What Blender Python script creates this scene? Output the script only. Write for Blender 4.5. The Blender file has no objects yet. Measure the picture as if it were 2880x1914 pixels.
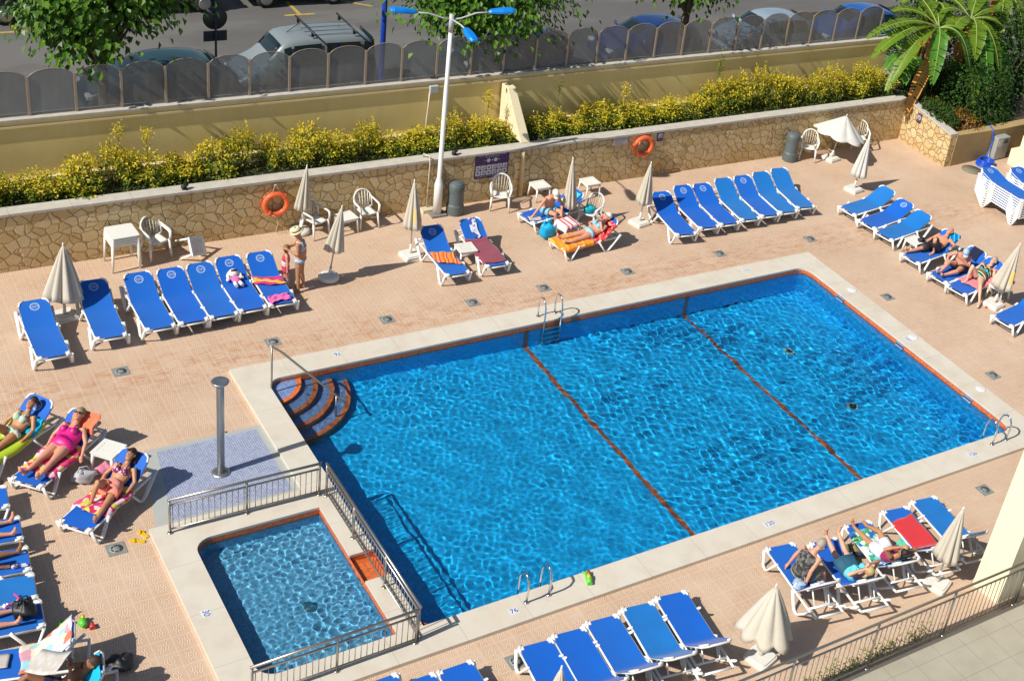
import bpy, math, random
import numpy as np
from mathutils import Vector, Matrix
R = math.radians
rnd = random.Random(7)
sc = bpy.context.scene
COL = sc.collection
# ---------------------------------------------------------------- camera, sun, sky
cam = bpy.data.cameras.new("camera"); camo = bpy.data.objects.new("camera", cam); COL.objects.link(camo)
RM = [[0.8163571904555813, 0.555554882433437, 0.15785978017164454], [-0.5561523005934397, 0.682475124684882, 0.47425976292637256], [0.1557419536800994, -0.47495944752233826, 0.8661166013148467]]
m = Matrix.Identity(4)
for i in range(3):
    m[i][0] = RM[i][0]; m[i][1] = RM[i][2]; m[i][2] = -RM[i][1]
m.translation = (-8.0964, -15.2055, 17.08)
camo.matrix_world = m
cam.sensor_fit = 'HORIZONTAL'; cam.sensor_width = 36; cam.lens = 47.708
cam.shift_x = -0.17286; cam.shift_y = -0.08178
cam.clip_start = .5; cam.clip_end = 2000
sc.camera = camo
SUN_AZ, SUN_EL = R(6.5), R(43.0)          # direction the shadows fall, height of the sun
sd = Vector((math.cos(SUN_EL)*math.cos(SUN_AZ), math.cos(SUN_EL)*math.sin(SUN_AZ), -math.sin(SUN_EL)))
sun = bpy.data.lights.new("sun", 'SUN'); suno = bpy.data.objects.new("sun", sun); COL.objects.link(suno)
sun.energy = 4.7; sun.angle = R(.5); sun.color = (1, .94, .84)
suno.rotation_euler = sd.to_track_quat('-Z', 'Y').to_euler()
w = bpy.data.worlds.new("World"); sc.world = w; w.use_nodes = True
nt = w.node_tree; nt.nodes.clear()
sk = nt.nodes.new('ShaderNodeTexSky'); sk.sky_type = 'NISHITA'; sk.sun_disc = False
sk.sun_elevation = SUN_EL
tosun = -sd; sk.sun_rotation = math.atan2(tosun.x, tosun.y)
bg = nt.nodes.new('ShaderNodeBackground'); bg.inputs[1].default_value = .072
wo = nt.nodes.new('ShaderNodeOutputWorld')
nt.links.new(sk.outputs[0], bg.inputs[0]); nt.links.new(bg.outputs[0], wo.inputs[0])
vs = sc.view_settings; vs.view_transform = 'Standard'; vs.look = 'None'; vs.exposure = .22; vs.gamma = 1; vs.use_curve_mapping = False
cy = sc.cycles
cy.use_denoising = True
cy.max_bounces = 8; cy.transmission_bounces = 6; cy.transparent_max_bounces = 12
cy.caustics_refractive = True; cy.caustics_reflective = False; cy.blur_glossy = .5
cy.sample_clamp_indirect = 4
sc.render.film_transparent = False

# ---------------------------------------------------------------- tags
def tag(o, label=None, cat=None, group=None, kind=None):
    if label: o['label'] = label
    if cat: o['category'] = cat
    if group: o['group'] = group
    if kind: o['kind'] = kind
    return o
def empty(name, loc=(0, 0, 0), rz=0.0, parent=None):
    o = bpy.data.objects.new(name, None); COL.objects.link(o)
    o.location = loc; o.rotation_euler = (0, 0, rz); o.empty_display_size = .2
    if parent: o.parent = parent
    return o
def children(o): return [c for c in bpy.data.objects if c.parent == o]
KIDS = {}
def link(o, parent=None):
    COL.objects.link(o)
    if parent is not None:
        o.parent = parent; KIDS.setdefault(parent.name, []).append(o)
    return o
def copy_tree(o, parent=None):
    c = o.copy(); link(c, parent)
    for ch in KIDS.get(o.name, []): copy_tree(ch, c)
    return c

# ---------------------------------------------------------------- mesh builder
class MB:
    def __init__(s): s.v = []; s.f = []; s.mi = []; s.sm = []; s.cur = 0
    def add(s, vs, fs, smooth=False):
        b = len(s.v); s.v += [tuple(p) for p in vs]
        for f in fs:
            s.f.append([b+i for i in f]); s.mi.append(s.cur); s.sm.append(smooth)
        return s
    def box(s, c, d, rz=0, M=None, taper=1.0, bev=0.0):
        x, y, z = d[0]/2, d[1]/2, d[2]/2
        if bev > 0:
            return s.prism(rrect(d[0], d[1], bev, 2), -z, z, at=c, rz=rz, M=M)
        P = [(-x, -y, -z), (x, -y, -z), (x, y, -z), (-x, y, -z)] + [(a*taper, b*taper, z) for a, b in ((-x, -y), (x, -y), (x, y), (-x, y))]
        P = s._tf(P, c, rz, M)
        return s.add(P, [(0, 3, 2, 1), (4, 5, 6, 7), (0, 1, 5, 4), (1, 2, 6, 5), (2, 3, 7, 6), (3, 0, 4, 7)])
    def _tf(s, P, c, rz=0, M=None):
        if M is not None: P = [M @ Vector(p) for p in P]
        cs, sn = math.cos(rz), math.sin(rz)
        return [(p[0]*cs-p[1]*sn+c[0], p[0]*sn+p[1]*cs+c[1], p[2]+c[2]) for p in P]
    def prism(s, poly, z0, z1, at=(0, 0, 0), rz=0, M=None, scale_top=1.0):
        n = len(poly)
        P = [(x, y, z0) for x, y in poly] + [(x*scale_top, y*scale_top, z1) for x, y in poly]
        P = s._tf(P, at, rz, M)
        return s.add(P, [list(range(n))[::-1], list(range(n, 2*n))] + [(i, (i+1) % n, n+(i+1) % n, n+i) for i in range(n)])
    def tube(s, pts, r, n=8, closed=False, caps=True, smooth=True, flat=None, twist=0):
        pts = [Vector(p) for p in pts]; N = len(pts)
        rs = r if isinstance(r, (list, tuple)) else [r]*N
        V = []; prev = None
        for i, p in enumerate(pts):
            if closed: t = pts[(i+1) % N]-pts[i-1]
            else: t = pts[min(i+1, N-1)]-pts[max(i-1, 0)]
            t = t.normalized() if t.length > 1e-9 else Vector((0, 0, 1))
            if prev is None:
                a = Vector((0, 0, 1)) if abs(t.z) < .9 else Vector((1, 0, 0))
                u = (a - t*a.dot(t)).normalized()
            else:
                u = prev - t*prev.dot(t)
                u = u.normalized() if u.length > 1e-6 else t.orthogonal().normalized()
            prev = u; w_ = t.cross(u)
            for k in range(n):
                a = 2*math.pi*(k+.5*(n == 4))/n + twist
                fu, fw = (1, 1) if flat is None else flat
                V.append(p + (u*math.cos(a)*fu + w_*math.sin(a)*fw)*rs[i])
        F = []
        for i in range(N if closed else N-1):
            j = (i+1) % N
            for k in range(n): F.append((i*n+k, i*n+(k+1) % n, j*n+(k+1) % n, j*n+k))
        s.add(V, F, smooth)
        if caps and not closed:
            b = len(s.v)-N*n
            s.f += [[b+k for k in range(n)][::-1], [b+(N-1)*n+k for k in range(n)]]; s.mi += [s.cur]*2; s.sm += [False]*2
        return s
    def lathe(s, prof, n=20, at=(0, 0, 0), smooth=True, M=None):
        V = []; 
        for r_, z in prof:
            for k in range(n):
                a = 2*math.pi*k/n; V.append((r_*math.cos(a), r_*math.sin(a), z))
        V = s._tf(V, at, 0, M)
        F = []
        for i in range(len(prof)-1):
            for k in range(n): F.append((i*n+k, i*n+(k+1) % n, (i+1)*n+(k+1) % n, (i+1)*n+k))
        s.add(V, F, smooth)
        b = len(s.v)-len(prof)*n; L = len(prof)-1
        if prof[0][0] > 1e-4: s.f.append([b+k for k in range(n)][::-1]); s.mi.append(s.cur); s.sm.append(False)
        if prof[L][0] > 1e-4: s.f.append([b+L*n+k for k in range(n)]); s.mi.append(s.cur); s.sm.append(False)
        return s
    def grid(s, nu, nv, fn, smooth=True, closed_u=False):
        V = [fn(i/(nu-1 if not closed_u else nu), j/(nv-1)) for i in range(nu) for j in range(nv)]
        F = []
        for i in range(nu if closed_u else nu-1):
            i2 = (i+1) % nu
            for j in range(nv-1): F.append((i*nv+j, i2*nv+j, i2*nv+j+1, i*nv+j+1))
        return s.add(V, F, smooth)
    def sheet(s, poly, z):
        return s.add([(x, y, z) for x, y in poly], [list(range(len(poly)))])
    def mesh(s, name, mats):
        me = bpy.data.meshes.new(name); me.from_pydata(s.v, [], s.f)
        for mm in (mats if isinstance(mats, (list, tuple)) else [mats]): me.materials.append(mm)
        me.polygons.foreach_set('material_index', s.mi); me.polygons.foreach_set('use_smooth', s.sm)
        me.update(); return me
    def build(s, name, mats, parent=None, loc=None, rz=0, mods=None):
        o = bpy.data.objects.new(name, s.mesh(name, mats))
        link(o, parent)
        if loc is not None: o.location = loc
        o.rotation_euler = (0, 0, rz)
        return o
def rrect(wx, wy, r, n=4):
    P = []
    for cx_, cy_, a0 in ((wx/2-r, wy/2-r, 0), (-wx/2+r, wy/2-r, 90), (-wx/2+r, -wy/2+r, 180), (wx/2-r, -wy/2+r, 270)):
        for k in range(n+1):
            a = R(a0+90*k/n); P.append((cx_+r*math.cos(a), cy_+r*math.sin(a)))
    return P
def bevel(o, w=.01, seg=2, ang=40):
    b = o.modifiers.new('bevel', 'BEVEL'); b.width = w; b.segments = seg; b.limit_method = 'ANGLE'; b.angle_limit = R(ang); return o
def subsurf(o, n=1):
    b = o.modifiers.new('sub', 'SUBSURF'); b.levels = n; b.render_levels = n; return o

# ---------------------------------------------------------------- materials
class NB:
    def __init__(s, name):
        s.m = bpy.data.materials.new(name); s.m.use_nodes = True
        s.t = s.m.node_tree; s.t.nodes.clear()
        s.out = s.n('ShaderNodeOutputMaterial')
    def n(s, typ, **kw):
        nd = s.t.nodes.new(typ)
        for k, v in kw.items(): setattr(nd, k, v)
        return nd
    def l(s, a, b): s.t.links.new(a, b)
    def val(s, inp, v):
        if isinstance(v, bpy.types.NodeSocket): s.l(v, inp)
        elif isinstance(v, (tuple, list)) and len(v) == 3 and inp.type == 'RGBA': inp.default_value = (*v, 1)
        else: inp.default_value = v
    def coords(s, kind='Object'): return s.n('ShaderNodeTexCoord').outputs[kind]
    def mapping(s, v, scale=(1, 1, 1), rot=(0, 0, 0), loc=(0, 0, 0)):
        q = s.n('ShaderNodeMapping'); s.l(v, q.inputs[0]); q.inputs['Scale'].default_value = scale; q.inputs['Rotation'].default_value = rot; q.inputs['Location'].default_value = loc
        return q.outputs[0]
    def noise(s, v, scale, detail=4, rough=.55, dist=0, out='Fac'):
        q = s.n('ShaderNodeTexNoise'); s.l(v, q.inputs['Vector']); q.inputs['Scale'].default_value = scale; q.inputs['Detail'].default_value = detail
        q.inputs['Roughness'].default_value = rough; q.inputs['Distortion'].default_value = dist
        return q.outputs[out]
    def voro(s, v, scale, feat='F1', out='Distance', rand=1):
        q = s.n('ShaderNodeTexVoronoi', feature=feat); s.l(v, q.inputs['Vector']); q.inputs['Scale'].default_value = scale; q.inputs['Randomness'].default_value = rand
        return q.outputs[out]
    def ramp(s, f, stops, interp='LINEAR'):
        q = s.n('ShaderNodeValToRGB'); s.val(q.inputs[0], f); cr = q.color_ramp; cr.interpolation = interp
        while len(cr.elements) < len(stops): cr.elements.new(.5)
        for e, (p, c) in zip(cr.elements, stops):
            e.position = p; e.color = (*c, 1) if not isinstance(c, (int, float)) else (c, c, c, 1)
        return q.outputs[0]
    def math(s, op, a, b=None, c=None, clamp=False):
        q = s.n('ShaderNodeMath', operation=op); q.use_clamp = clamp
        s.val(q.inputs[0], a)
        if b is not None: s.val(q.inputs[1], b)
        if c is not None: s.val(q.inputs[2], c)
        return q.outputs[0]
    def mix(s, f, a, b, mode='MIX'):
        q = s.n('ShaderNodeMix', data_type='RGBA', blend_type=mode); s.val(q.inputs[0], f); s.val(q.inputs[6], a); s.val(q.inputs[7], b)
        return q.outputs[2]
    def sep(s, v):
        q = s.n('ShaderNodeSeparateXYZ'); s.l(v, q.inputs[0]); return q.outputs
    def comb(s, x, y, z=0.0):
        q = s.n('ShaderNodeCombineXYZ'); s.val(q.inputs[0], x); s.val(q.inputs[1], y); s.val(q.inputs[2], z); return q.outputs[0]
    def bump(s, h, strength=.3, dist=.01):
        q = s.n('ShaderNodeBump'); s.l(h, q.inputs['Height']); q.inputs['Strength'].default_value = strength; q.inputs['Distance'].default_value = dist
        return q.outputs[0]
    def pbsdf(s, color, rough=.6, metal=0, spec=.5, normal=None, sss=0, trans=0, alpha=None, coat=0, sheen=0):
        q = s.n('ShaderNodeBsdfPrincipled'); s.val(q.inputs['Base Color'], color); s.val(q.inputs['Roughness'], rough)
        s.val(q.inputs['Metallic'], metal); s.val(q.inputs['Specular IOR Level'], spec)
        if normal is not None: s.l(normal, q.inputs['Normal'])
        if trans: s.val(q.inputs['Transmission Weight'], trans)
        if coat: s.val(q.inputs['Coat Weight'], coat)
        if sheen: s.val(q.inputs['Sheen Weight'], sheen)
        if alpha is not None: s.val(q.inputs['Alpha'], alpha)
        return q.outputs[0]
    def done(s, sh): s.l(sh, s.out.inputs[0]); return s.m
def simple(name, col, rough=.6, metal=0, var=.12, scale=6, spec=.5, bump=0, bscale=60, sheen=0, coat=0):
    b = NB(name); v = b.coords()
    f = b.noise(v, scale, 5)
    c = b.mix(f, tuple(x*(1-var) for x in col), tuple(min(1, x*(1+var)) for x in col))
    nrm = b.bump(b.noise(v, bscale, 3), bump, .01) if bump else None
    return b.done(b.pbsdf(c, rough, metal, spec, nrm, sheen=sheen, coat=coat))
# ================================================================ pool, coping, deck
PW, PD = 14.584, 7.731                     # inner size of the big pool
CT = .08                                   # top of the stone coping above the deck
WZ = -.075                                 # water level
KX0, KX1, KY0, KY1 = -2.764, -.457, .02, 3.541      # paddling pool
def tilemat(name, base, size, grout, rough=.35, var=.25):
    b = NB(name); v = b.n('ShaderNodeNewGeometry').outputs['Position']
    q = b.n('ShaderNodeVectorMath', operation='SNAP'); b.l(v, q.inputs[0]); q.inputs[1].default_value = (size,)*3
    wn = b.n('ShaderNodeTexWhiteNoise'); b.l(q.outputs[0], wn.inputs[0])
    c = b.mix(wn.outputs[0], tuple(x*(1-var) for x in base), tuple(x*(1+var) for x in base))
    x, y, z = b.sep(v)
    def edge(a):
        f = b.math('PINGPONG', b.math('ADD', a, 50.0), size/2); return b.math('LESS_THAN', f, size*.05)
    nx, ny, nz = b.sep(b.n('ShaderNodeNewGeometry').outputs['Normal'])
    def w(a, n_): return b.math('MULTIPLY', edge(a), b.math('LESS_THAN', b.math('ABSOLUTE', n_), .5))
    g = b.math('MAXIMUM', b.math('MAXIMUM', w(x, nx), w(y, ny)), w(z, nz))
    c = b.mix(g, c, grout)
    return b.done(b.pbsdf(c, rough, spec=.5))
M_TILE = tilemat('pool_blue_mosaic', (.007, .41, .83), .05, (.03, .48, .86))
M_KTILE = tilemat('paddling_pool_mosaic', (.13, .40, .64), .05, (.26, .52, .70))
M_ORANGE = tilemat('orange_mosaic', (.62, .13, .025), .05, (.55, .22, .10))
M_STEP = tilemat('pale_blue_mosaic', (.14, .22, .45), .05, (.30, .36, .50))
b = NB('limestone_coping'); v = b.n('ShaderNodeNewGeometry').outputs['Position']
c = b.ramp(b.noise(v, 2.2, 6, .6), [(.3, (.56, .50, .41)), (.5, (.63, .58, .49)), (.7, (.66, .63, .56))])
c = b.mix(b.math('MULTIPLY', b.noise(v, 90, 2), .5), c, (.50, .45, .37))
c = b.mix(b.ramp(b.noise(v, 1.1, 5, .7), [(.56, 0), (.72, .5)]), c, (.55, .42, .27))
x, y, z = b.sep(v)
mid_ = b.math('MULTIPLY', b.math('GREATER_THAN', y, .0), b.math('LESS_THAN', y, 7.731))
jx = b.math('LESS_THAN', b.math('PINGPONG', b.math('ADD', x, 50.3), .62), .006); jy = b.math('LESS_THAN', b.math('PINGPONG', b.math('ADD', y, 50.3), .62), .006)
jn = b.math('ADD', b.math('MULTIPLY', jy, mid_), b.math('MULTIPLY', jx, b.math('SUBTRACT', 1.0, mid_)))
q = b.n('ShaderNodeVectorMath', operation='SNAP'); b.l(v, q.inputs[0]); q.inputs[1].default_value = (1.24, 1.24, 5); wn = b.n('ShaderNodeTexWhiteNoise'); b.l(q.outputs[0], wn.inputs[0])
c = b.mix(b.math('MULTIPLY', wn.outputs[0], .22), c, (.70, .66, .58)); c = b.mix(b.math('MULTIPLY', jn, .55), c, (.36, .31, .24))
M_COPING = b.done(b.pbsdf(c, .75, spec=.3, normal=b.bump(b.noise(v, 120, 2), .15, .004)))

def water_mesh(x0, x1, y0, y1, step, seed, amp_fn, lam, rough_fn):
    rs = np.random.RandomState(seed)
    nx, ny = int((x1-x0)/step)+1, int((y1-y0)/step)+1
    X, Y = np.meshgrid(np.linspace(x0, x1, nx), np.linspace(y0, y1, ny), indexing='ij')
    Z = np.zeros_like(X)
    for (l0, l1, n, wt) in lam:
        h = np.zeros_like(X)
        for k in range(n):
            L = l0*(l1/l0)**rs.rand(); a = rs.rand()*2*np.pi; ph = rs.rand()*2*np.pi; K = 2*np.pi/L
            wob = .35*np.sin(X*(.5+rs.rand())+Y*(.5+rs.rand())+ph)
            h += np.sin(K*(X*np.cos(a)+Y*np.sin(a))+ph+wob*2)/K**2
        patch = .78+.30*np.sin(X*.9+1.3*np.sin(Y*.7+l0*9))*np.sin(Y*1.1+.8*np.sin(X*.5+l1*5))
        Z += wt(X, Y)*h/np.sqrt(n)*patch
    return nx, ny, X, Y, Z
def water_obj(name, args, clip):
    nx, ny, X, Y, Z = args
    co = np.stack([X, Y, Z+WZ], -1).reshape(-1, 3)
    idx = np.arange(nx*ny).reshape(nx, ny)
    F = np.stack([idx[:-1, :-1], idx[1:, :-1], idx[1:, 1:], idx[:-1, 1:]], -1).reshape(-1, 4)
    me = bpy.data.meshes.new(name); me.from_pydata(co.tolist(), [], F.tolist())
    me.polygons.foreach_set('use_smooth', [True]*len(F)); me.update()
    me.materials.append(M_WATER)
    o = bpy.data.objects.new(name, me); link(o); tag(o, kind='structure')
    o.cycles.is_caustics_caster = True
    return o
b = NB('pool_water')
q = b.n('ShaderNodeBsdfGlass'); q.inputs['IOR'].default_value = 1.33; q.inputs['Roughness'].default_value = 0.0; q.inputs['Color'].default_value = (.86, .97, 1, 1)
M_WATER = b.done(q.outputs[0])
sun.cycles.is_caustics_light = True
def calm(X, Y):                            # still in the deep end, choppy by the inlets of the shallow end
    return 1/(1+np.exp((4.6+.25*(Y-4)-X)/.8))
water_obj('pool_water', water_mesh(-.02, PW+.02, -.02, PD+.02, .018, 3, None, [
    (.12, .28, 54, lambda X, Y: 1.8*(.25+.75*calm(X, Y))),
    (.5, 1.2, 14, lambda X, Y: .40+0*X),
    (.11, .21, 46, lambda X, Y: 1.7*(1-calm(X, Y))+.12),
    (.3, .7, 20, lambda X, Y: .55*(1-calm(X, Y)))], None), None)
water_obj('paddling_pool_water', water_mesh(KX0-.02, KX1+.02, KY0-.02, KY1+.02, .012, 5, None, [
    (.10, .24, 40, lambda X, Y: 5.2+0*X), (.07, .11, 24, lambda X, Y: 3.6+0*X)], None), None)
def depth(x): return -.80-.45*min(1, max(0, (x-3)/9))
def shell(name, x0, x1, y0, y1, dep, mats, r=.28, square=False):
    mb = MB()
    poly = [(px+(x0+x1)/2, py+(y0+y1)/2) for px, py in rrect(x1-x0, y1-y0, r, 6)]
    if square: poly = [(x1, y1)]+[p for p in poly if p[0] < x1-r-.01]+[(x1, y0)]
    n = len(poly)
    zb = [dep(p[0]) for p in poly]
    BAND = WZ-.06
    mb.cur = 0
    mb.add([(x, y, z) for (x, y), z in zip(poly, zb)]+[(x, y, BAND) for x, y in poly], [(i, n+i, n+(i+1) % n, (i+1) % n) for i in range(n)])
    mb.cur = 1
    mb.add([(x, y, BAND) for x, y in poly]+[(x, y, CT-.05) for x, y in poly], [(i, n+i, n+(i+1) % n, (i+1) % n) for i in range(n)])
    mb.cur = 0
    # floor in strips so that it can slope
    xs = [x0, 3, 12, x1] if x1-x0 > 8 else [x0, x1]
    for a, c_ in zip(xs, xs[1:]):
        mb.add([(a, y0, dep(a)), (c_, y0, dep(c_)), (c_, y1, dep(c_)), (a, y1, dep(a))], [(0, 1, 2, 3)])
    o = mb.build(name, mats); tag(o, kind='structure'); o.cycles.is_caustics_receiver = True
    return o
shell('pool_basin', 0, PW, 0, PD, depth, [M_TILE, M_ORANGE])
shell('paddling_pool_basin', KX0, KX1, KY0, KY1, lambda x: -.42, [M_KTILE, M_ORANGE], .32, True)
from mathutils.geometry import tessellate_polygon
# ---------------------------------------------------------------- deck of embossed terracotta tiles
b = NB('embossed_terracotta_tiles'); P = b.n('ShaderNodeNewGeometry').outputs['Position']
TS = .333
x, y, z = b.sep(P)
u = b.math('SUBTRACT', b.math('FRACT', b.math('ADD', b.math('DIVIDE', x, TS), 50.13)), .5)
v = b.math('SUBTRACT', b.math('FRACT', b.math('ADD', b.math('DIVIDE', y, TS), 50.4)), .5)
au, av = b.math('ABSOLUTE', u), b.math('ABSOLUTE', v)
edge = b.math('MAXIMUM', au, av)
grout = b.math('GREATER_THAN', edge, .478)
# relief: nested chevrons that meet in an X in the middle of the tile
tri = b.math('PINGPONG', b.math('ADD', av, .02), .2)
ch = b.math('PINGPONG', b.math('SUBTRACT', b.math('ADD', au, b.math('MULTIPLY', tri, .55)), .02), .062)
line = b.math('LESS_THAN', ch, .026)
inside = b.math('MULTIPLY', b.math('LESS_THAN', b.math('ADD', av, b.math('MULTIPLY', b.math('PINGPONG', b.math('MULTIPLY', au, 1.0), .12), .6)), .33), b.math('LESS_THAN', au, .29))
ch2 = b.math('PINGPONG', b.math('ADD', b.math('MULTIPLY', au, .8), av), .06)
line2 = b.math('MULTIPLY', b.math('LESS_THAN', ch2, .018), b.math('SUBTRACT', 1.0, inside))
relief = b.math('MAXIMUM', b.math('MULTIPLY', line, inside), b.math('MULTIPLY', line2, .35))
q = b.n('ShaderNodeVectorMath', operation='SNAP'); b.l(P, q.inputs[0]); q.inputs[1].default_value = (TS, TS, 5)
wn = b.n('ShaderNodeTexWhiteNoise'); b.l(q.outputs[0], wn.inputs[0])
base = b.ramp(b.noise(P, .55, 6, .62), [(.3, (.48, .335, .228)), (.5, (.555, .40, .28)), (.72, (.615, .465, .345))])
base = b.mix(b.math('MULTIPLY', wn.outputs[0], .35), base, (.51, .345, .26))
base = b.mix(b.ramp(b.noise(P, 1.7, 8, .75), [(.5, 0), (.72, .6)]), base, (.46, .24, .12))
yb = b.math('ABSOLUTE', b.math('SUBTRACT', y, 8.9))
rust = b.math('MULTIPLY', b.ramp(yb, [(.0, 1), (.6, .5), (1.0, 0)]), b.ramp(b.noise(b.mapping(P, (1, 2.2, 1)), 2.4, 8, .8), [(.46, 0), (.60, .85)]))
base = b.mix(rust, base, (.40, .17, .07))
base = b.mix(b.math('MULTIPLY', relief, .60), base, (.84, .68, .52))
base = b.mix(b.math('MULTIPLY', b.math('LESS_THAN', b.math('ABSOLUTE', b.math('SUBTRACT', ch, .040)), .012), b.math('MULTIPLY', inside, .45)), base, (.30, .19, .12))
base = b.mix(b.math('MULTIPLY', grout, .6), base, (.70, .54, .41))
hgt = b.math('SUBTRACT', b.math('ADD', relief, b.math('MULTIPLY', b.noise(P, 60, 2), .25)), grout)
M_DECK = b.done(b.pbsdf(base, .62, spec=.35, normal=b.bump(hgt, .35, .006)))
OX0, OX1, OY0, OY1, KOX, KOY = -.564, 15.205, -.624, 8.369, -3.336, 4.14
mb = MB()
def rect(mb, x0, x1, y0, y1, z): mb.sheet([(x0, y0), (x1, y0), (x1, y1), (x0, y1)], z)
rect(mb, -16, 32, OY1, 13.9, 0); rect(mb, -16, KOX, OY0, OY1, 0); rect(mb, OX1, 32, OY0, OY1, 0)
rect(mb, KOX, OX0, KOY, OY1, 0); rect(mb, -16, 32, -4.2, OY0, 0)
tag(mb.build('pool_deck', M_DECK), kind='structure')
# ---------------------------------------------------------------- stone coping round both pools
def moved(P, cx_, cy_): return [(x_+cx_, y_+cy_) for x_, y_ in P]
main_in = moved(rrect(PW, PD, .30, 6), PW/2, PD/2)          # ccw, starts at the +x +y corner
kid_in = moved(rrect(KX1-KX0, KY1-KY0, .32, 6), (KX0+KX1)/2, (KY0+KY1)/2)
# square the inner corners that the photograph shows square, and cut the overflow slot between the pools
kid_in = [p for p in kid_in if not (p[0] > KX1-.33 and (p[1] > KY1-.33 or p[1] < KY0+.33))]
SL0, SL1 = 1.39, 2.10
left_arc = kid_in[:]
tl = [p for p in kid_in if p[1] > 2]; bl = [p for p in kid_in if p[1] <= 2]
kid_loop = [(KX1, SL1), (KX1, KY1)]+tl+bl+[(KX1, KY0), (KX1, SL0)]
mi = [p for p in main_in if not (p[0] < .31 and p[1] < .31)]
i0 = max(range(len(mi)), key=lambda i: (-mi[i][0]*10+(mi[i][1] > 4)*100-abs(mi[i][1]-PD+.3)))
mi = mi[i0+1:]+mi[:i0+1]
hole = [(0, SL0), (0, 0)]+mi+[(0, SL1)]+kid_loop          # one hole: big pool, slot, paddling pool
outer = [(KOX, OY0), (OX1, OY0), (OX1, OY1), (OX0, OY1), (OX0, KOY), (KOX, KOY)]
tri_ = tessellate_polygon([[Vector((p[0], p[1], 0)) for p in outer], [Vector((p[0], p[1], 0)) for p in hole]])
allp = outer+hole
mb = MB(); mb.add([(p[0], p[1], CT) for p in allp], [tuple(t) for t in tri_])
def wall_loop(mb, loop, z0, z1):
    n = len(loop); mb.add([(x_, y_, z0) for x_, y_ in loop]+[(x_, y_, z1) for x_, y_ in loop], [(i, (i+1) % n, n+(i+1) % n, n+i) for i in range(n)])
wall_loop(mb, outer, -.02, CT); wall_loop(mb, hole, CT-.055, CT)
o = mb.build('pool_coping', M_COPING); tag(o, kind='structure')
import bmesh
bm_ = bmesh.new(); bm_.from_mesh(o.data); bmesh.ops.remove_doubles(bm_, verts=bm_.verts, dist=.0005); bmesh.ops.recalc_face_normals(bm_, faces=bm_.faces); bm_.to_mesh(o.data); bm_.free()
# overflow channel between the two pools
mb = MB()
mb.add([(KX1-.01, SL0-.02, -.075), (.0, SL0-.02, -.11), (.0, SL1+.02, -.11), (KX1-.01, SL1+.02, -.075)], [(0, 1, 2, 3)])
for yy in (SL0-.004, SL1+.004): mb.add([(KX1, yy, -.2), (0, yy, -.2), (0, yy, CT-.05), (KX1, yy, CT-.05)], [(0, 1, 2, 3)])
tag(mb.build('overflow_channel', M_ORANGE), kind='structure')
# ---------------------------------------------------------------- lane stripes, steps, outlets in the pool
M_STRIPE = tilemat('brown_stripe_mosaic', (.42, .11, .035), .05, (.34, .12, .05))
def strip(x0, name):
    mb = MB(); w_ = .06 if x0 < 8 else .048
    mb.add([(x0-w_, .0, depth(x0)+.006), (x0+w_, .0, depth(x0)+.006), (x0+w_, PD-.006, depth(x0)+.006), (x0-w_, PD-.006, depth(x0)+.006)], [(0, 1, 2, 3)])
    mb.add([(x0-w_, PD-.006, depth(x0)), (x0+w_, PD-.006, depth(x0)), (x0+w_, PD-.006, WZ-.02), (x0-w_, PD-.006, WZ-.02)], [(0, 1, 2, 3)])
    o = mb.build(name, M_STRIPE); tag(o, kind='structure'); o.cycles.is_caustics_receiver = True
strip(6.15, 'pool_marking_stripe'); strip(10.75, 'pool_marking_stripe')
mb = MB(); mb2 = MB(); cx_, cy_ = -.12, PD+.12
tops = [-.045, -.17, -.36, -.55]; radii = [.86, 1.20, 1.54, 1.88]
for k, (zt, r_) in enumerate(zip(tops, radii)):
    zb_ = depth(0) if k == 3 else tops[k+1]
    arc = [(cx_+r_*math.cos(a), cy_+r_*math.sin(a)) for a in [R(-88+i*88/18) for i in range(19)]]
    arc = [(max(.003, min(PW, px)), min(PD-.003, py)) for px, py in arc]
    arin = [(cx_+(r_-.10)*math.cos(a), cy_+(r_-.10)*math.sin(a)) for a in [R(-88+i*88/18) for i in range(19)]]
    arin = [(max(.003, px), min(PD-.003, py)) for px, py in arin]
    n = 19
    mb.cur = 0; mb.add([(.003, PD-.003, zt)]+[(px, py, zt) for px, py in arin], [(0, i+1, i+2) for i in range(n-1)])
    mb.cur = 1; mb.add([(px, py, zt) for px, py in arin]+[(px, py, zt) for px, py in arc], [(i, n+i, n+i+1, i+1) for i in range(n-1)])
    mb.cur = 1; mb.add([(px, py, zt) for px, py in arc]+[(px, py, zb_) for px, py in arc], [(i, n+i, n+i+1, i+1) for i in range(n-1)])
o = mb.build('pool_steps', [M_STEP, M_ORANGE]); tag(o, kind='structure'); o.cycles.is_caustics_receiver = True
M_DARK = simple('dark_opening', (.02, .025, .03), .5)
M_WPLASTIC = simple('white_plastic', (.72, .72, .70), .38, var=.05, scale=3)
for yy in (5.41, 2.93):
    mb = MB(); mb.lathe([(.15, 0), (.15, .012), (.10, .02), (.10, .006), (.0, .006)], 24)
    mb.cur = 1; mb.lathe([(.085, .024), (0, .026)], 24)
    o = mb.build('floor_outlet', [simple('outlet_rim', (.30, .55, .55), .4), M_DARK], loc=(12.41, yy, depth(12.4)+.01)); o.cycles.is_caustics_receiver = True
    tag(o, 'round dark outlet on the pool floor, '+('nearer the stone wall' if yy > 4 else 'nearer the bottom right ladder'), 'pool outlet', 'outlets on the deep pool floor')
mb = MB(); mb.lathe([(.13, 0), (.13, .012), (.0, .014)], 20)
o = mb.build('floor_outlet', simple('grey_outlet', (.06, .20, .27), .5), loc=(-1.39, 1.55, -.41)); tag(o, 'dark outlet in the middle of the paddling pool floor', 'pool outlet'); o.cycles.is_caustics_receiver = True
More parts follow.
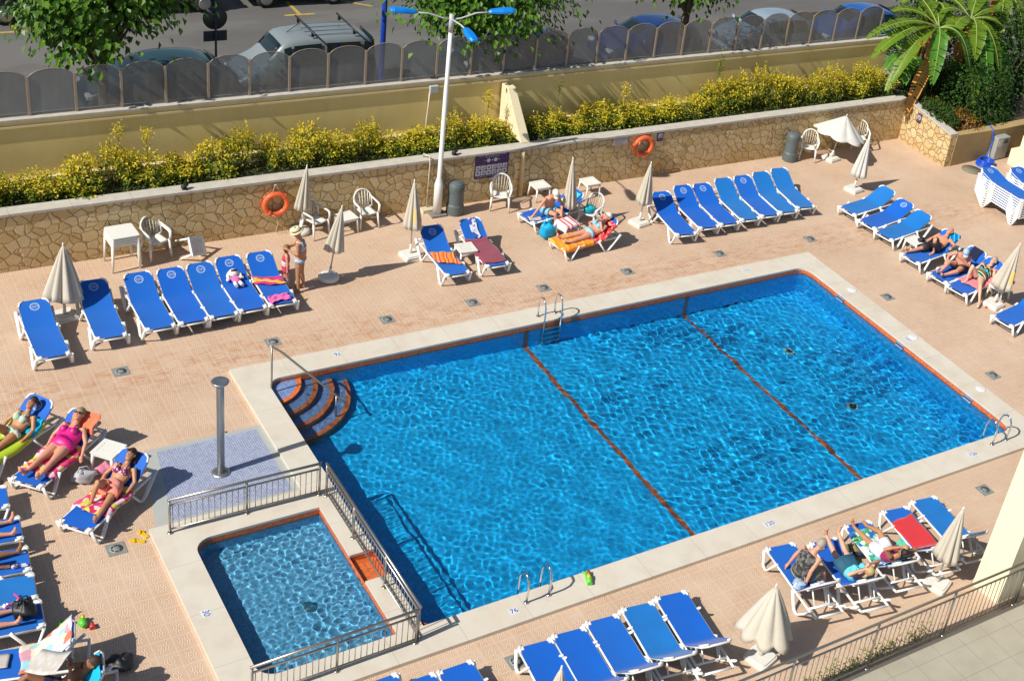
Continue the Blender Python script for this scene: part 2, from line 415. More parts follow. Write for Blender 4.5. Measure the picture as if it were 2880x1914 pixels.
for k, (y0, y1) in enumerate(((6.33, 6.04), (4.0, 3.7), (1.57, 1.28))):
    mb = MB(); mb.box((PW-.02, (y0+y1)/2, -.03), (.05, .27, .10)); mb.cur = 1; mb.box((PW-.048, (y0+y1)/2, -.055), (.012, .25, .06)); mb.cur = 2; mb.box((PW-.056, (y0+y1)/2, -.012), (.006, .25, .03))
    o = mb.build('skimmer', [M_STEP, simple('skimmer_flap', (.30, .36, .45), .5), M_DARK])
    tag(o, 'skimmer opening in the orange band on the far short side, '+('nearest the far corner', 'the middle one', 'nearest the ladder')[k], 'skimmer', 'skimmers in the pool wall')
for k, yy in enumerate((6.30, 3.90, 1.50)):
    mb = MB(); mb.lathe([(.125, 0), (.125, .006), (.11, .010), (.0, .010)], 24); mb.box((0, 0, .0115), (.10, .012, .004))
    o = mb.build('inspection_cover', M_WPLASTIC, loc=(15.04, yy, CT+.001))
    tag(o, 'round white skimmer lid let into the coping, '+('nearest the far corner', 'the middle one of three', 'nearest the ladder')[k], 'lid', 'skimmer lids in the coping')
# ---------------------------------------------------------------- shower tray
M_TRAYRIM = simple('grey_tray_rim', (.40, .42, .40), .6, var=.08, scale=4, bump=.1)
M_TRAY = tilemat('shower_mosaic', (.22, .27, .46), .05, (.45, .47, .52), .45, .15)
b = NB('shower_mosaic_small'); P = b.n('ShaderNodeNewGeometry').outputs['Position']
x, y, z = b.sep(P); s_ = .042
gx = b.math('LESS_THAN', b.math('PINGPONG', b.math('ADD', x, 50.0), s_/2), .004); gy = b.math('LESS_THAN', b.math('PINGPONG', b.math('ADD', y, 50.0), s_/2), .004)
q = b.n('ShaderNodeVectorMath', operation='SNAP'); b.l(P, q.inputs[0]); q.inputs[1].default_value = (s_, s_, 5)
wn = b.n('ShaderNodeTexWhiteNoise'); b.l(q.outputs[0], wn.inputs[0])
c = b.mix(wn.outputs[0], (.13, .17, .34), (.28, .33, .50)); c = b.mix(b.math('MAXIMUM', gx, gy), c, (.50, .52, .56))
M_TRAY = b.done(b.pbsdf(c, .45))
mb = MB()
T0 = (-3.19, OX0-.0, KOY+.0, 6.42)
poly_o = [(-2.78, 6.42), (-3.22, 4.14), (OX0, 4.14), (OX0, 6.42)]
poly_i = [(-2.60, 6.30), (-2.90, 4.28), (OX0-.14, 4.28), (OX0-.14, 6.30)]
mb.add([(px, py, .006) for px, py in poly_o]+[(px, py, .010) for px, py in poly_i], [(0, 1, 5, 4), (1, 2, 6, 5), (2, 3, 7, 6), (3, 0, 4, 7)])
mb.cur = 1; mb.sheet(poly_i, .010)
tag(mb.build('shower_tray_floor', [M_TRAYRIM, M_TRAY]), kind='structure')
# ---------------------------------------------------------------- terrace in front, ground, street
b = NB('terrace_tiles'); P = b.n('ShaderNodeNewGeometry').outputs['Position']; x, y, z = b.sep(P)
gx = b.math('LESS_THAN', b.math('PINGPONG', b.math('ADD', x, 50.2), .3), .006); gy = b.math('LESS_THAN', b.math('PINGPONG', b.math('ADD', y, 50.1), .3), .006)
c = b.ramp(b.noise(P, 1.3, 7, .65), [(.3, (.38, .35, .275)), (.7, (.47, .435, .35))])
c = b.mix(b.math('MULTIPLY', b.noise(P, 40, 3), .25), c, (.24, .22, .17))
c = b.mix(b.math('MULTIPLY', b.math('MAXIMUM', gx, gy), .55), c, (.20, .18, .14))
M_TERR = b.done(b.pbsdf(c, .7, normal=b.bump(b.noise(P, 60, 3), .15, .005)))
mb = MB(); rect(mb, -16, 32, -30, -4.22, .035)
tag(mb.build('terrace_floor', M_TERR), kind='structure')
mb = MB(); mb.box((8, -4.19, .012), (48, .07, .05)); tag(mb.build('terrace_kerb', simple('dark_kerb', (.12, .11, .09), .8)), kind='structure')
b = NB('asphalt'); P = b.n('ShaderNodeNewGeometry').outputs['Position']
c = b.ramp(b.noise(b.mapping(P, (.35, 1, 1)), .5, 7, .65), [(.3, (.085, .083, .081)), (.52, (.118, .115, .111)), (.56, (.14, .137, .13)), (.8, (.155, .15, .142))])
c = b.mix(b.math('MULTIPLY', b.noise(P, 90, 2), .4), c, (.17, .165, .155))
c = b.mix(b.ramp(b.noise(P, 2.6, 6, .7), [(.66, 0), (.74, .7)]), c, (.045, .045, .045))
M_ASPH = b.done(b.pbsdf(c, .85, spec=.3, normal=b.bump(b.noise(P, 120, 2), .4, .006)))
SZ = 1.2
mb = MB(); rect(mb, -80, 120, 17.95, 140, SZ); tag(mb.build('road', M_ASPH), kind='structure')
M_PAVE = simple('pavement_concrete', (.22, .21, .19), .85, scale=3, var=.2, bump=.2)
mb = MB(); rect(mb, -80, 120, 15.78, 17.8, SZ+.12); mb.box((20, 17.875, SZ+.03), (200, .15, .18)); tag(mb.build('pavement', M_PAVE), kind='structure')
mb = MB(); rect(mb, -400, 400, -400, 400, -3.2); tag(mb.build('ground', M_ASPH), kind='structure')
M_YPAINT = simple('worn_yellow_paint', (.42, .30, .07), .8, var=.5, scale=9)
def bar(mb, x0, y0, x1, y1, w_, z):
    d = Vector((x1-x0, y1-y0)).normalized(); n_ = Vector((-d.y, d.x))*w_/2
    mb.add([(x0-n_.x, y0-n_.y, z), (x1-n_.x, y1-n_.y, z), (x1+n_.x, y1+n_.y, z), (x0+n_.x, y0+n_.y, z)], [(0, 1, 2, 3)])
mb = MB()
for xx in (-1.2, 7.1, 13.4, 19.5): bar(mb, xx, 25.0, xx, 26.3, .12, SZ+.004); bar(mb, xx-.5, 25.06, xx+.5, 25.06, .12, SZ+.0045)
bar(mb, 8.2, 26.6, 9.7, 25.4, .12, SZ+.005); bar(mb, -6, 25.05, -2, 25.05, .12, SZ+.004)
tag(mb.build('road_marking', M_YPAINT), kind='structure')
# ================================================================ stone retaining wall, yellow wall, glass screen
b = NB('crazy_paving_stone'); P = b.coords('Object')
def crazy(b, P, sc_):
    Pd = b.n('ShaderNodeVectorMath', operation='ADD'); b.l(P, Pd.inputs[0])
    nz = b.n('ShaderNodeTexNoise'); b.l(P, nz.inputs['Vector']); nz.inputs['Scale'].default_value = 2.2; nz.inputs['Detail'].default_value = 2
    sc2 = b.n('ShaderNodeVectorMath', operation='SCALE'); b.l(nz.outputs['Color'], sc2.inputs[0]); sc2.inputs['Scale'].default_value = .22
    b.l(sc2.outputs[0], Pd.inputs[1])
    v = b.mapping(Pd.outputs[0], (1, 1, 1.12))
    e = b.voro(v, sc_, 'DISTANCE_TO_EDGE', 'Distance', .95); c = b.voro(v, sc_, 'F1', 'Color', .95)
    return e, c
e, cc = crazy(b, P, 4.1)
sepc = b.n('ShaderNodeSeparateColor'); b.l(cc, sepc.inputs[0])
stone = b.ramp(sepc.outputs[0], [(.0, (.52, .37, .17)), (.35, (.60, .46, .235)), (.7, (.66, .53, .31)), (1, (.58, .45, .27))])
stone = b.mix(b.ramp(b.noise(P, 5, 6, .7), [(.35, .0), (.75, .45)]), stone, (.46, .31, .13))
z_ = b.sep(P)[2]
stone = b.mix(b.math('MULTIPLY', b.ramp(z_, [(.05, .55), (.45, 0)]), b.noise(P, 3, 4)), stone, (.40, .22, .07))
joint = b.ramp(e, [(.0, 1), (.026, .9), (.05, 0)])
col = b.mix(joint, stone, (.38, .26, .12))
hh = b.math('ADD', b.math('MINIMUM', b.math('MULTIPLY', e, 12), 1.0), b.math('MULTIPLY', b.noise(P, 22, 5), .35))
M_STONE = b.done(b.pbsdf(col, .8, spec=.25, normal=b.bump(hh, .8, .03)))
M_CAP = simple('pale_wall_cap', (.50, .47, .41), .8, var=.25, scale=5, bump=.25)
WY, WH = 13.80, 1.40
root = empty('stone_wall', (9.75, WY, 0)); tag(root, 'long crazy-paved stone retaining wall with a pale cap below the yellow hedge', 'retaining wall')
X0_ = -14
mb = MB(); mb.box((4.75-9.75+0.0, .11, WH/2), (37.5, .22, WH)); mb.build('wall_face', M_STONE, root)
mb = MB()
xx = -14.0
rr = random.Random(3)
while xx < 23.45:
    L_ = min(1.3, 23.5-xx); mb.box((xx+L_/2-9.75, .15, WH+.03), (L_-.006, .36+rr.uniform(-.006, .006), .06)); xx += L_
mb.build('cap', M_CAP, root)
# short wall at the right, facing the sun
SX = 23.5
root = empty('stone_wall', (SX, 12.7, 0)); tag(root, 'short sunlit crazy-paved stone wall under the banana plants', 'retaining wall')
mb = MB()
yA, yB = 1.10, -1.12
hA, hB = WH, 1.10
P_ = [(-.0, yB, 0), (.25, yB, 0), (.25, yA, 0), (0, yA, 0), (0, yB, hB), (.25, yB, hB), (.25, yA, hA), (0, yA, hA)]
mb.add(P_, [(0, 3, 2, 1), (4, 5, 6, 7), (0, 1, 5, 4), (1, 2, 6, 5), (2, 3, 7, 6), (3, 0, 4, 7)])
mb.build('wall_face', M_STONE, root)
mb = MB(); mb.add([(-.04, yB, hB), (.28, yB, hB), (.28, yA-.07, hA-.01), (-.04, yA-.07, hA-.01), (-.04, yB, hB+.06), (.28, yB, hB+.06), (.28, yA-.07, hA+.05), (-.04, yA-.07, hA+.05)], [(0, 3, 2, 1), (4, 5, 6, 7), (0, 1, 5, 4), (1, 2, 6, 5), (2, 3, 7, 6), (3, 0, 4, 7)])
mb.build('cap', M_CAP, root)
b = NB('ochre_render'); P = b.coords('Object')
c = b.ramp(b.noise(P, 1.2, 7, .65), [(.3, (.36, .25, .10)), (.7, (.44, .32, .15))])
M_OCHRE = b.done(b.pbsdf(c, .85, normal=b.bump(b.noise(P, 50, 3), .3, .008)))
mb = MB()
mb.add([(23.76, 11.56, 0), (26.2, 11.72, 0), (33, 12.2, 0), (33, 12.45, 0), (23.76, 11.80, 0)]+[(23.76, 11.56, 1.1), (26.2, 11.72, 1.0), (33, 12.2, 1.0), (33, 12.45, 1.0), (23.76, 11.80, 1.1)],
       [(0, 1, 6, 5), (1, 2, 7, 6), (2, 3, 8, 7), (3, 4, 9, 8), (4, 0, 5, 9), (5, 6, 7, 8, 9)])
o = mb.build('rendered_wall', M_OCHRE); tag(o, 'low ochre rendered wall running off behind the stacked loungers', 'wall')
# planter soil behind the walls
M_SOIL = simple('dark_soil', (.055, .040, .026), .95, var=.4, scale=8, bump=.6, bscale=25)
mb = MB(); rect(mb, -14, 23.5, 14.0, 15.5, 1.28); mb.add([(23.7, 11.8, 1.02), (34, 12.5, 1.02), (34, 22, 1.2), (23.7, 22, 1.28)], [(0, 1, 2, 3)])
tag(mb.build('planter_soil', M_SOIL), kind='structure')
# ---------------------------------------------------------------- yellow street wall
YY, YH = 15.5, 2.85
b = NB('yellow_render_blocks'); P = b.coords('Object'); x, y, z = b.sep(P)
zi = b.math('FLOOR', b.math('DIVIDE', z, .25)); off = b.math('MULTIPLY', b.math('MODULO', zi, 2.0), .25)
gx = b.math('LESS_THAN', b.math('PINGPONG', b.math('ADD', b.math('ADD', x, off), 50.0), .25), .007); gz = b.math('LESS_THAN', b.math('PINGPONG', z, .125), .005)
low = b.ramp(z, [(.60, 1), (.70, 0)])
jt = b.math('MULTIPLY', b.math('MAXIMUM', gx, gz), low)
c = b.ramp(b.noise(P, .8, 6, .6), [(.3, (.74, .56, .22)), (.7, (.84, .66, .29))])
c = b.mix(b.ramp(b.noise(b.mapping(P, (2, 2, .35)), 2.0, 6, .7), [(.5, 0), (.8, .28)]), c, (.56, .42, .19))
c = b.mix(b.math('MULTIPLY', jt, .35), c, (.72, .58, .30))
M_YEL = b.done(b.pbsdf(c, .85, spec=.2, normal=b.bump(b.math('ADD', b.math('MULTIPLY', jt, -1), b.math('MULTIPLY', b.noise(P, 70, 3), .3)), .3, .006)))
M_YCAP = simple('pale_yellow_trim', (.72, .60, .34), .8, var=.12, scale=4)
root = empty('yellow_wall', (4.9, YY, 1.28)); tag(root, 'long yellow rendered wall carrying the arched glass screen along the street', 'wall')
wl = 23.77+14
mb = MB(); mb.box((-14+wl/2-4.9, .13, (YH-1.28)/2), (wl, .26, YH-1.28)); mb.build('wall_face', M_YEL, root)
mb = MB(); mb.box((-14+wl/2-4.9, .12, YH-1.28+.03), (wl, .34, .06)); mb.build('cap', M_CAP, root)
mb = MB(); mb.box((-14+wl/2-4.9, -.022, YH-1.28-.13), (wl, .05, .05)); mb.build('moulding', M_YCAP, root)
mb = MB(); mb.box((-14+wl/2-4.9, -.062, .10), (wl, .13, .12)); mb.build('ledge', M_YCAP, root)
# buttress pier that steps down onto the stone wall
mb = MB()
bx0, bx1 = 9.20, 9.50
mb.add([(bx0, 14.06, 1.465), (bx1, 14.06, 1.465), (bx1, YY-.13, 1.465), (bx0, YY-.13, 1.465), (bx0+.02, 15.10, 2.66), (bx1-.02, 15.10, 2.66), (bx1-.02, YY-.055, 2.66), (bx0+.02, YY-.055, 2.66)],
       [(0, 3, 2, 1), (4, 5, 6, 7), (0, 1, 5, 4), (1, 2, 6, 5), (2, 3, 7, 6), (3, 0, 4, 7)])
o = mb.build('buttress', simple('cream_render', (.74, .64, .42), .85, var=.08, scale=3, bump=.15)); tag(o, 'pale sloping buttress between the yellow wall and the stone wall', 'buttress')
bevel(o, .02)
# ---------------------------------------------------------------- glass screen
b = NB('smoky_glass'); P = b.coords('Object')
tr = b.n('ShaderNodeBsdfTransparent'); b.val(tr.inputs[0], b.mix(b.noise(P, 1.5, 3), (.72, .75, .76), (.60, .70, .77)))
df = b.n('ShaderNodeBsdfDiffuse'); b.val(df.inputs[0], b.ramp(b.noise(b.mapping(P, (3, 3, .6)), 2, 5), [(.3, (.27, .255, .23)), (.7, (.38, .37, .34))]))
mx = b.n('ShaderNodeMixShader'); mx.inputs[0].default_value = .36; b.l(tr.outputs[0], mx.inputs[1]); b.l(df.outputs[0], mx.inputs[2])
gl = b.n('ShaderNodeBsdfGlossy'); gl.inputs[0].default_value = (1, 1, 1, 1); gl.inputs['Roughness'].default_value = .22
b.l(b.bump(b.noise(b.mapping(P, (1.2, 1.2, 3)), 2.2, 3), .25, .04), gl.inputs['Normal'])
fr = b.n('ShaderNodeFresnel'); fr.inputs[0].default_value = 1.35
mx2 = b.n('ShaderNodeMixShader'); b.l(fr.outputs[0], mx2.inputs[0]); b.l(mx.outputs[0], mx2.inputs[1]); b.l(gl.outputs[0], mx2.inputs[2])
M_SMOKE = b.done(mx2.outputs[0])
M_ALU = simple('weathered_bronze_aluminium', (.36, .29, .22), .45, metal=.3, var=.15, scale=5)
root = empty('glass_screen', (9.8, YY+.12, YH+.06)); tag(root, 'row of smoky glass panels with arched tops between bronze posts on the yellow wall', 'glass screen')
pan = MB(); arc = [(.0, 0), (1.0-.05, 0)]+[(.475+.475*math.cos(a), .88+.225*math.sin(a)) for a in [math.pi*i/14 for i in range(15)]]
n = len(arc)
pan.add([(px, -.004, pz) for px, pz in arc]+[(px, .004, pz) for px, pz in arc], [tuple(range(n)), tuple(range(n, 2*n))[::-1]]+[(i, n+i, n+(i+1) % n, (i+1) % n) for i in range(n)])
me = pan.mesh('glass_panel', M_SMOKE)
rim = MB(); rim.tube([(px, 0, max(pz, .014)) for px, pz in arc], .009, 6, closed=True); rme = rim.mesh('rim', M_ALU)
pm = MB(); pm.box((0, 0, .46), (.055, .06, .92)); pm.box((0, 0, .93), (.04, .045, .03)); pme = pm.mesh('post', M_ALU)
for k in range(-4, 27):
    xk = -2.70+k*1.0
    if xk > 23.75: break
    po = link(bpy.data.objects.new('post', pme), root); po.location = (xk-9.8, 0, 0)
    if xk+1 < 23.9:
        po = link(bpy.data.objects.new('glass_panel', me), root); po.location = (xk+.025-9.8, 0, 0)
        r2 = link(bpy.data.objects.new('rim', rme), po)
# ---------------------------------------------------------------- fittings on the walls
M_GREYBOX = simple('grey_plastic', (.45, .46, .48), .5, var=.05)
M_CREAMP = simple('cream_conduit', (.62, .55, .40), .5)
mb = MB(); mb.box((0, -.05, 0), (.24, .10, .21)); o = bevel(mb.build('junction_box', M_GREYBOX, loc=(7.16, YY-.05, 2.69)), .012)
tag(o, 'grey junction box under the cap of the yellow wall', 'junction box')
mb = MB(); mb.tube([(7.06, YY-.075, 2.58), (7.05, YY-.075, 2.2), (7.02, YY-.075, 1.8), (6.99, YY-.17, 1.35)], .022, 8); o = mb.build('conduit', M_CREAMP); tag(o, 'thin cream cable hanging from the grey junction box', 'cable')
mb = MB(); mb.tube([(6.30, 14.02, 1.35), (6.30, 13.98, 1.56), (6.36, 13.76, 1.58), (6.38, 13.745, 1.4), (6.37, 13.745, .1)], .02, 8); mb.box((6.37, 13.68, .05), (.34, .22, .10)); o = mb.build('conduit', M_CREAMP); tag(o, 'thin white conduit bent over the stone wall beside the lamp post', 'conduit')
mb = MB(); mb.tube([(9.10, 13.72, 1.38), (9.14, 13.74, 1.2), (9.16, 13.74, .02)], .06, 10); o = mb.build('drainpipe', simple('sand_pipe', (.62, .47, .25), .6)); tag(o, 'sand coloured drainpipe down the stone wall right of the purple sign', 'drainpipe')
for k, (xx, lab) in enumerate(((.19, 'small black spotlight on the wall cap left of the lamp post'), (7.14, 'small black spotlight on the wall cap above the purple sign'))):
    mb = MB(); mb.box((0, 0, .02), (.12, .10, .04)); mb.tube([(0, 0, .04), (0, -.02, .08)], .015, 6); mb.tube([(-.07, -.05, .09), (.07, .02, .11)], .045, 10)
    o = mb.build('spotlight', M_DARK, loc=(xx, 13.90, WH+.06)); tag(o, lab, 'spotlight', 'spotlights on the stone wall')
# purple notice board
M_PURP = simple('purple_board', (.035, .010, .075), .45, var=.08); M_PRINT = simple('pale_print', (.46, .43, .50), .5, var=.05); M_PICT = simple('dark_pictogram', (.05, .045, .07), .5)
root = empty('pool_rules_sign', (8.215, WY-.015, .71)); tag(root, 'large purple notice board with rows of white pictogram squares on the stone wall', 'sign')
mb = MB(); mb.box((0, 0, .37), (1.0, .02, .74)); mb.build('board', M_PURP, root)
mb = MB()
def flat(mb, x0, x1, z0, z1, y=-.0125): mb.add([(x0, y, z0), (x1, y, z0), (x1, y, z1), (x0, y, z1)], [(0, 1, 2, 3)])
for xx in (-.11, .10): mb.add([(xx+.055*math.cos(a), -.0125, .52+.055*math.sin(a)) for a in [2*math.pi*i/20 for i in range(20)]], [tuple(range(20))])
mb.add([(.02*math.cos(a), -.0125, .52+.02*math.sin(a)) for a in [2*math.pi*i/12 for i in range(12)]], [tuple(range(12))])
rr = random.Random(11)
for zz, x0, x1, h_ in ((.655, -.40, .40, .022), (.612, -.20, .20, .02), (.515, -.24, -.18, .02), (.515, .17, .23, .02), (.045, -.42, .36, .016)):
    xx = x0
    while xx < x1:
        L_ = rr.uniform(.008, .02)
        flat(mb, xx, xx+L_*.75, zz, zz+h_*rr.choice((.7, 1))); xx += L_ if rr.random() > .15 else L_+.02
mb.build('lettering', M_PRINT, root)
for r_ in range(2):
    for c_ in range(6):
        mb = MB(); x0 = -.475+c_*.16; z0 = .09+r_*.155; flat(mb, x0, x0+.142, z0, z0+.138); mb.cur = 1; xx = x0+.07; zz = z0+.07; k = rr.randrange(3)
        if k == 0: mb.tube([(xx-.03, -.014, zz-.035), (xx+.03, -.014, zz+.035)], .012, 5)
        elif k == 1: mb.add([(xx+.03*math.cos(a), -.014, zz+.03*math.sin(a)) for a in [2*math.pi*i/12 for i in range(12)]], [tuple(range(12))])
        else: mb.tube([(xx-.035, -.014, zz-.02), (xx, -.014, zz+.02), (xx+.035, -.014, zz-.01)], .01, 5); mb.add([(xx+.01*math.cos(a), -.014, zz+.04+.01*math.sin(a)) for a in [2*math.pi*i/10 for i in range(10)]], [tuple(range(10))])
        mb.build('pictogram', [M_PRINT, M_PICT], root)
def small_sign(loc, rz, lab):
    root = empty('safety_sign', loc, rz); tag(root, lab, 'sign', 'small purple signs')
    mb = MB(); mb.box((0, 0, 0), (.20, .015, .32)); mb.build('board', M_PURP, root)
    mb = MB(); flat(mb, -.075, .075, -.06, .09, -.0095)
    for k in range(4): flat(mb, -.07+k*.036, -.045+k*.036, .115, .13, -.0095); flat(mb, -.07+k*.036, -.05+k*.036, -.11, -.10, -.0095)
    mb.build('lettering', M_PRINT, root)
    mb = MB(); mb.tube([(-.03, -.011, -.04), (.01, -.011, .0), (.03, -.011, .05)], .014, 6); mb.build('pictogram', M_PICT, root)
small_sign((13.65, WY-.012, 1.27), 0, 'small purple sign beside the life ring on the far stone wall')
small_sign((SX-.012, 13.1, 1.06), -math.pi/2, 'small purple sign on the short sunlit stone wall')
mb = MB(); mb.box((0, 0, 0), (.48, .015, .27)); mb.cur = 1
for k in range(3): flat(mb, -.19, .19-.05*k, .06-.07*k, .08-.07*k, -.009)
o = mb.build('notice_plate', [simple('worn_grey_plate', (.42, .40, .42), .6, var=.2, scale=20), simple('faded_ink', (.30, .28, .31), .7)], loc=(12.28, WY-.012, 1.30)); tag(o, 'faded grey notice plate left of the far life ring', 'sign')
# life rings
M_RING = simple('orange_vinyl', (.78, .135, .04), .42, var=.1, scale=5); M_ROPE = simple('pale_rope', (.60, .50, .33), .9)
def life_ring(loc, lab, hang):
    root = empty('life_ring', loc); tag(root, lab, 'life ring', 'life rings on the stone wall')
    mb = MB(); mb.tube([(.27*math.cos(a), -.02*math.cos(a), .27*math.sin(a)) for a in [2*math.pi*i/32 for i in range(32)]], .068, 12, closed=True); mb.build('ring', M_RING, root)
    mb = MB()
    for k in range(4):
        a0 = math.pi/4+k*math.pi/2
        mb.tube([(.27*math.cos(a0)+.0, -.075*math.cos(t)-.0, .27*math.sin(a0)+.0) if False else ((.27+.075*math.cos(t))*math.cos(a0), .075*math.sin(t), (.27+.075*math.cos(t))*math.sin(a0)) for t in [2*math.pi*i/12 for i in range(12)]], .012, 5, closed=True)
    mb.build('strap', M_RING, root)
    mb = MB()
    if hang == 0:
        mb.tube([(-.12, -.03, .26), (.0, .045, .52), (.14, -.03, .24)], .009, 5); mb.build('rope', M_ROPE, root); mb = MB(); mb.tube([(-.1, -.08, -.26), (.0, -.06, -.34), (.05, -.05, -.5), (0, -.03, -.72), (.06, -.03, -.8)], .010, 5)
    else:
        mb.tube([(.30, -.06, .1), (.33, -.05, -.2), (.30, -.05, -.45), (.22, -.04, -.44)], .012, 5); mb.build('rope', M_ROPE, root); mb = MB(); mb.tube([(-.20, -.075, .2), (-.24, -.08, -.05), (-.22, -.07, -.22)], .010, 5)
    mb.build('rope', M_ROPE, root)
    mb = MB(); mb.box((0, .05, .16 if hang else .5), (.05, .07, .04)); mb.build('hook', M_GREYBOX, root)
life_ring((2.31, WY-.085, .83), 'orange life ring hanging on the stone wall behind the standing woman', 0)
life_ring((13.06, WY-.085, 1.06), 'orange life ring on the stone wall between two small signs', 1)
# ================================================================ sun loungers
def fabric(name, col, var=.10):
    b = NB(name); v = b.coords('Object')
    c = b.mix(b.noise(v, 2.5, 4), tuple(x*(1-var) for x in col), tuple(x*(1+var) for x in col))
    oi = b.n('ShaderNodeObjectInfo').outputs['Random']; c = b.mix(b.math('MULTIPLY', b.ramp(b.math('ADD', b.math('MULTIPLY', oi, .7), b.math('MULTIPLY', b.noise(v, 1.6, 5), .5)), [(.4, 0), (.95, 1)]), .32), c, (.02, .17, .50))
    wv = b.n('ShaderNodeTexWave'); b.l(v, wv.inputs[0]); wv.inputs['Scale'].default_value = 90
    return b.done(b.pbsdf(c, .62, spec=.3, normal=b.bump(wv.outputs[1], .12, .002), sheen=.15))
M_BLUE = fabric('blue_mesh_fabric', (.0, .105, .52)); M_FADED = fabric('faded_blue_mesh_fabric', (.003, .155, .50), .18)
M_EMBLEM = simple('pale_blue_emblem', (.30, .45, .74), .7)
M_LWHITE = simple('white_resin', (.78, .78, .75), .35, var=.05, scale=3)
LS_, LB_ = 1.18, .72
def prof(s, be):
    """height profile of the sling: (x, z) at arc length s, backrest raised by be radians"""
    L0 = LS_-.10; L1 = LS_+.10
    if s <= L0: return (.02+s, .345)
    if s >= L1:
        x0 = .02+LS_+.10*math.cos(be)-.10+.10; z0 = .345+.10*math.sin(be)
        return (.02+LS_+(s-LS_)*math.cos(be), .345+(s-LS_)*math.sin(be))
    t = (s-L0)/.20; a = Vector((.02+L0, .345)); bq = Vector((.02+LS_, .345)); c = Vector((.02+LS_+.10*math.cos(be), .345+.10*math.sin(be)))
    p = a*(1-t)**2+bq*2*t*(1-t)+c*t*t; return (p.x, p.y)
def prof_n(s, be):
    a = prof(s-.01, be); c = prof(s+.01, be); t = Vector((c[0]-a[0], c[1]-a[1])).normalized(); return (-t.y, t.x)
SLING = {}
def sling_mesh(be, emblem, faded):
    key = (round(be, 2), emblem, faded)
    if key in SLING: return SLING[key]
    mb = MB(); S = [0, .06, .12, .3, .5, .7, .9, 1.06, 1.12, 1.18, 1.24, 1.34, 1.5, 1.66, 1.78, 1.84, 1.90]
    V = []; W = [-1, -.5, 0, .5, 1]
    for s in S:
        e = min(s, 1.90-s); hw = .20+.095*min(1, e/.12)
        x_, z_ = prof(s, be); nx, nz = prof_n(s, be)
        for w_ in W:
            sag = -.018*(1-w_*w_)*min(1, e/.3); V.append((x_+nx*sag, w_*hw, z_+nz*sag))
    n = len(W); F = [(i*n+j, (i+1)*n+j, (i+1)*n+j+1, i*n+j+1) for i in range(len(S)-1) for j in range(n-1)]
    mb.add(V, F, True)
    # hem that wraps the side rails
    for sgn in (-1, 1):
        mb.tube([(prof(s, be)[0]+prof_n(s, be)[0]*-.008, sgn*.292, prof(s, be)[1]-.008) for s in S[2:-2]], .012, 6)
    if emblem:
        mb.cur = 1
        def pt(s, y): x_, z_ = prof(s, be); nx, nz = prof_n(s, be); k = .004-.018*(1-(y/.29)**2)*min(1, (1.9-s)/.3)+.004; return (x_+nx*k, y, z_+nz*k)
        sc_ = 1.72
        A = [2*math.pi*i/22 for i in range(22)]
        mb.add([pt(sc_+.098*math.cos(a), .098*math.sin(a)) for a in A]+[pt(sc_+.072*math.cos(a), .072*math.sin(a)) for a in A], [(i, (i+1) % 22, 22+(i+1) % 22, 22+i) for i in range(22)])
        for k in range(4):
            y0 = -.062+k*.033; d = .012 if k % 2 else -.006
            mb.add([pt(sc_-.016+d, y0), pt(sc_+.022+d, y0), pt(sc_+.022-d, y0+.022), pt(sc_-.016-d, y0+.022)], [(0, 1, 2, 3)])
        mb.add([pt(sc_-.038, -.05), pt(sc_-.03, -.05), pt(sc_-.03, .05), pt(sc_-.038, .05)], [(0, 1, 2, 3)])
        mb.add([pt(sc_+.045, -.04), pt(sc_+.053, -.04), pt(sc_+.053, .04), pt(sc_+.045, .04)], [(0, 1, 2, 3)])
    SLING[key] = mb.mesh('sling', [M_FADED if faded else M_BLUE, M_EMBLEM]); return SLING[key]
def vleg(pts, sgn):
    mb = MB(); y_ = sgn*.335
    mb.tube([(px, y_+sgn*dy, pz) for px, pz, dy in pts], [.036, .036, .032, .032, .036, .040], 8, flat=(.62, 1)); return mb
fm = MB()
for sgn in (-1, 1):
    fm.tube([(.02, sgn*.30, .318), (1.0, sgn*.30, .318), (1.75, sgn*.30, .318), (1.92, sgn*.29, .335)], .024, 8)
    fm.box((.05, sgn*.262, .335), (.10, .075, .045)); fm.tube([(.0, sgn*.235, .342), (.05, sgn*.29, .345), (.13, sgn*.302, .343)], .024, 6)
    fm.tube([(1.14, sgn*.30, .325), (1.19, sgn*.335, .345), (1.24, sgn*.30, .325)], .03, 6)
for xx in (.0, .95): fm.tube([(xx+.02, -.29, .285), (xx+.02, .29, .285)], .02, 6)
for xx in (1.66, 1.90): fm.tube([(xx, -.29, .325), (xx, .29, .325)], .026, 6, flat=(.6, 1))
FRAME_ME = fm.mesh('frame', M_LWHITE)
FOOTLEG = [vleg([(.03, .33, 0), (.13, .05, .02), (.17, .018, .02), (.24, .018, .02), (.29, .05, .015), (.50, .365, .0)], s).mesh('leg', M_LWHITE) for s in (-1, 1)]
HEADLEG = [vleg([(1.14, .33, 0), (1.33, .05, .02), (1.37, .018, .02), (1.44, .018, .02), (1.49, .05, .02), (1.84, .40, .01)], s).mesh('leg', M_LWHITE) for s in (-1, 1)]
BACKF = {}
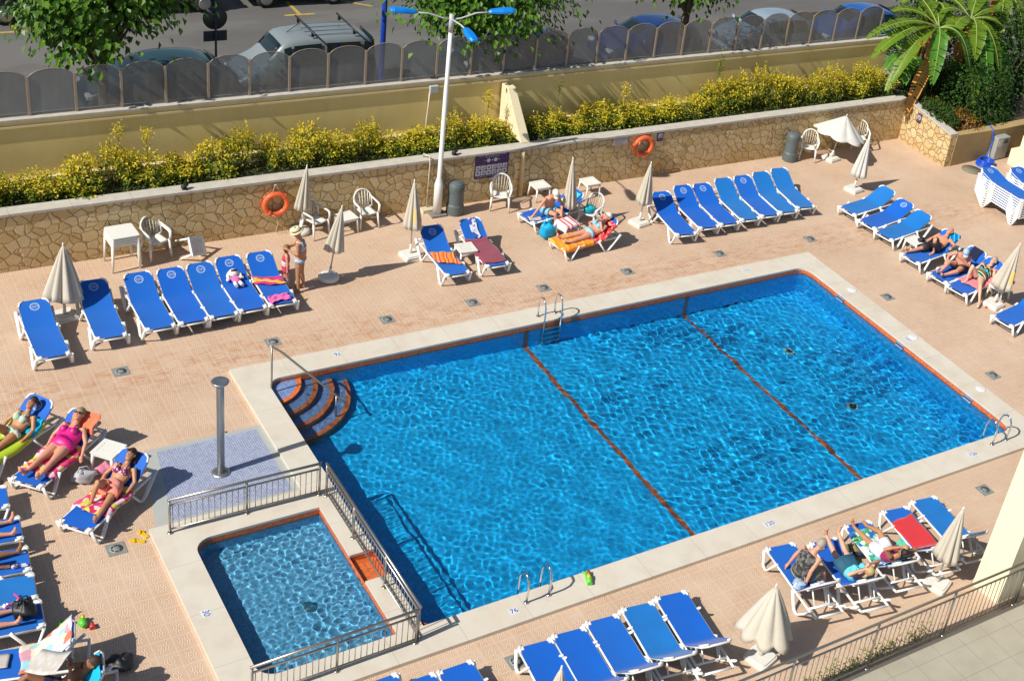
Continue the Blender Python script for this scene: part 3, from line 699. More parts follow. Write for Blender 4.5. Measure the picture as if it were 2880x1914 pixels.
def back_mesh(be):
    k = round(be, 2)
    if k in BACKF: return BACKF[k]
    mb = MB()
    def pt(s, y, o=-.03): x_, z_ = prof(s, be); nx, nz = prof_n(s, be); return (x_+nx*o, y, z_+nz*o)
    mb.tube([pt(1.20, -.28), pt(1.80, -.28), pt(1.885, -.20, -.03), pt(1.885, .20, -.03), pt(1.80, .28), pt(1.20, .28)], .022, 8)
    for sgn in (-1, 1): mb.tube([pt(1.905, sgn*.18, .0), pt(1.86, sgn*.262, .002), pt(1.76, sgn*.30, -.002)], .021, 6)
    mb.tube([pt(1.55, -.28, -.055), pt(1.55, .28, -.055)], .018, 6)
    if be > .2:
        p = pt(1.55, 0); xb = min(1.66, p[0]+.18)
        mb.tube([(p[0], -.16, p[2]), (xb, -.16, .33), (xb, .16, .33), (p[0], .16, p[2])], .016, 6)
    BACKF[k] = mb.mesh('back_frame', M_LWHITE); return BACKF[k]
LOUNGER = {}
def lounger(x, y, th, be, label, group, emblem=True, faded=False, z=0, foot_z=None):
    """x, y: middle of the foot end; th: compass of the head end; be: backrest angle (degrees)"""
    key = (round(be/3)*3, emblem, faded); bb = R(key[0])
    if key not in LOUNGER:
        r = empty('sun_lounger')
        for me in (FRAME_ME, *FOOTLEG, *HEADLEG): link(bpy.data.objects.new(me.name.split('.')[0], me), r)
        link(bpy.data.objects.new('back_frame', back_mesh(bb)), r); link(bpy.data.objects.new('sling', sling_mesh(bb, emblem, faded)), r)
        LOUNGER[key] = r
    else: r = copy_tree(LOUNGER[key])
    r.location = (x, y, z); r.rotation_euler = (0, 0, R(th)); r.rotation_mode = 'XYZ'
    tag(r, label, 'sun lounger', group)
    return dict(x=x, y=y, th=R(th), be=bb, z=z, o=r)
LG = {}
G1 = 'sun loungers in the row of seven by the stacked white tables'
ordn = ['first', 'second', 'third', 'fourth', 'fifth', 'sixth', 'seventh']
rowL = [(-3.66, 9.62, 90, 22), (-2.48, 9.94, 88, 29), (-1.48, 9.95, 90, 29), (-.78, 9.96, 90, 28), (-.13, 9.98, 90, 28), (.52, 10.03, 90, 30), (1.20, 10.05, 88.5, 27)]
lab1 = ['blue lounger standing alone on the near side of the wide half-open parasol', 'blue lounger shaded by the wide half-open parasol at the row\'s end',
        'empty blue lounger with a triangular shadow on its backrest, five from the standing woman', 'empty blue lounger, fourth counted from the standing woman and girl',
        'empty blue lounger next to the one that holds a white plush toy', 'blue lounger with a white plush toy sitting on it', 'blue lounger with magenta and pink towels beside the standing woman']
for k, (a, l_) in enumerate(zip(rowL, lab1)): LG[1+k] = lounger(*a, l_, G1)
LG[8] = lounger(5.45, 9.95, 88, 33, 'blue lounger with a bunched orange striped towel', 'pair of loungers behind the ladder')
LG[9] = lounger(6.56, 10.03, 88, 30, 'blue lounger under a maroon towel and a patterned strip', 'pair of loungers behind the ladder', emblem=False)
LG[10] = lounger(8.35, 12.0, 10, 36, 'blue lounger on which the man in a white cap sits', 'loungers by the life ring', emblem=False)
LG[11] = lounger(8.44, 10.50, 6, 36, 'lounger covered by orange and red towels under the woman in a pale bikini', 'loungers by the life ring', emblem=False)
G4 = 'sun loungers in the far row of seven'
lab4 = ['empty blue lounger half shaded by the parasol beside it, start of the far row', 'second lounger of the far row, a sliver of shadow across it', 'third lounger of the far row, emblem on its back', 'fourth lounger of the far row, faded and without an emblem',
        'fifth lounger of the far row, a small emblem between two faded ones', 'sixth lounger of the far row, faded blue', 'faded lounger that ends the far row towards the tilted parasol']
for k, (a, fd) in enumerate((((12.12, 9.87, 82, 31), 0), ((12.97, 10.0, 84, 32), 0), ((13.67, 10.0, 84, 28), 0), ((14.42, 10.04, 84, 32), 1), ((15.13, 10.05, 84, 31), 0), ((15.80, 10.06, 84, 32), 1), ((16.50, 10.14, 82, 29), 1))):
    LG[12+k] = lounger(*a, lab4[k], G4, emblem=not fd, faded=bool(fd))
G5 = 'three empty loungers facing the pool'
LG[19] = lounger(17.56, 9.61, 8, 27, 'faded empty lounger nearest the parasol base, top of the trio facing the pool', G5, False, True)
LG[20] = lounger(17.58, 8.75, 10, 25, 'bright blue empty lounger with an emblem between two faded ones', G5)
LG[21] = lounger(17.60, 8.04, 9, 25, 'faded empty lounger next to the reclining man in black shorts', G5, False, True)
G6 = 'loungers with bathers beside the right edge'
LG[22] = lounger(17.43, 6.74, 8, 33, 'blue lounger under the man reclining in black shorts', G6, False)
LG[23] = lounger(17.44, 5.65, 9, 36, 'blue lounger under the hunched man in a pale blue cap', G6, False)
LG[24] = lounger(17.49, 4.97, 10, 36, 'blue lounger with pink towel under the woman in a striped black swimsuit', G6)
LG[25] = lounger(17.56, 3.33, 9, 30, 'empty blue lounger cut off by the right edge of the photo', G6)
G7 = 'loungers in the row by the pillar'
LG[26] = lounger(6.78, -1.14, 261, 50, 'blue lounger on which the man in a camouflage vest sits', G7, False)
LG[27] = lounger(7.67, -1.38, 261, 47, 'blue lounger under the woman in a turquoise top', G7, False)
LG[28] = lounger(8.64, -1.26, 261, 46, 'blue lounger with a green leafy towel under the woman in white shorts', G7, False)
LG[29] = lounger(9.67, -1.24, 261, 46, 'blue lounger with a red towel spread along it', G7, False)
LG[30] = lounger(10.47, -1.24, 262, 46, 'empty faded blue lounger behind the closed parasol next to the pillar', G7, False, True)
G8 = 'loungers in the row of five by the open-edged parasol'
for k, (a, fd) in enumerate((((1.37, -1.36, 264, 44), 0), ((2.01, -1.36, 264, 45), 0), ((2.68, -1.34, 264, 44), 0), ((3.42, -1.33, 262, 42), 1), ((4.12, -1.35, 262, 42), 0))):
    LG[31+k] = lounger(*a, ('empty blue lounger with a bent white leg showing, left end of the five', 'empty blue lounger behind the pleated parasol tip', 'empty bright blue lounger in the middle of the five', 'empty faded blue lounger, the palest of the five',
                            'empty blue lounger nearest the big half-folded parasol, end of the five')[k], G8, False, bool(fd))
G9 = 'loungers cut off at the bottom edge below the paddling pool'
LG[36] = lounger(-1.24, -.98, 270, 44, 'blue lounger tip at the bottom edge, nearest the paddling pool railing', G9, False)
LG[37] = lounger(-.70, -1.22, 269, 44, 'dark blue lounger tip between two others at the bottom edge', G9, False)
LG[38] = lounger(-.05, -1.24, 269, 44, 'blue lounger tip at the bottom edge with its shadow on the tiles', G9, False)
G10 = 'loungers coming in from the left edge'
lab10 = ['empty blue lounger end at the left edge just below the woman in pink', 'blue lounger at the left edge with two bare feet on it', 'blue lounger at the left edge with dark legs and patterned sandals on it', 'empty pale blue lounger at the left edge between two occupied ones', 'blue lounger at the left edge with a black bag at its foot']
for k, (xx, yy) in enumerate(((-5.29, 5.62), (-5.26, 4.70), (-5.30, 3.89), (-5.35, 3.20), (-5.38, 2.53))):
    LG[39+k] = lounger(xx, yy, 174, 30, lab10[k], G10, False, k == 3)
LG[44] = lounger(-6.82, 1.86, -14, 44, 'blue lounger with a colourful patterned towel over its raised back', 'loungers in the bottom left corner', False)
LG[45] = lounger(-6.62, .98, -12, 46, 'blue lounger with a turquoise towel under the newspaper reader', 'loungers in the bottom left corner', False)
G11 = 'loungers of the three sunbathing women'
LG[46] = lounger(-5.72, 6.72, 34, 38, 'blue lounger with a lime green towel under the woman in a pale bikini', G11)
LG[47] = lounger(-4.98, 5.84, 42, 36, 'blue lounger with a pink floral towel under the woman in a pink swimsuit', G11, False)
LG[48] = lounger(-4.52, 4.37, 40, 36, 'blue lounger under the woman in a salmon sarong', G11, False)
nth = ['bottom', 'second from the bottom', 'third from the bottom', 'fourth from the bottom', 'fifth from the bottom', 'third from the top', 'second from the top', 'topmost']
for q_, (xx, yy, who) in enumerate(((23.02, 7.58, 'nearer the pool'), (24.0, 7.3, 'at the frame edge'))):
    for k in range(8): lounger(xx+.004*k, yy+.006*k, 90, 15, 'blue lounger, %s in the stack %s' % (nth[k], who), 'stacked loungers', emblem=(k == 7), z=.074*k)

# ---------------------------------------------------------------- towels that follow a lounger
def to_world(L, p):
    cs, sn = math.cos(L['th']), math.sin(L['th'])
    return (L['x']+p[0]*cs-p[1]*sn, L['y']+p[0]*sn+p[1]*cs, L['z']+p[2])
def towel(L, s0, s1, y0, y1, mat, name, label, cat='towel', skew=0, wav=.008, seed=1, over=.0, grp=None, nu=26, nv=14):
    rs = random.Random(seed); ph = [rs.uniform(0, 6) for _ in range(8)]
    def fn(a, c):
        s = s0+(s1-s0)*a+skew*(c-.5); y = y0+(y1-y0)*c
        s += .02*math.sin(7*c+ph[0]); y += .015*math.sin(6*a+ph[1])
        ss = min(max(s, -.0), 1.9); px, pz = prof(ss, L['be']); nx, nz = prof_n(ss, L['be'])
        h = .014+wav*(1+math.sin(11*a+4*c+ph[2])*.6+math.sin(17*c+5*a+ph[3])*.5)
        ex = s-ss; zz = 0
        if ex < 0: px += max(ex, -.03); zz = ex
        if ex > 0: zz = -ex; px += .03*0; h += .01
        lim = .305
        if abs(y) > lim:
            e = abs(y)-lim; y = math.copysign(lim+min(e, .03)+.02*math.sin(9*a+ph[4]), y); zz -= max(0, e-.02)
        return to_world(L, (px+nx*h, y, pz+nz*h+zz))
    mb = MB(); mb.grid(nu, nv, fn)
    o = mb.build(name, mat); so = o.modifiers.new('thick', 'SOLIDIFY'); so.thickness = .008; so.offset = 0
    tag(o, label, cat, grp); return o
def striped(name, cols, scale, rot=0, axis='X', rough=.9, dist=.0):
    b = NB(name); v = b.mapping(b.coords('Object'), (1, 1, 1), (0, 0, rot)); x, y, z = b.sep(v)
    f = b.math('FRACT', b.math('ADD', b.math('MULTIPLY', x if axis == 'X' else y, scale), b.math('MULTIPLY', b.noise(v, 3, 3), dist)))
    n = len(cols); c = b.ramp(f, [(i/n, cc) for i, cc in enumerate(cols)], 'CONSTANT')
    return b.done(b.pbsdf(c, rough, spec=.15, normal=b.bump(b.noise(v, 60, 3), .4, .006), sheen=.2))
def blotched(name, cols, scale, rough=.9, feat='F1'):
    b = NB(name); v = b.coords('Object')
    Pd = b.n('ShaderNodeVectorMath', operation='ADD'); b.l(v, Pd.inputs[0])
    nz = b.n('ShaderNodeTexNoise'); b.l(v, nz.inputs['Vector']); nz.inputs['Scale'].default_value = scale*.8
    s2 = b.n('ShaderNodeVectorMath', operation='SCALE'); b.l(nz.outputs['Color'], s2.inputs[0]); s2.inputs['Scale'].default_value = .6/scale; b.l(s2.outputs[0], Pd.inputs[1])
    cc = b.voro(Pd.outputs[0], scale, 'F1', 'Color'); sp = b.n('ShaderNodeSeparateColor'); b.l(cc, sp.inputs[0])
    n = len(cols); c = b.ramp(sp.outputs[0], [(i/n, q) for i, q in enumerate(cols)], 'CONSTANT')
    return b.done(b.pbsdf(c, rough, spec=.15, normal=b.bump(b.noise(v, 60, 3), .4, .006), sheen=.2))
def terry(name, col, var=.12): return simple(name, col, .92, var=var, scale=7, spec=.15, bump=.5, bscale=70, sheen=.25)
M_MAROON = terry('maroon_towel', (.26, .05, .085)); M_ORSTR = striped('orange_striped_towel', [(.80, .22, .02), (.75, .10, .03), (.85, .42, .05), (.55, .05, .10), (.85, .28, .02)], 5, .3, 'X', dist=.4)
M_MAG = striped('magenta_yellow_towel', [(.50, .04, .20), (.55, .05, .24), (.48, .04, .18), (.85, .45, .03)], 2.3, .5, 'Y', dist=.6)
M_PINKT = terry('pink_cloth', (.78, .14, .42)); M_STRIP = blotched('white_blue_print', [(.6, .6, .7), (.05, .08, .35), (.65, .65, .72)], 14)
M_ORTOW = striped('orange_terry_stripes', [(.90, .30, .02), (.90, .42, .05), (.85, .22, .01), (.90, .33, .03)], 4, .1, 'X', dist=.2)
M_REDTOW = blotched('red_floral_towel', [(.62, .03, .03), (.72, .05, .05), (.60, .02, .03), (.75, .32, .28)], 22)
M_RED = terry('red_towel', (.60, .025, .035)); M_LIME = terry('lime_towel', (.40, .55, .02)); M_TURQ = terry('turquoise_towel', (.0, .42, .66), .2)
M_FLORAL = blotched('pink_floral_towel', [(.65, .03, .16), (.75, .06, .22), (.65, .03, .16), (.75, .55, .62), (.60, .62, .08), (.55, .02, .10)], 11)
M_LEAF = blotched('green_leafy_towel', [(.70, .75, .74), (.02, .35, .20), (.66, .72, .72), (.02, .12, .50), (.10, .50, .55), (.05, .40, .12)], 12)
M_MULTI = blotched('multicolour_print', [(.70, .68, .45), (.30, .55, .62), (.72, .62, .50), (.60, .30, .38), (.48, .62, .42), (.55, .52, .75), (.72, .66, .62), (.60, .18, .10)], 6)
M_CORAL = terry('coral_towel', (.80, .20, .10)); M_PEACH = terry('pink_terry', (.85, .22, .25)); M_BLUEPR = blotched('blue_white_print', [(.03, .15, .55), (.55, .62, .72), (.02, .10, .45), (.75, .36, .12)], 13)
M_BLUSTR = striped('blue_striped_towel', [(.0, .16, .50), (.02, .42, .60), (.0, .10, .38)], 9, .6, 'X', dist=.3); M_NAVY = terry('navy_cloth', (.015, .018, .05))
towel(LG[7], .82, 1.14, -.36, .33, M_MAG, 'towel', 'crumpled magenta and yellow towel across the last lounger of the left row', skew=.18, wav=.022, seed=4)
towel(LG[7], .06, .34, -.20, .28, M_PINKT, 'towel', 'small pink cloth crumpled at a lounger\'s foot', 'cloth', skew=-.1, wav=.03, seed=5)
towel(LG[8], .50, 1.04, -.26, .30, M_ORSTR, 'towel', 'bunched orange and yellow striped towel', skew=.25, wav=.022, seed=6)
towel(LG[9], .10, 1.28, -.30, .36, M_MAROON, 'towel', 'plain maroon towel spread over the lower half of a lounger', wav=.010, seed=7)
towel(LG[9], 1.30, 1.88, -.13, .06, M_STRIP, 'towel', 'narrow white towel strip with blue print on a raised backrest', wav=.004, seed=8)
towel(LG[10], 1.34, 1.84, -.20, .20, blotched('yellow_turquoise_print', [(.75, .52, .04), (.02, .45, .60), (.70, .55, .08), (.05, .55, .60)], 9), 'towel', 'small yellow and turquoise towel on a blue backrest behind a parasol', wav=.008, seed=9)
towel(LG[11], -.06, .98, -.44, .36, M_ORTOW, 'towel', 'thick orange striped towel over the foot half of a lounger', wav=.018, seed=10)
towel(LG[11], .92, 1.80, -.42, .32, M_REDTOW, 'towel', 'red floral towel over a raised backrest under the bikini woman', wav=.012, seed=11)
towel(LG[29], .30, 1.42, -.30, .27, M_RED, 'towel', 'plain bright red towel laid along a lounger', wav=.006, skew=-.15, seed=12)
towel(LG[28], .22, 1.50, -.34, .40, M_LEAF, 'towel', 'white towel with green and blue leaf print under the woman in white shorts', wav=.008, seed=13)
towel(LG[26], .62, 1.20, .02, .34, M_BLUEPR, 'towel', 'blue and white patterned towel beside the man in the camouflage vest', wav=.012, seed=14)
towel(LG[44], .92, 1.92, -.28, .34, M_MULTI, 'towel', 'multicoloured patterned beach towel over a raised backrest in the bottom corner', wav=.012, seed=15)
towel(LG[45], 1.34, 1.98, -.34, .22, M_TURQ, 'towel', 'turquoise towel hung over the newspaper reader\'s backrest', wav=.016, seed=16)
towel(LG[46], .20, 1.50, -.42, .30, M_LIME, 'towel', 'lime green towel under the woman in a pale bikini', wav=.014, seed=17)
towel(LG[46], 1.10, 1.52, -.40, -.08, M_TURQ, 'towel', 'bunched turquoise towel beside the bikini woman\'s shoulder', wav=.05, seed=18)
towel(LG[47], .30, 1.25, -.40, .36, M_FLORAL, 'towel', 'pink floral towel under the woman in a pink swimsuit', wav=.014, seed=19)
towel(LG[47], 1.50, 1.99, -.34, .16, M_CORAL, 'towel', 'coral towel thrown over the backrest behind the woman in pink', wav=.02, seed=20)
towel(LG[48], .42, 1.24, -.40, .34, M_FLORAL, 'towel', 'pink floral towel under the woman in a salmon sarong', wav=.016, seed=21)
towel(LG[24], .52, 1.62, -.36, .30, M_PEACH, 'towel', 'plain pink towel under the woman in the striped swimsuit', wav=.014, seed=22)
towel(LG[22], 1.50, 1.99, -.30, .06, M_BLUSTR, 'towel', 'blue and turquoise striped towel over the reclining man\'s backrest', wav=.02, seed=23)
towel(LG[23], 1.52, 1.97, -.16, .16, M_NAVY, 'towel', 'black cloth hung over the backrest behind the man in a cap', 'cloth', wav=.012, seed=24)
# ================================================================ parasols
def canvas(name, col):
    b = NB(name); v = b.coords('Object'); c = b.ramp(b.noise(b.mapping(v, (1, 1, .3)), 4, 5), [(.3, tuple(x*.86 for x in col)), (.7, col)])
    d = b.n('ShaderNodeBsdfDiffuse'); b.val(d.inputs[0], c); t = b.n('ShaderNodeBsdfTranslucent'); b.val(t.inputs[0], c)
    b.l(b.bump(b.noise(v, 60, 3), .2, .003), d.inputs['Normal'])
    m = b.n('ShaderNodeMixShader'); m.inputs[0].default_value = .22; b.l(d.outputs[0], m.inputs[1]); b.l(t.outputs[0], m.inputs[2]); return b.done(m.outputs[0])
M_CANVAS = canvas('cream_canvas', (.72, .67, .57)); M_CANW = canvas('white_canvas', (.80, .79, .74))
M_POLE = simple('grey_pole', (.55, .55, .55), .35, metal=.4); M_BASE = simple('white_base', (.70, .69, .64), .55, var=.08, scale=4)
M_PRINTO = simple('worn_orange_print', (.75, .50, .16), .9)
CAMR = Vector((.826, -.563, 0))
def parasol(x, y, h, shift, frac, rad, label, base='square', mat=None, seed=1, base_rot=0.2, patch=False, fall=1.0, aim=None, squash=1.0):
    rad *= .88 if rad < .8 else 1
    mat = mat or M_CANVAS; rs = random.Random(seed)
    root = empty('parasol', (x, y, 0)); tag(root, label, 'parasol', 'parasols round the pool')
    top = Vector((0, 0, h))+CAMR*shift if aim is None else Vector(aim)
    ax = top.normalized(); L = top.length
    mb = MB()
    if base == 'square':
        mb.prism(rrect(.46, .46, .05, 3), 0, .075, rz=base_rot); mb.prism(rrect(.40, .40, .05, 3), .075, .10, rz=base_rot)
    else: mb.lathe([(.22, 0), (.25, .03), (.25, .09), (.20, .13), (.06, .15), (0, .15)], 24)
    mb.build('base', M_BASE, root)
    mb = MB(); mb.tube([ax*.08, ax*.36], [.038, .030], 10); mb.build('socket', M_BASE, root)
    mb = MB(); mb.tube([ax*.30, ax*(L-.04)], .018, 8); mb.build('pole', M_POLE, root)
    mb = MB(); mb.tube([ax*(L-.05), ax*(L+.05)], [.02, .012], 8); mb.build('finial', M_LWHITE, root)
    u = ax.orthogonal().normalized(); v = ax.cross(u)
    NR, NT = 12, 64
    Lc = L*frac; ph = rs.uniform(0, 6); amp = [rs.uniform(.75, 1.25) for _ in range(8)]
    def fn(a, c):
        t = c; th = 2*math.pi*a
        k = th/(2*math.pi)*8; i = int(k) % 8; f = k-int(k)
        rib = abs(math.cos(math.pi*k))                              # 1 at the ribs, 0 in the folds
        r_ = .012+rad*(t**.85*(.62+.38*rib*amp[i]) if rad < .4 else t**.85*(.80+.22*rib) if rad < .8 else t*(.86+.14*rib))
        r_ *= 1+(.10 if rad < .8 else .03)*math.sin(3*th+ph)*t
        d = Lc*t*fall
        d += (.05+.04*amp[i])*rad/.25*t**6*(1-rib)*(-.15 if rad > .8 else -.6 if rad > .4 else .8)
        return ax*(L-.02-d)+u*(r_*math.cos(th))+v*(r_*math.sin(th))*squash
    mb = MB(); mb.grid(NT, NR, fn, closed_u=True); o = mb.build('canopy', mat, root)
    so = o.modifiers.new('thick', 'SOLIDIFY'); so.thickness = .006
    mb = MB()
    for k in range(8):
        th = 2*math.pi*k/8; r0 = rad*(.5 if rad < .4 else .8)
        mb = MB(); mb.tube([ax*(L-Lc*.55), ax*(L-Lc*.9*fall)+u*(r0*.8*math.cos(th))+v*(r0*.8*math.sin(th))], .006, 5); mb.build('rib', M_POLE, root)
    if patch:
        mb = MB()
        for th0 in (3.6, 4.6): mb.grid(5, 5, lambda a, c: (lambda p: p+(p-ax*p.dot(ax)).normalized()*.012)(Vector(fn((th0+a*.35)/(2*math.pi), .55+.3*c))))
        mb.build('printed_patch', M_PRINTO, root)
    return root
parasol(-3.05, 11.56, 1.80, .075, .66, .44, 'wide half-closed cream parasol on a square base at the end of the left row', seed=1)
parasol(2.89, 13.60, 1.85, .13, .60, .22, 'slim closed cream parasol close to the stone wall beside the life ring', seed=2, base='round')
parasol(2.72, 11.26, 1.97, .25, .56, .25, 'tilted closed cream parasol on a round white base right of the standing woman', base='round', seed=3)
parasol(4.98, 11.65, 2.08, -.02, .58, .26, 'closed cream parasol with a faint orange print by the striped-towel lounger', seed=4, base_rot=.1, patch=True)
parasol(9.55, 11.70, 2.05, -.12, .66, .20, 'slim closed cream parasol standing between the man in a cap and the chair', seed=5)
parasol(11.57, 11.34, 1.85, .07, .62, .25, 'closed cream parasol at the start of the far row of loungers', seed=6)
parasol(18.46, 4.40, 1.90, .21, .66, .30, 'loosely closed cream parasol with an orange print beside the striped-swimsuit woman', seed=9, patch=True)
parasol(9.25, -3.05, 1.88, .05, .60, .28, 'closed pleated cream parasol next to the cream pillar', seed=10, base_rot=.4)
parasol(4.93, -3.09, 1.68, -.03, .62, .56, 'big half-folded cream parasol with hanging flaps behind the terrace railing', seed=11, base_rot=.3)
parasol(.55, -3.35, 2.0, .0, .7, .36, 'pleated cream parasol top at the bottom edge in front of the five loungers', seed=12)
parasol(19.23, 11.14, 1.82, .11, .70, .26, 'closed white parasol with long drooping folds in front of the white chair', mat=M_CANW, seed=8)
# the open parasol that leans over
root = parasol(19.97, 13.15, 1.5, .1, .42, .86, 'open white parasol leaning low between two white chairs', mat=M_CANW, seed=7, aim=(.26, -.02, 1.50), patch=False)
# ---------------------------------------------------------------- white plastic chairs and tables
M_CHAIR = simple('white_garden_plastic', (.74, .74, .70), .35, var=.05, scale=3)
def make_chair(name='garden_chair'):
    r = empty(name)
    mb = MB(); mb.grid(8, 6, lambda a, c: ((-.20+.40*a)*(1-.10*c), -.21+.42*c, .43+.012*math.cos(a*6.28)-.02*c)); o = mb.build('seat', M_CHAIR, r); so = o.modifiers.new('t', 'SOLIDIFY'); so.thickness = .02
    # backrest: an arch filled with slats
    def arch(t): a = math.pi*t; return Vector((-.235*math.cos(a), .22+.10*math.sin(a)*1.0, .66+.22*math.sin(a)))
    mb = MB(); mb.tube([Vector((-.24, .16, .44))]+[arch(i/14) for i in range(15)]+[Vector((.24, .16, .44))], .022, 8); mb.build('back_frame', M_CHAIR, r)
    mb = MB()
    for k in range(7):
        t = .16+.68*k/6; p = arch(t); mb = MB(); mb.tube([Vector((p.x*.72, .205, .43)), Vector((p.x*.9, .235, .60)), p-Vector((0, 0, .01))], .014, 5, flat=(.5, 1.1)); mb.build('slat', M_CHAIR, r)
    for s in (-1, 1):
        mb = MB(); mb.tube([(s*.235, .24, .69), (s*.275, .10, .65), (s*.28, -.10, .65), (s*.27, -.20, .64), (s*.25, -.235, .55), (s*.235, -.23, .44)], [.022, .026, .028, .028, .024, .024], 8, flat=(.7, 1.2)); mb.build('armrest', M_CHAIR, r)
        mb = MB(); mb.tube([(s*.225, -.20, .44), (s*.255, -.255, .0)], [.032, .020], 8); mb.build('leg', M_CHAIR, r)
        mb = MB(); mb.tube([(s*.20, .20, .44), (s*.235, .285, .0)], [.030, .020], 8); mb.build('leg', M_CHAIR, r)
    return r
chair0 = None
def chair(x, y, rz, label, z=0, tilt=None):
    global chair0
    r = make_chair() if chair0 is None else copy_tree(chair0)
    if chair0 is None: chair0 = r
    r.location = (x, y, z); r.rotation_euler = (0, 0, R(rz)) if tilt is None else tilt
    tag(r, label, 'chair', 'white plastic garden chairs'); return r
# local -y is the front of the chair
chair(-.60, 13.52, 12, 'topmost of two nested white chairs beside the stacked tables'); chair(-.60, 13.55, 12, 'lower of two nested white chairs beside the stacked tables', z=-.0)
bpy.data.objects[chair0.name].location.z = .055
chair(3.20, 13.40, 20, 'white chair standing behind the woman\'s straw hat')
chair(4.56, 13.48, 2, 'white chair against the stone wall left of the lamp post')
chair(8.30, 13.30, -28, 'white chair under the purple notice board')
chair(10.16, 11.66, -62, 'white chair holding a turquoise bag between the two occupied loungers')
chair(19.20, 13.42, -40, 'white chair behind the grey litter bin')
chair(21.45, 13.55, -35, 'white chair in the corner behind the leaning parasol')
def make_table(name, w_, h, slats, mat=M_CHAIR):
    r = empty(name); mb = MB()
    if slats:
        for sx in (-1, 1): mb.box((sx*(w_/2-.035), 0, h-.015), (.07, w_, .03))
        for sy in (-1, 1): mb.box((0, sy*(w_/2-.035), h-.0155), (w_-.14, .07, .03))
        for k in range(slats):
            xx = -w_/2+.07+(w_-.14)*(k+.5)/slats; mb.box((xx, 0, h-.016), ((w_-.14)/slats*.62, w_-.14, .028))
    else: mb.prism(rrect(w_, w_, .05, 4), h-.03, h)
    mb.build('table_top', mat, r)
    mb = MB()
    for s in (-1, 1): mb.box((s*(w_/2-.03), 0, h-.055), (.02, w_-.08, .05)); mb.box((0, s*(w_/2-.03), h-.056), (w_-.08, .02, .05))
    mb.build('apron', mat, r)
    for sx in (-1, 1):
        for sy in (-1, 1):
            mb = MB(); mb.tube([(sx*(w_/2-.04), sy*(w_/2-.04), h-.03), (sx*(w_/2-.005), sy*(w_/2-.005), 0)], [.034, .022], 6); mb.build('leg', mat, r)
    return r
small0 = make_table('side_table', .46, .43, 6)
def small(x, y, rz, label, tilt=None, z=0):
    r = small0 if 'label' not in small0 else copy_tree(small0)
    r.location = (x, y, z); r.rotation_euler = (0, 0, R(rz)) if tilt is None else tilt; tag(r, label, 'table', 'low white side tables'); return r
small(3.98, 13.35, 8, 'low white slatted table between the two chairs behind the tilted parasol')
small(9.62, 13.50, 2, 'low white table at the stone wall right of the sand coloured pipe')
small(11.10, 13.28, 2, 'low white slatted table by the stone wall behind the parasol')
small(-3.48, 6.20, 42, 'low white slatted table between the women in pink and salmon')
small(18.82, 4.62, 10, 'low white table with a turquoise bag beside the striped-swimsuit woman')
small(18.28, 7.42, 8, 'low white table beside the reclining man, half hidden by him')
small(9.28, 11.36, 8, 'low white table draped with a red and white towel')
small(.02, 13.42, 0, 'low white slatted table tipped over on its side next to the nested chairs', tilt=(R(58), R(18), R(28)), z=.12)
small(6.13, 10.96, -4, 'low white table between the orange-towel and maroon-towel loungers')
t0 = make_table('dining_table', .62, .72, 0)
for k in range(4):
    r = t0 if k == 0 else copy_tree(t0)
    r.location = (-1.40+.006*k, 13.36, .055*k); r.rotation_euler = (0, 0, R(3))
    tag(r, 'white square table, %s in the stack of four by the stone wall' % ('lowest', 'second from the ground', 'third from the ground', 'topmost')[k], 'table', 'stacked white tables')
# ---------------------------------------------------------------- litter bins
M_BIN = simple('grey_bin_plastic', (.10, .125, .13), .5, var=.1, scale=4)
def bin_(x, y, rz, lab):
    r = empty('litter_bin', (x, y, 0), R(rz)); tag(r, lab, 'litter bin', 'grey litter bins by the stone wall')
    mb = MB(); mb.lathe([(.20, 0), (.232, .02), (.232, .24), (.222, .28), (.205, .31), (.205, .66), (.21, .68)], 28, smooth=False); mb.build('body', M_BIN, r)
    mb = MB(); mb.lathe([(.212, .68), (.215, .70), (.212, .84), (.18, .91), (.10, .95), (0, .96)], 28, smooth=False); mb.lathe([(.218, .76), (.218, .785), (.205, .79)], 28); mb.build('lid', M_BIN, r)
    mb = MB(); mb.grid(8, 2, lambda a, c: (.2135*math.sin(-.5+a), -.2135*math.cos(-.5+a), .725+.085*c)); o = mb.build('slot', M_DARK, r); so = o.modifiers.new('t', 'SOLIDIFY'); so.thickness = .012
bin_(7.02, 13.40, 20, 'grey domed litter bin beside the lamp post'); bin_(18.55, 13.50, 20, 'grey domed litter bin near the leaning white parasol')
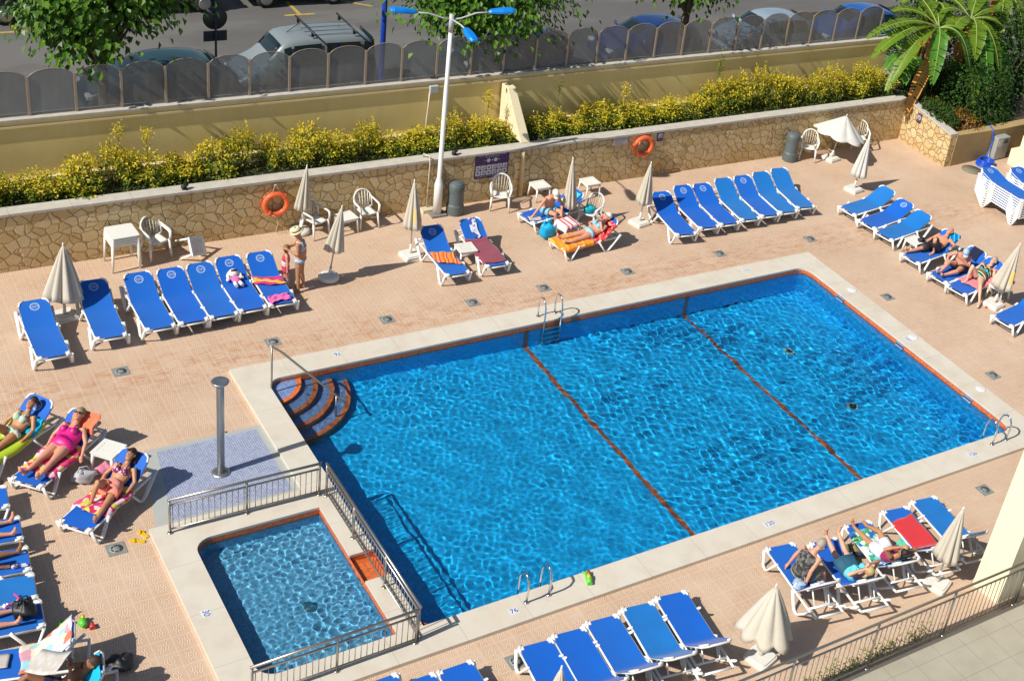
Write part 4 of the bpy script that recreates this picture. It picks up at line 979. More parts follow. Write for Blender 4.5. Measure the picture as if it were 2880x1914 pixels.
# ---------------------------------------------------------------- railings
M_STEEL = simple('brushed_steel', (.42, .39, .34), .30, metal=.85, var=.1, scale=8); M_CHROME = simple('chrome', (.72, .72, .72), .12, metal=1, var=.03)
barme = {}
def railing(a, c, z0, h, posts, nb, label, grp, second=.12, rb=.0075, name='metal_railing'):
    a, c = Vector(a), Vector(c); d = c-a; L = d.length; root = empty(name, (a.x, a.y, z0), math.atan2(d.y, d.x)); tag(root, label, 'railing', grp)
    mb = MB(); mb.tube([(-.03, 0, h), (L+.03, 0, h)], .025, 10); mb.build('handrail', M_STEEL, root)
    mb = MB(); mb.tube([(0, 0, h-second), (L, 0, h-second)], .019, 8); mb.build('rail', M_STEEL, root)
    mb = MB(); mb.tube([(0, 0, .085), (L, 0, .085)], .017, 8); mb.build('rail', M_STEEL, root)
    for px in posts:
        mb = MB(); mb.tube([(0, 0, 0), (0, 0, h-.01)], .022, 10); mb.lathe([(.05, 0), (.05, .012), (.026, .02)], 14); mb.build('post', M_STEEL, root, (px*L, 0, 0))
    key = (round(h, 2), second)
    if key not in barme:
        mb = MB(); mb.tube([(0, 0, .09), (0, 0, h-second)], rb, 6); barme[key] = mb.mesh('bar', M_STEEL)
    pl = sorted(posts)
    for i in range(nb):
        px = (i+.5)/nb
        if min(abs(px-q)*L for q in pl) < .035: continue
        link(bpy.data.objects.new('bar', barme[key]), root).location = (px*L, 0, 0)
GR = 'railings round the paddling pool'
railing((-3.04, 3.90), (-.34, 3.87), CT, .735, (0, .5, 1), 26, 'steel railing between the shower tray and the paddling pool', GR)
railing((-.23, 3.80), (-.215, -.24), CT, .735, (0, .32, .665, 1), 38, 'steel railing between the paddling pool and the big pool', GR)
railing((-3.03, -.36), (-.28, -.30), CT, .735, (0, .5, 1), 27, 'steel railing on the near side of the paddling pool', GR)
railing((-1.0, -4.13), (10.35, -4.13), .035, 1.08, [(k*1.87+.03)/11.35 for k in range(7)]+[.998], 96, 'long steel railing along the grey terrace', None, second=.17, name='terrace_railing')
# pool ladders and the hand rail of the steps
def ladder(x, y, rz, lab, steps=True):
    r = empty('pool_ladder', (x, y, CT), rz); tag(r, lab, 'ladder', 'chrome pool ladders')
    # local +y points away from the water
    for s in (-1, 1):
        pts = [(s*.225, -.06, -.95), (s*.225, -.06, .10), (s*.225, -.05, .38), (s*.225, .0, .52), (s*.225, .09, .585), (s*.225, .19, .56), (s*.225, .26, .45), (s*.225, .275, .30), (s*.225, .25, .0)]
        mb = MB(); mb.tube(pts, .0205, 10); mb.build('handrail', M_CHROME, r)
        mb = MB(); mb.lathe([(.05, 0), (.045, .022), (.022, .03)], 14, at=(s*.225, .25, 0)); mb.build('flange', M_CHROME, r)
    for k in range(4):
        mb = MB(); mb.box((0, -.06, -.16-.24*k), (.43, .075, .025)); mb.build('step', M_CHROME, r)
ladder(6.80, PD, 0, 'chrome pool ladder on the stone-wall side of the pool'); ladder(2.06, 0, math.pi, 'chrome pool ladder on the near side beside the green toy'); ladder(13.86, 0, math.pi, 'chrome pool ladder in the near corner at the deep end')
r = empty('step_handrail', (.01, 7.44, CT)); tag(r, 'slanting steel handrail over the curved pool steps', 'handrail')
mb = MB(); mb.tube([(0, 0, -.3), (0, 0, 1.0)], .02, 10); mb.build('post', M_STEEL, r)
mb = MB(); mb.tube([(-.04, .03, 1.03), (0, 0, 1.01), (.15, -.13, .93), (1.12, -.93, .04), (1.20, -1.0, -.03)], .024, 10); mb.build('rail', M_STEEL, r)
mb = MB(); mb.tube([(1.05, -.87, .10), (1.05, -.87, -.75)], .02, 10); mb.build('post', M_STEEL, r)
# shower
r = empty('outdoor_shower', (-1.72, 5.26, .01)); tag(r, 'tall round steel shower column with a dished head on the mosaic tray', 'shower')
M_SHOW = simple('satin_steel', (.46, .47, .46), .38, metal=.9, var=.06)
mb = MB(); mb.lathe([(.17, 0), (.17, .015), (.10, .02)], 28); mb.build('base_plate', M_SHOW, r)
mb = MB(); mb.lathe([(.070, .015), (.070, 1.98), (.069, 2.0)], 28); mb.build('column', M_SHOW, r)
mb = MB(); mb.lathe([(.069, 1.98), (.15, 2.06), (.16, 2.09), (.15, 2.10), (.10, 2.085), (0, 2.08)], 28); mb.build('head', M_SHOW, r)
for zz, a in ((1.99, .2), (.92, .0)):
    mb = MB(); mb.tube([(.08*math.cos(a), .08*math.sin(a), zz), (.125*math.cos(a), .125*math.sin(a), zz)], .014, 8); mb.build('button', M_STEEL, r)
# ---------------------------------------------------------------- drains and depth tiles
M_DRAIN = simple('grey_drain', (.235, .25, .235), .6, var=.2, scale=10)
dm = MB(); dm.box((0, 0, .004), (.31, .31, .008)); dm.lathe([(.115, .0085), (.115, .0105), (0, .0105)], 24); me_d = dm.mesh('cover', M_DRAIN)
dm = MB()
for k in range(6):
    a0 = 2*math.pi*k/6; A = [a0+.8*i/5 for i in range(6)]
    dm.add([(.088*math.cos(a), .088*math.sin(a), .0125) for a in A]+[(.062*math.cos(a), .062*math.sin(a), .0125) for a in A], [(i, i+1, 7+i, 6+i) for i in range(5)])
me_g = dm.mesh('slot', M_DARK)
dpos = [(-2.52, 9.16, 'in front of the lounger row by the wide parasol'), (3.29, 9.16, 'on the deck behind the shallow end, right of the pink towels'), (5.46, 9.17, 'in front of the orange-towel lounger'), (7.41, 9.2, 'just behind the far pool ladder'), (9.86, 9.2, 'below the red and orange towel lounger'), (12.79, 9.2, 'in front of the half-shaded lounger of the far row'),
        (15.84, 9.05, 'near the end of the far row of loungers'), (.64, 9.15, 'behind the top of the slanting handrail'), (15.85, 5.77, 'beside the pool end facing the hunched man'), (15.9, 1.9, 'right of the pool at the frame edge'), (12.35, -1.31, 'behind the loungers near the cream pillar'), (-3.94, 3.94, 'next to the yellow sandals'), (1.08, -1.32, 'half under the row of five loungers')]
for k, (dx, dy, lab) in enumerate(dpos):
    r = empty('floor_drain', (dx, dy, .002)); tag(r, 'grey floor drain '+lab, 'drain', 'floor drains in the deck')
    link(bpy.data.objects.new('cover', me_d), r); link(bpy.data.objects.new('slot', me_g), r)
r = MB(); r.lathe([(.34, 0), (.34, .012), (0, .014)], 28); o = r.build('manhole_cover', simple('olive_cover', (.20, .19, .12), .8, var=.2), loc=(24.35, 11.12, .002)); tag(o, 'round olive manhole cover beside the blue hose', 'manhole cover')
M_DTILE = simple('white_depth_tile', (.66, .68, .70), .35); M_DBLUE = simple('blue_numerals', (.03, .07, .30), .5)
def depth_tile(x, y, rz, txt, lab):
    r = empty('depth_tile', (x, y, CT+.0015), rz); tag(r, lab, 'depth marker', 'depth tiles in the coping')
    n = len(txt)
    mb = MB(); mb.box((0, 0, .001), (.085*n, .15, .002)); mb.build('tile', M_DTILE, r)
    cu = bpy.data.curves.new('numerals', 'FONT'); cu.body = txt; cu.size = .15; cu.align_x = 'CENTER'; cu.align_y = 'CENTER'; cu.materials.append(M_DBLUE); cu.extrude = .0008
    tmp = bpy.data.objects.new('tmp', cu); COL.objects.link(tmp); me = bpy.data.meshes.new_from_object(tmp.evaluated_get(bpy.context.evaluated_depsgraph_get())); bpy.data.objects.remove(tmp)
    me.materials.clear(); me.materials.append(M_DBLUE)
    o = link(bpy.data.objects.new('numerals', me), r); o.location = (0, 0, .0035)
depth_tile(1.70, 8.13, math.pi, '76', 'blue and white depth tile in the far coping near the curved steps'); depth_tile(12.9, 8.13, math.pi, '111', 'blue and white depth tile in the far coping by the deep end')
depth_tile(14.84, 3.87, math.pi/2, '121', 'blue and white depth tile in the short coping next to a white lid'); depth_tile(12.94, -.34, 0, '126', 'blue and white depth tile near the corner ladder')
depth_tile(7.22, -.34, 0, '120', 'blue and white depth tile in the middle of the near coping'); depth_tile(1.55, -.34, 0, '76', 'blue and white depth tile left of the near ladder'); depth_tile(-3.08, 1.75, -math.pi/2, '30', 'blue and white depth tile beside the paddling pool')
# ---------------------------------------------------------------- lamp post
M_LAMPW = simple('white_lamp_paint', (.76, .76, .74), .4, var=.06); M_LAMPB = simple('azure_lamp_shell', (.0, .20, .66), .35, var=.05, coat=.3)
r = empty('lamp_post', (6.53, 13.45, 0)); tag(r, 'tall white lamp post with three azure lanterns on curved arms', 'street lamp')
mb = MB(); mb.box((0, 0, .03), (.42, .36, .06)); mb.build('plinth', M_PAVE, r)
mb = MB(); mb.lathe([(.115, .06), (.115, .88), (.10, .95), (.062, 1.10), (.060, 3.6), (.053, 3.62), (.050, 5.15)], 20); mb.build('pole', M_LAMPW, r)
mb = MB(); mb.lathe([(.062, 5.1), (.062, 5.55), (.0, 5.56)], 14); mb.build('collar', M_GREYBOX, r)
M_LENS = simple('lamp_lens', (.55, .55, .50), .2)
for az, el in ((173, .16), (-18, .20), (-95, .06)):
    a = R(az); d = Vector((math.cos(a), math.sin(a), 0)); s_ = Vector((-d.y, d.x, 0))
    arm = MB(); P_ = [Vector((0, 0, 5.42)), Vector((0, 0, 5.46))+d*.22, Vector((0, 0, 5.46+el*.8))+d*.6, Vector((0, 0, 5.46+el))+d*.95]
    arm.tube(P_, .021, 8); ao = arm.build('arm', M_GREYBOX, r)
    tilt = .10 if az != -95 else -.1
    c0 = P_[-1]-d*.06; f = (d*math.cos(tilt)+Vector((0, 0, math.sin(tilt)))).normalized(); upv = f.cross(s_)*-1
    if upv.z < 0: upv = -upv
    prof_ = [(0, .05, .04), (.06, .085, .065), (.35, .125, .085), (.58, .12, .075), (.66, .085, .045), (.67, .05, .02)]
    mb = MB(); V = []
    for (t, hw, hh) in prof_:
        for (yy, zz) in ((-1, -.35), (-1, .35), (-.6, 1), (.6, 1), (1, .35), (1, -.35)): V.append(c0+f*t+s_*(yy*hw)+upv*(zz*hh))
    F = [tuple(range(6))[::-1], tuple(range(30, 36))]+[(i*6+k, i*6+(k+1) % 6, (i+1)*6+(k+1) % 6, (i+1)*6+k) for i in range(5) for k in range(6)]
    mb.add(V, F, False); lo = bevel(mb.build('lantern', M_LAMPB, r), .012)
    mb = MB(); V = [c0+f*t+s_*(yy*hw*.85)+upv*(-.42*.08) for t, hw in ((.12, .1), (.58, .11)) for yy in (-1, 1)]; mb.add(V, [(0, 1, 3, 2)]); mb.build('lens', M_LENS, lo)
# ---------------------------------------------------------------- cream pillar of the building
M_PIL = simple('cream_pillar_render', (.78, .70, .50), .8, var=.05, scale=2, bump=.12)
r = empty('pillar', (10.4, -3.3, 0)); tag(r, 'cream rendered pillar of the building in the right corner behind the railing', 'pillar')
def lean(mb, x0, x1, y0, y1, h, k):
    mb.add([(x0, y0, 0), (x1, y0, 0), (x1, y1, 0), (x0-.06, y1, 0), (x0+k, y0, h), (x1, y0, h), (x1, y1, h), (x0-.06+k, y1, h)], [(0, 3, 2, 1), (4, 5, 6, 7), (0, 1, 5, 4), (1, 2, 6, 5), (2, 3, 7, 6), (3, 0, 4, 7)])
mb = MB(); lean(mb, -.40, 2.0, -.66, -.05, 9, .55); mb.build('shaft', M_PIL, r)
mb = MB(); lean(mb, .22, 2.0, -.76, -.662, 9, .55); mb.build('pilaster', M_PIL, r)
# ================================================================ hedge, trees, banana plants
def leafmat(name, cols, rough=.45, trans=.3, scale=1.3):
    b = NB(name); v = b.coords('Object')
    at = b.n('ShaderNodeNewGeometry').outputs['Random Per Island']
    n = len(cols); c = b.ramp(b.math('ADD', b.math('MULTIPLY', at, .8), b.math('MULTIPLY', b.noise(v, scale, 3), .3), clamp=True), [(.08+.84*i/(n-1), q) for i, q in enumerate(cols)])
    p = b.pbsdf(c, rough, spec=.35); t = b.n('ShaderNodeBsdfTranslucent'); b.l(c, t.inputs[0])
    m = b.n('ShaderNodeMixShader'); m.inputs[0].default_value = trans; b.l(p, m.inputs[1]); b.l(t.outputs[0], m.inputs[2]); return b.done(m.outputs[0])
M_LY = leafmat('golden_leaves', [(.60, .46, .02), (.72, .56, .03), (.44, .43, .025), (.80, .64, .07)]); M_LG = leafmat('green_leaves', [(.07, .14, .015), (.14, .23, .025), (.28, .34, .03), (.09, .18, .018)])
M_TW = simple('twig_bark', (.10, .07, .04), .9)
def leaf(mb, p, d, up, L, W, fold=.25):
    """a leaf of two faces folded along its midrib"""
    d = d.normalized(); s = d.cross(up); s = s.normalized() if s.length > 1e-4 else d.orthogonal().normalized(); n = s.cross(d)
    a = p; m = p+d*L*.45; e = p+d*L-n*L*.12
    l_ = m+s*W*.5+n*W*fold; r_ = m-s*W*.5+n*W*fold
    mb.add([a, l_, e, r_], [(0, 1, 2), (0, 2, 3)], False)
def rvec(r): 
    while True:
        v = Vector((r.uniform(-1, 1), r.uniform(-1, 1), r.uniform(-1, 1)))
        if .05 < v.length < 1: return v.normalized()
def shrub_proto(seed, n_sprig, h, rad):
    r = random.Random(seed); my = MB(); mg = MB(); mt = MB()
    for k in range(n_sprig):
        a = r.uniform(0, 6.283); q = math.sqrt(r.random())*rad; zt = h*(1-.45*(q/rad)**2)*r.uniform(.35, 1.05)
        tip = Vector((q*math.cos(a), q*math.sin(a)*.85, zt)); base = Vector((tip.x*.35, tip.y*.35, 0))
        if zt > h*.75 or k % 6 == 0: mt.tube([base, base.lerp(tip, .6)+Vector((r.uniform(-.04, .04), r.uniform(-.04, .04), 0)), tip], [.010, .007, .004], 4, caps=False)
        high = zt/h
        for j in range(22):
            p = tip+Vector((r.gauss(0, .07), r.gauss(0, .07), r.gauss(-.02, .065)))
            d = (p-tip)*1.5+rvec(r)*.08+Vector((0, 0, .05))
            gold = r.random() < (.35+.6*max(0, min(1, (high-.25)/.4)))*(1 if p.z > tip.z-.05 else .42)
            leaf(my if gold else mg, p, d, Vector((0, 0, 1))+rvec(r)*.5, r.uniform(.065, .115), r.uniform(.042, .07))
    for k in range(int(n_sprig*9)):
        a = r.uniform(0, 6.283); q = r.uniform(.3, 1)*rad; z = h*r.uniform(.02, .6)
        p = Vector((q*math.cos(a), q*math.sin(a)*.85, z)); leaf(mg, p, Vector((p.x, p.y, .1))+rvec(r)*.3, Vector((0, 0, 1))+rvec(r)*.4, r.uniform(.05, .09), r.uniform(.03, .05))
    return my, mg, mt
PROT = []
for sd in range(5):
    my, mg, mt = shrub_proto(40+sd, 38, .95, .56)
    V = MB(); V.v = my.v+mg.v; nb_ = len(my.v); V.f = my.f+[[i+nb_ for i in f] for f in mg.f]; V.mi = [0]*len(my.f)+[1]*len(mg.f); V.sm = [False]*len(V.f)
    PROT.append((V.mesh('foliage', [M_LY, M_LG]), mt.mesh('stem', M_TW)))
rs = random.Random(5)
def shrub(x, y, sx, sz, k, rz, lab):
    r = empty('golden_shrub', (x, y, 1.28), rz); r.scale = (sx, sx*.9, sz); tag(r, lab, 'shrub', 'golden shrubs of the hedge on the stone wall')
    link(bpy.data.objects.new('foliage', PROT[k][0]), r); link(bpy.data.objects.new('stem', PROT[k][1]), r)
HL = [-4.6, -4.0, -3.4, -2.85, -2.3, -1.75, -1.2, -.6, 0, .6, 1.2, 1.8, 2.45, 3.1, 3.7, 4.35, 5.0, 5.6, 6.2, 6.75, 7.3, 7.9, 8.5, 8.95]
HS = [.9, .85, .9, .95, .95, 1.3, 1.1, 1.0, .95, .95, 1.05, 1.2, .95, 1.1, 1.05, 1.15, .95, .85, .75, .9, 1.35, 1.05, 1.15, .8]
HR = [10.0, 10.6, 11.2, 11.85, 12.5, 13.1, 13.7, 14.3, 14.9, 15.5, 16.1, 16.7, 17.3, 17.9, 18.5, 19.1, 19.7, 20.3, 20.9, 21.5, 22.1, 22.7, 23.2]
HRS = [.8, .75, .72, .78, .8, .72, .68, .66, .7, .9, 1.05, 1.2, 1.35, 1.35, 1.3, 1.2, 1.25, 1.45, 1.5, 1.3, 1.25, 1.1, .9]
ORD = 'first second third fourth fifth sixth seventh eighth ninth tenth eleventh twelfth thirteenth fourteenth fifteenth sixteenth seventeenth eighteenth nineteenth twentieth twenty-first twenty-second twenty-third twenty-fourth'.split()
SIZE = lambda s_: 'low' if s_ < .85 else 'tall' if s_ > 1.2 else 'mid-height'
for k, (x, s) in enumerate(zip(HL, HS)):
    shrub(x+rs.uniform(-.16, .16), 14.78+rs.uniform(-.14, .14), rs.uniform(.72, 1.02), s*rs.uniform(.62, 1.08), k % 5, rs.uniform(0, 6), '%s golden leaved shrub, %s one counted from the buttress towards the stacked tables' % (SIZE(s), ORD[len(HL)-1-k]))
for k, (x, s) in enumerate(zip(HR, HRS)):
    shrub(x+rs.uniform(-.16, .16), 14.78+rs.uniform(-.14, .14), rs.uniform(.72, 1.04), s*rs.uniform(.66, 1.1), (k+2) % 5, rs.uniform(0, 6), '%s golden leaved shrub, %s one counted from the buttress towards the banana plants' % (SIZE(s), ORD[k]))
# tall single shoots that stand above the hedge
for k, (x, h, dk, lab) in enumerate(((-1.0, 1.45, 0, 'tall golden shoot with a round head above the left hedge'), (-.38, 1.3, 0, 'shorter golden shoot with a round head on the left hedge'), (10.75, 1.45, 1, 'thin dark leaved shoot rising right of the buttress'), (16.3, 1.9, 2, 'upright green shoot towering over the right hedge'), (8.55, 1.35, 0, 'thin golden shoot just left of the buttress'), (13.0, 1.1, 0, 'small golden shoot above the grey plate'))):
    r_ = random.Random(90+k); root = empty('shrub_shoot', (x, 14.9, 1.28)); tag(root, lab, 'shrub', 'single shoots above the hedge')
    mt = MB(); mt.tube([(0, 0, 0), (.03, .02, h*.5), (0, 0, h)], [.012, .009, .005], 5); mt.build('stem', M_TW, root)
    mb = MB()
    for j in range(110 if dk != 1 else 50):
        zc = h-.08 if j % 5 else h*r_.uniform(.5, .9)
        if dk == 2: zc = h*r_.uniform(.62, 1.0)
        p = Vector((r_.gauss(0, .06), r_.gauss(0, .06), zc+r_.gauss(0, .08))); leaf(mb, p, (p-Vector((0, 0, h-.08)))+rvec(r_)*.1, Vector((0, 0, 1))+rvec(r_)*.5, r_.uniform(.05, .085), r_.uniform(.03, .045))
    mb.build('foliage', M_LY if dk == 0 else M_LG, root)
# low green ground growth along the planter
r_ = random.Random(17); mb = MB()
for j in range(5200):
    x = r_.uniform(-5, 23.3); 
    if 9.1 < x < 9.6: continue
    y = 14.22+abs(r_.gauss(0, .22)); p = Vector((x, min(y, 15.3), 1.29+abs(r_.gauss(0, .10)))); leaf(mb, p, Vector((r_.uniform(-1, 1), r_.uniform(-1.2, .6), .7)), Vector((0, 0, 1))+rvec(r_)*.3, r_.uniform(.05, .11), r_.uniform(.025, .045))
o = mb.build('ground_cover', leafmat('low_green', [(.03, .075, .012), (.06, .12, .02), (.12, .16, .02)])); tag(o, 'low green growth along the foot of the hedge', 'ground cover', kind='stuff')
r_ = random.Random(18); mb = MB()
for cx_, n_, h_ in ((3.75, 30, .4), (4.3, 60, .5), (4.75, 80, .45), (5.25, 90, .55), (5.7, 60, .5), (6.3, 90, .65)):
    for j in range(n_):
        p = Vector((cx_+r_.gauss(0, .14)+1.5, -4.0+r_.gauss(0, .05), abs(r_.gauss(.1, .2))*h_*1.6)); leaf(mb, p, rvec(r_)+Vector((0, 0, .5)), Vector((0, 0, 1))+rvec(r_)*.5, r_.uniform(.05, .10), r_.uniform(.02, .04))
o = mb.build('weeds', M_LG); tag(o, 'straggly green weeds behind the terrace railing', 'weeds', kind='stuff')
# ---------------------------------------------------------------- street trees with large leaves
M_TREE = leafmat('street_tree_leaves', [(.035, .105, .010), (.065, .165, .014), (.13, .25, .020), (.045, .13, .012)], .42, .28, .8)
M_BARK = simple('street_tree_bark', (.17, .12, .075), .9, var=.35, scale=8, bump=.6)
def street_tree(x, y, h0, centre, rads, nl, seed, lab, z=SZ+.12, lean_=(0, 0)):
    r = random.Random(seed); root = empty('street_tree', (x, y, z)); tag(root, lab, 'tree', 'street trees beyond the glass screen')
    mt = MB(); c = Vector(centre); tips = []
    mt.tube([(0, 0, 0), (lean_[0]*.4, lean_[1]*.4, h0*.5), (lean_[0], lean_[1], h0)], [.17, .13, .12], 10); fork = Vector((lean_[0], lean_[1], h0))
    cl = []
    for k in range(22):
        d = rvec(r); d.z = abs(d.z)*.9 if r.random() < .6 else d.z*.7
        p = c+Vector((d.x*rads[0], d.y*rads[1], d.z*rads[2]))*r.uniform(.45, 1.0); cl.append(p)
        mid = fork.lerp(p, .5)+Vector((r.uniform(-.15, .15), r.uniform(-.15, .15), r.uniform(.0, .2)))
        mt.tube([fork, mid, p], [.05, .03, .010], 5, caps=False)
    mt.build('trunk', M_BARK, root)
    mb = MB()
    for k in range(nl):
        p0 = cl[k % len(cl)]; s = .30*rads[0]
        p = p0+Vector((r.gauss(0, s), r.gauss(0, s), r.gauss(0, s*.8)))
        out = (p-c); out.z *= .6
        d = out.normalized()*.6+Vector((0, 0, -.75))+rvec(r)*.55
        leaf(mb, p, d, out.normalized()+Vector((0, 0, .8))+rvec(r)*.35, r.uniform(.13, .24), r.uniform(.11, .19), .18)
    mb.build('crown', M_TREE, root); return root
street_tree(-.78, 17.0, 2.0, (.12, -.2, 3.55), (1.45, 1.2, 1.5), 5200, 3, 'broad leafy street tree at the left, beside the round sign')
street_tree(9.1, 17.0, 2.1, (.1, -.3, 3.35), (1.95, 1.4, 1.45), 5600, 4, 'broad leafy street tree behind the lamp post lanterns')
street_tree(16.3, 17.0, 2.3, (-.1, .1, 3.8), (1.7, 1.3, 1.2), 2600, 5, 'street tree whose trunk stands before the dark blue car')
# ---------------------------------------------------------------- banana plants and green bank in the right corner
def bleaf_mat(name, a, b_):
    b = NB(name); v = b.coords('Object'); c = b.mix(b.noise(v, 2.5, 4), a, b_); c = b.mix(b.ramp(b.noise(b.mapping(v, (1, 1, 1)), 9, 4), [(.62, 0), (.75, .7)]), c, (.45, .30, .06))
    p = b.pbsdf(c, .4, spec=.35); t = b.n('ShaderNodeBsdfTranslucent'); b.val(t.inputs[0], c)
    m = b.n('ShaderNodeMixShader'); m.inputs[0].default_value = .35; b.l(p, m.inputs[1]); b.l(t.outputs[0], m.inputs[2]); return b.done(m.outputs[0])
M_BAN = bleaf_mat('banana_leaf', (.085, .20, .015), (.20, .30, .02)); M_BAN2 = bleaf_mat('young_banana_leaf', (.04, .20, .02), (.12, .30, .03)); M_RIB = simple('leaf_rib', (.26, .34, .07), .5); M_DRY = simple('dry_leaf_sheath', (.46, .21, .05), .85, var=.5, scale=9, bump=.5); M_STEMB = simple('banana_stem', (.24, .25, .08), .6, var=.4, scale=5)
def banana_leaf(root, base, az, L, W, rise, droop, mat, seed, torn=.35):
    r = random.Random(seed); d = Vector((math.cos(az), math.sin(az), 0)); s = Vector((-d.y, d.x, 0))
    def mid(t): return base+d*(L*(t*.95-.12*t*t*droop))+Vector((0, 0, rise*t*L-droop*L*t*t))
    N = 26; rib = MB(); rib.tube([mid(i/12) for i in range(13)], [.030-.024*i/12 for i in range(13)], 6); ro = rib.build('midrib', M_RIB, root)
    mb = MB(); n_up = lambda t: (mid(min(1, t+.02))-mid(t-.02)).normalized().cross(s)*-1
    for sgn in (-1, 1):
        for i in range(N):
            t0, t1 = .10+.9*i/N, .10+.9*(i+1)/N
            gap = .0 if r.random() > torn else .012
            sag = r.uniform(.05, .35)
            def w(t): return 1.25*W*max(.05, math.sin(math.pi*min(1, max(0, (t-.06)/.96))))**.6
            pts = []
            for t, g in ((t0+gap, 0), (t1, 1)):
                tt = min(t, 1.0); m_ = mid(tt); up = n_up(tt); fw = (mid(min(1, tt+.02))-mid(tt-.02)).normalized()
                pts += [m_, m_+s*sgn*w(tt)*.55+up*(w(tt)*.10)+fw*.03, m_+s*sgn*w(tt)+up*(w(tt)*(.05-sag*.6))+fw*.07]
            mb.add(pts, [(0, 1, 4, 3), (1, 2, 5, 4)] if sgn > 0 else [(0, 3, 4, 1), (1, 4, 5, 2)], True)
    mb.build('blade', mat, root)
def banana(x, y, z, h, leaves, seed, lab, dry=True, stem_r=.13):
    root = empty('banana_plant', (x, y, z)); tag(root, lab, 'banana plant', 'banana plants in the right corner')
    mb = MB(); mb.tube([(0, 0, 0), (-.05, .02, h*.5), (0, 0, h)], [stem_r, stem_r*.8, stem_r*.55], 10); mb.build('trunk', M_STEMB, root)
    if dry:
        r = random.Random(seed)
        for k in range(10):
            a = r.uniform(2.5, 6.28) if k % 3 else r.uniform(0, 6.28); mb = MB(); p0 = Vector((.11*math.cos(a), .10*math.sin(a), h*r.uniform(.8, .98)))
            mb.tube([p0, p0+Vector((.14*math.cos(a), .14*math.sin(a), -.25)), p0+Vector((.16*math.cos(a), .16*math.sin(a), -h*r.uniform(.45, .8)))], [.04, .11, .03], 6, flat=(.35, 1)); mb.build('dry_sheath', M_DRY, root)
    for k, (az, L, W, ri, dr, y_) in enumerate(leaves): banana_leaf(root, Vector((0, 0, h-.05)), R(az), L, W, ri, dr, M_BAN if y_ else M_BAN2, seed*20+k)
banana(24.5, 14.15, 1.25, 2.5, [(174, 3.2, .22, .42, .50, 1), (184, 3.3, .23, .35, .56, 1), (196, 3.0, .22, .25, .80, 1), (232, 1.6, .22, .3, 1.2, 0), (300, 1.5, .22, .55, 1.2, 1), (150, 1.9, .26, .8, .6, 1), (60, 1.9, .27, .8, .8, 1), (300, 1.7, .24, .6, 1.25, 0), (100, 1.6, .28, 1.0, .5, 1), (335, 1.5, .26, .6, 1.0, 1)], 1, 'tall banana plant with long arching leaves and an orange dry sheath')
banana(26.3, 14.5, 1.2, 2.6, [(262, 2.2, .24, .2, 1.15, 0), (312, 2.1, .24, .2, 1.1, 0), (200, 1.9, .27, .6, .8, 1), (170, 1.8, .26, .8, .7, 1), (240, 1.7, .27, .6, 1.1, 1), (290, 2.0, .25, .35, 1.25, 1), (330, 1.9, .27, .5, .8, 1), (10, 2.3, .26, .5, .55, 1), (40, 1.9, .27, .8, .6, 1), (110, 1.8, .27, .9, .7, 1)], 2, 'banana plant behind the first one with torn yellowish leaves')
banana(28.8, 15.6, 1.2, 3.0, [(195, 2.0, .25, .7, .9, 1), (230, 1.9, .26, .5, 1.1, 1), (340, 2.2, .26, .55, .5, 1), (15, 2.2, .26, .6, .5, 1), (285, 1.7, .25, .4, 1.3, 1)], 3, 'banana plant at the right edge with a broad leaf reaching out of the frame')
banana(26.6, 14.2, 1.1, .95, [(285, 1.7, .22, .35, .95, 0), (310, 1.6, .22, .3, 1.0, 0), (250, 1.4, .22, .5, 1.0, 0), (200, 1.2, .22, .8, .9, 0), (340, 1.4, .2, .6, .9, 0), (170, 1.3, .2, .9, .8, 0)], 4, 'low young banana plant with dark green hanging leaves', dry=False, stem_r=.08)
banana(24.6, 15.3, 1.25, 1.0, [(190, 1.3, .2, .6, .8, 0), (230, 1.3, .2, .6, 1.0, 0), (260, 1.2, .2, .7, .9, 0), (120, 1.2, .2, .9, .7, 0)], 6, 'small banana plant squeezed against the end of the yellow wall', dry=False, stem_r=.07)
banana(27.6, 15.0, 1.2, 1.7, [(240, 1.9, .24, .5, 1.1, 0), (265, 2.0, .25, .4, 1.15, 0), (290, 2.0, .25, .4, 1.1, 0), (320, 1.8, .24, .6, 1.0, 0), (200, 1.7, .24, .7, .9, 0), (0, 1.8, .25, .8, .8, 1), (150, 1.6, .24, .9, .7, 1)], 8, 'banana plant with long drooping dark leaves in the middle of the clump', stem_r=.11)
banana(25.4, 15.4, 1.2, 2.9, [(150, 1.9, .25, .9, .6, 1), (185, 2.0, .24, .8, .7, 1), (210, 1.8, .24, .7, .9, 1), (250, 1.7, .24, .6, 1.1, 1), (80, 1.8, .25, .9, .6, 1), (30, 1.9, .25, .8, .7, 1)], 9, 'tall banana plant rising out of the frame above the end of the yellow wall')
M_IVY = leafmat('dark_ivy', [(.010, .04, .005), (.025, .075, .008), (.05, .12, .010), (.016, .055, .007)], .6, .2); M_RUST = leafmat('rusty_flowers', [(.42, .16, .02), (.50, .22, .03), (.20, .16, .02), (.36, .10, .02)])
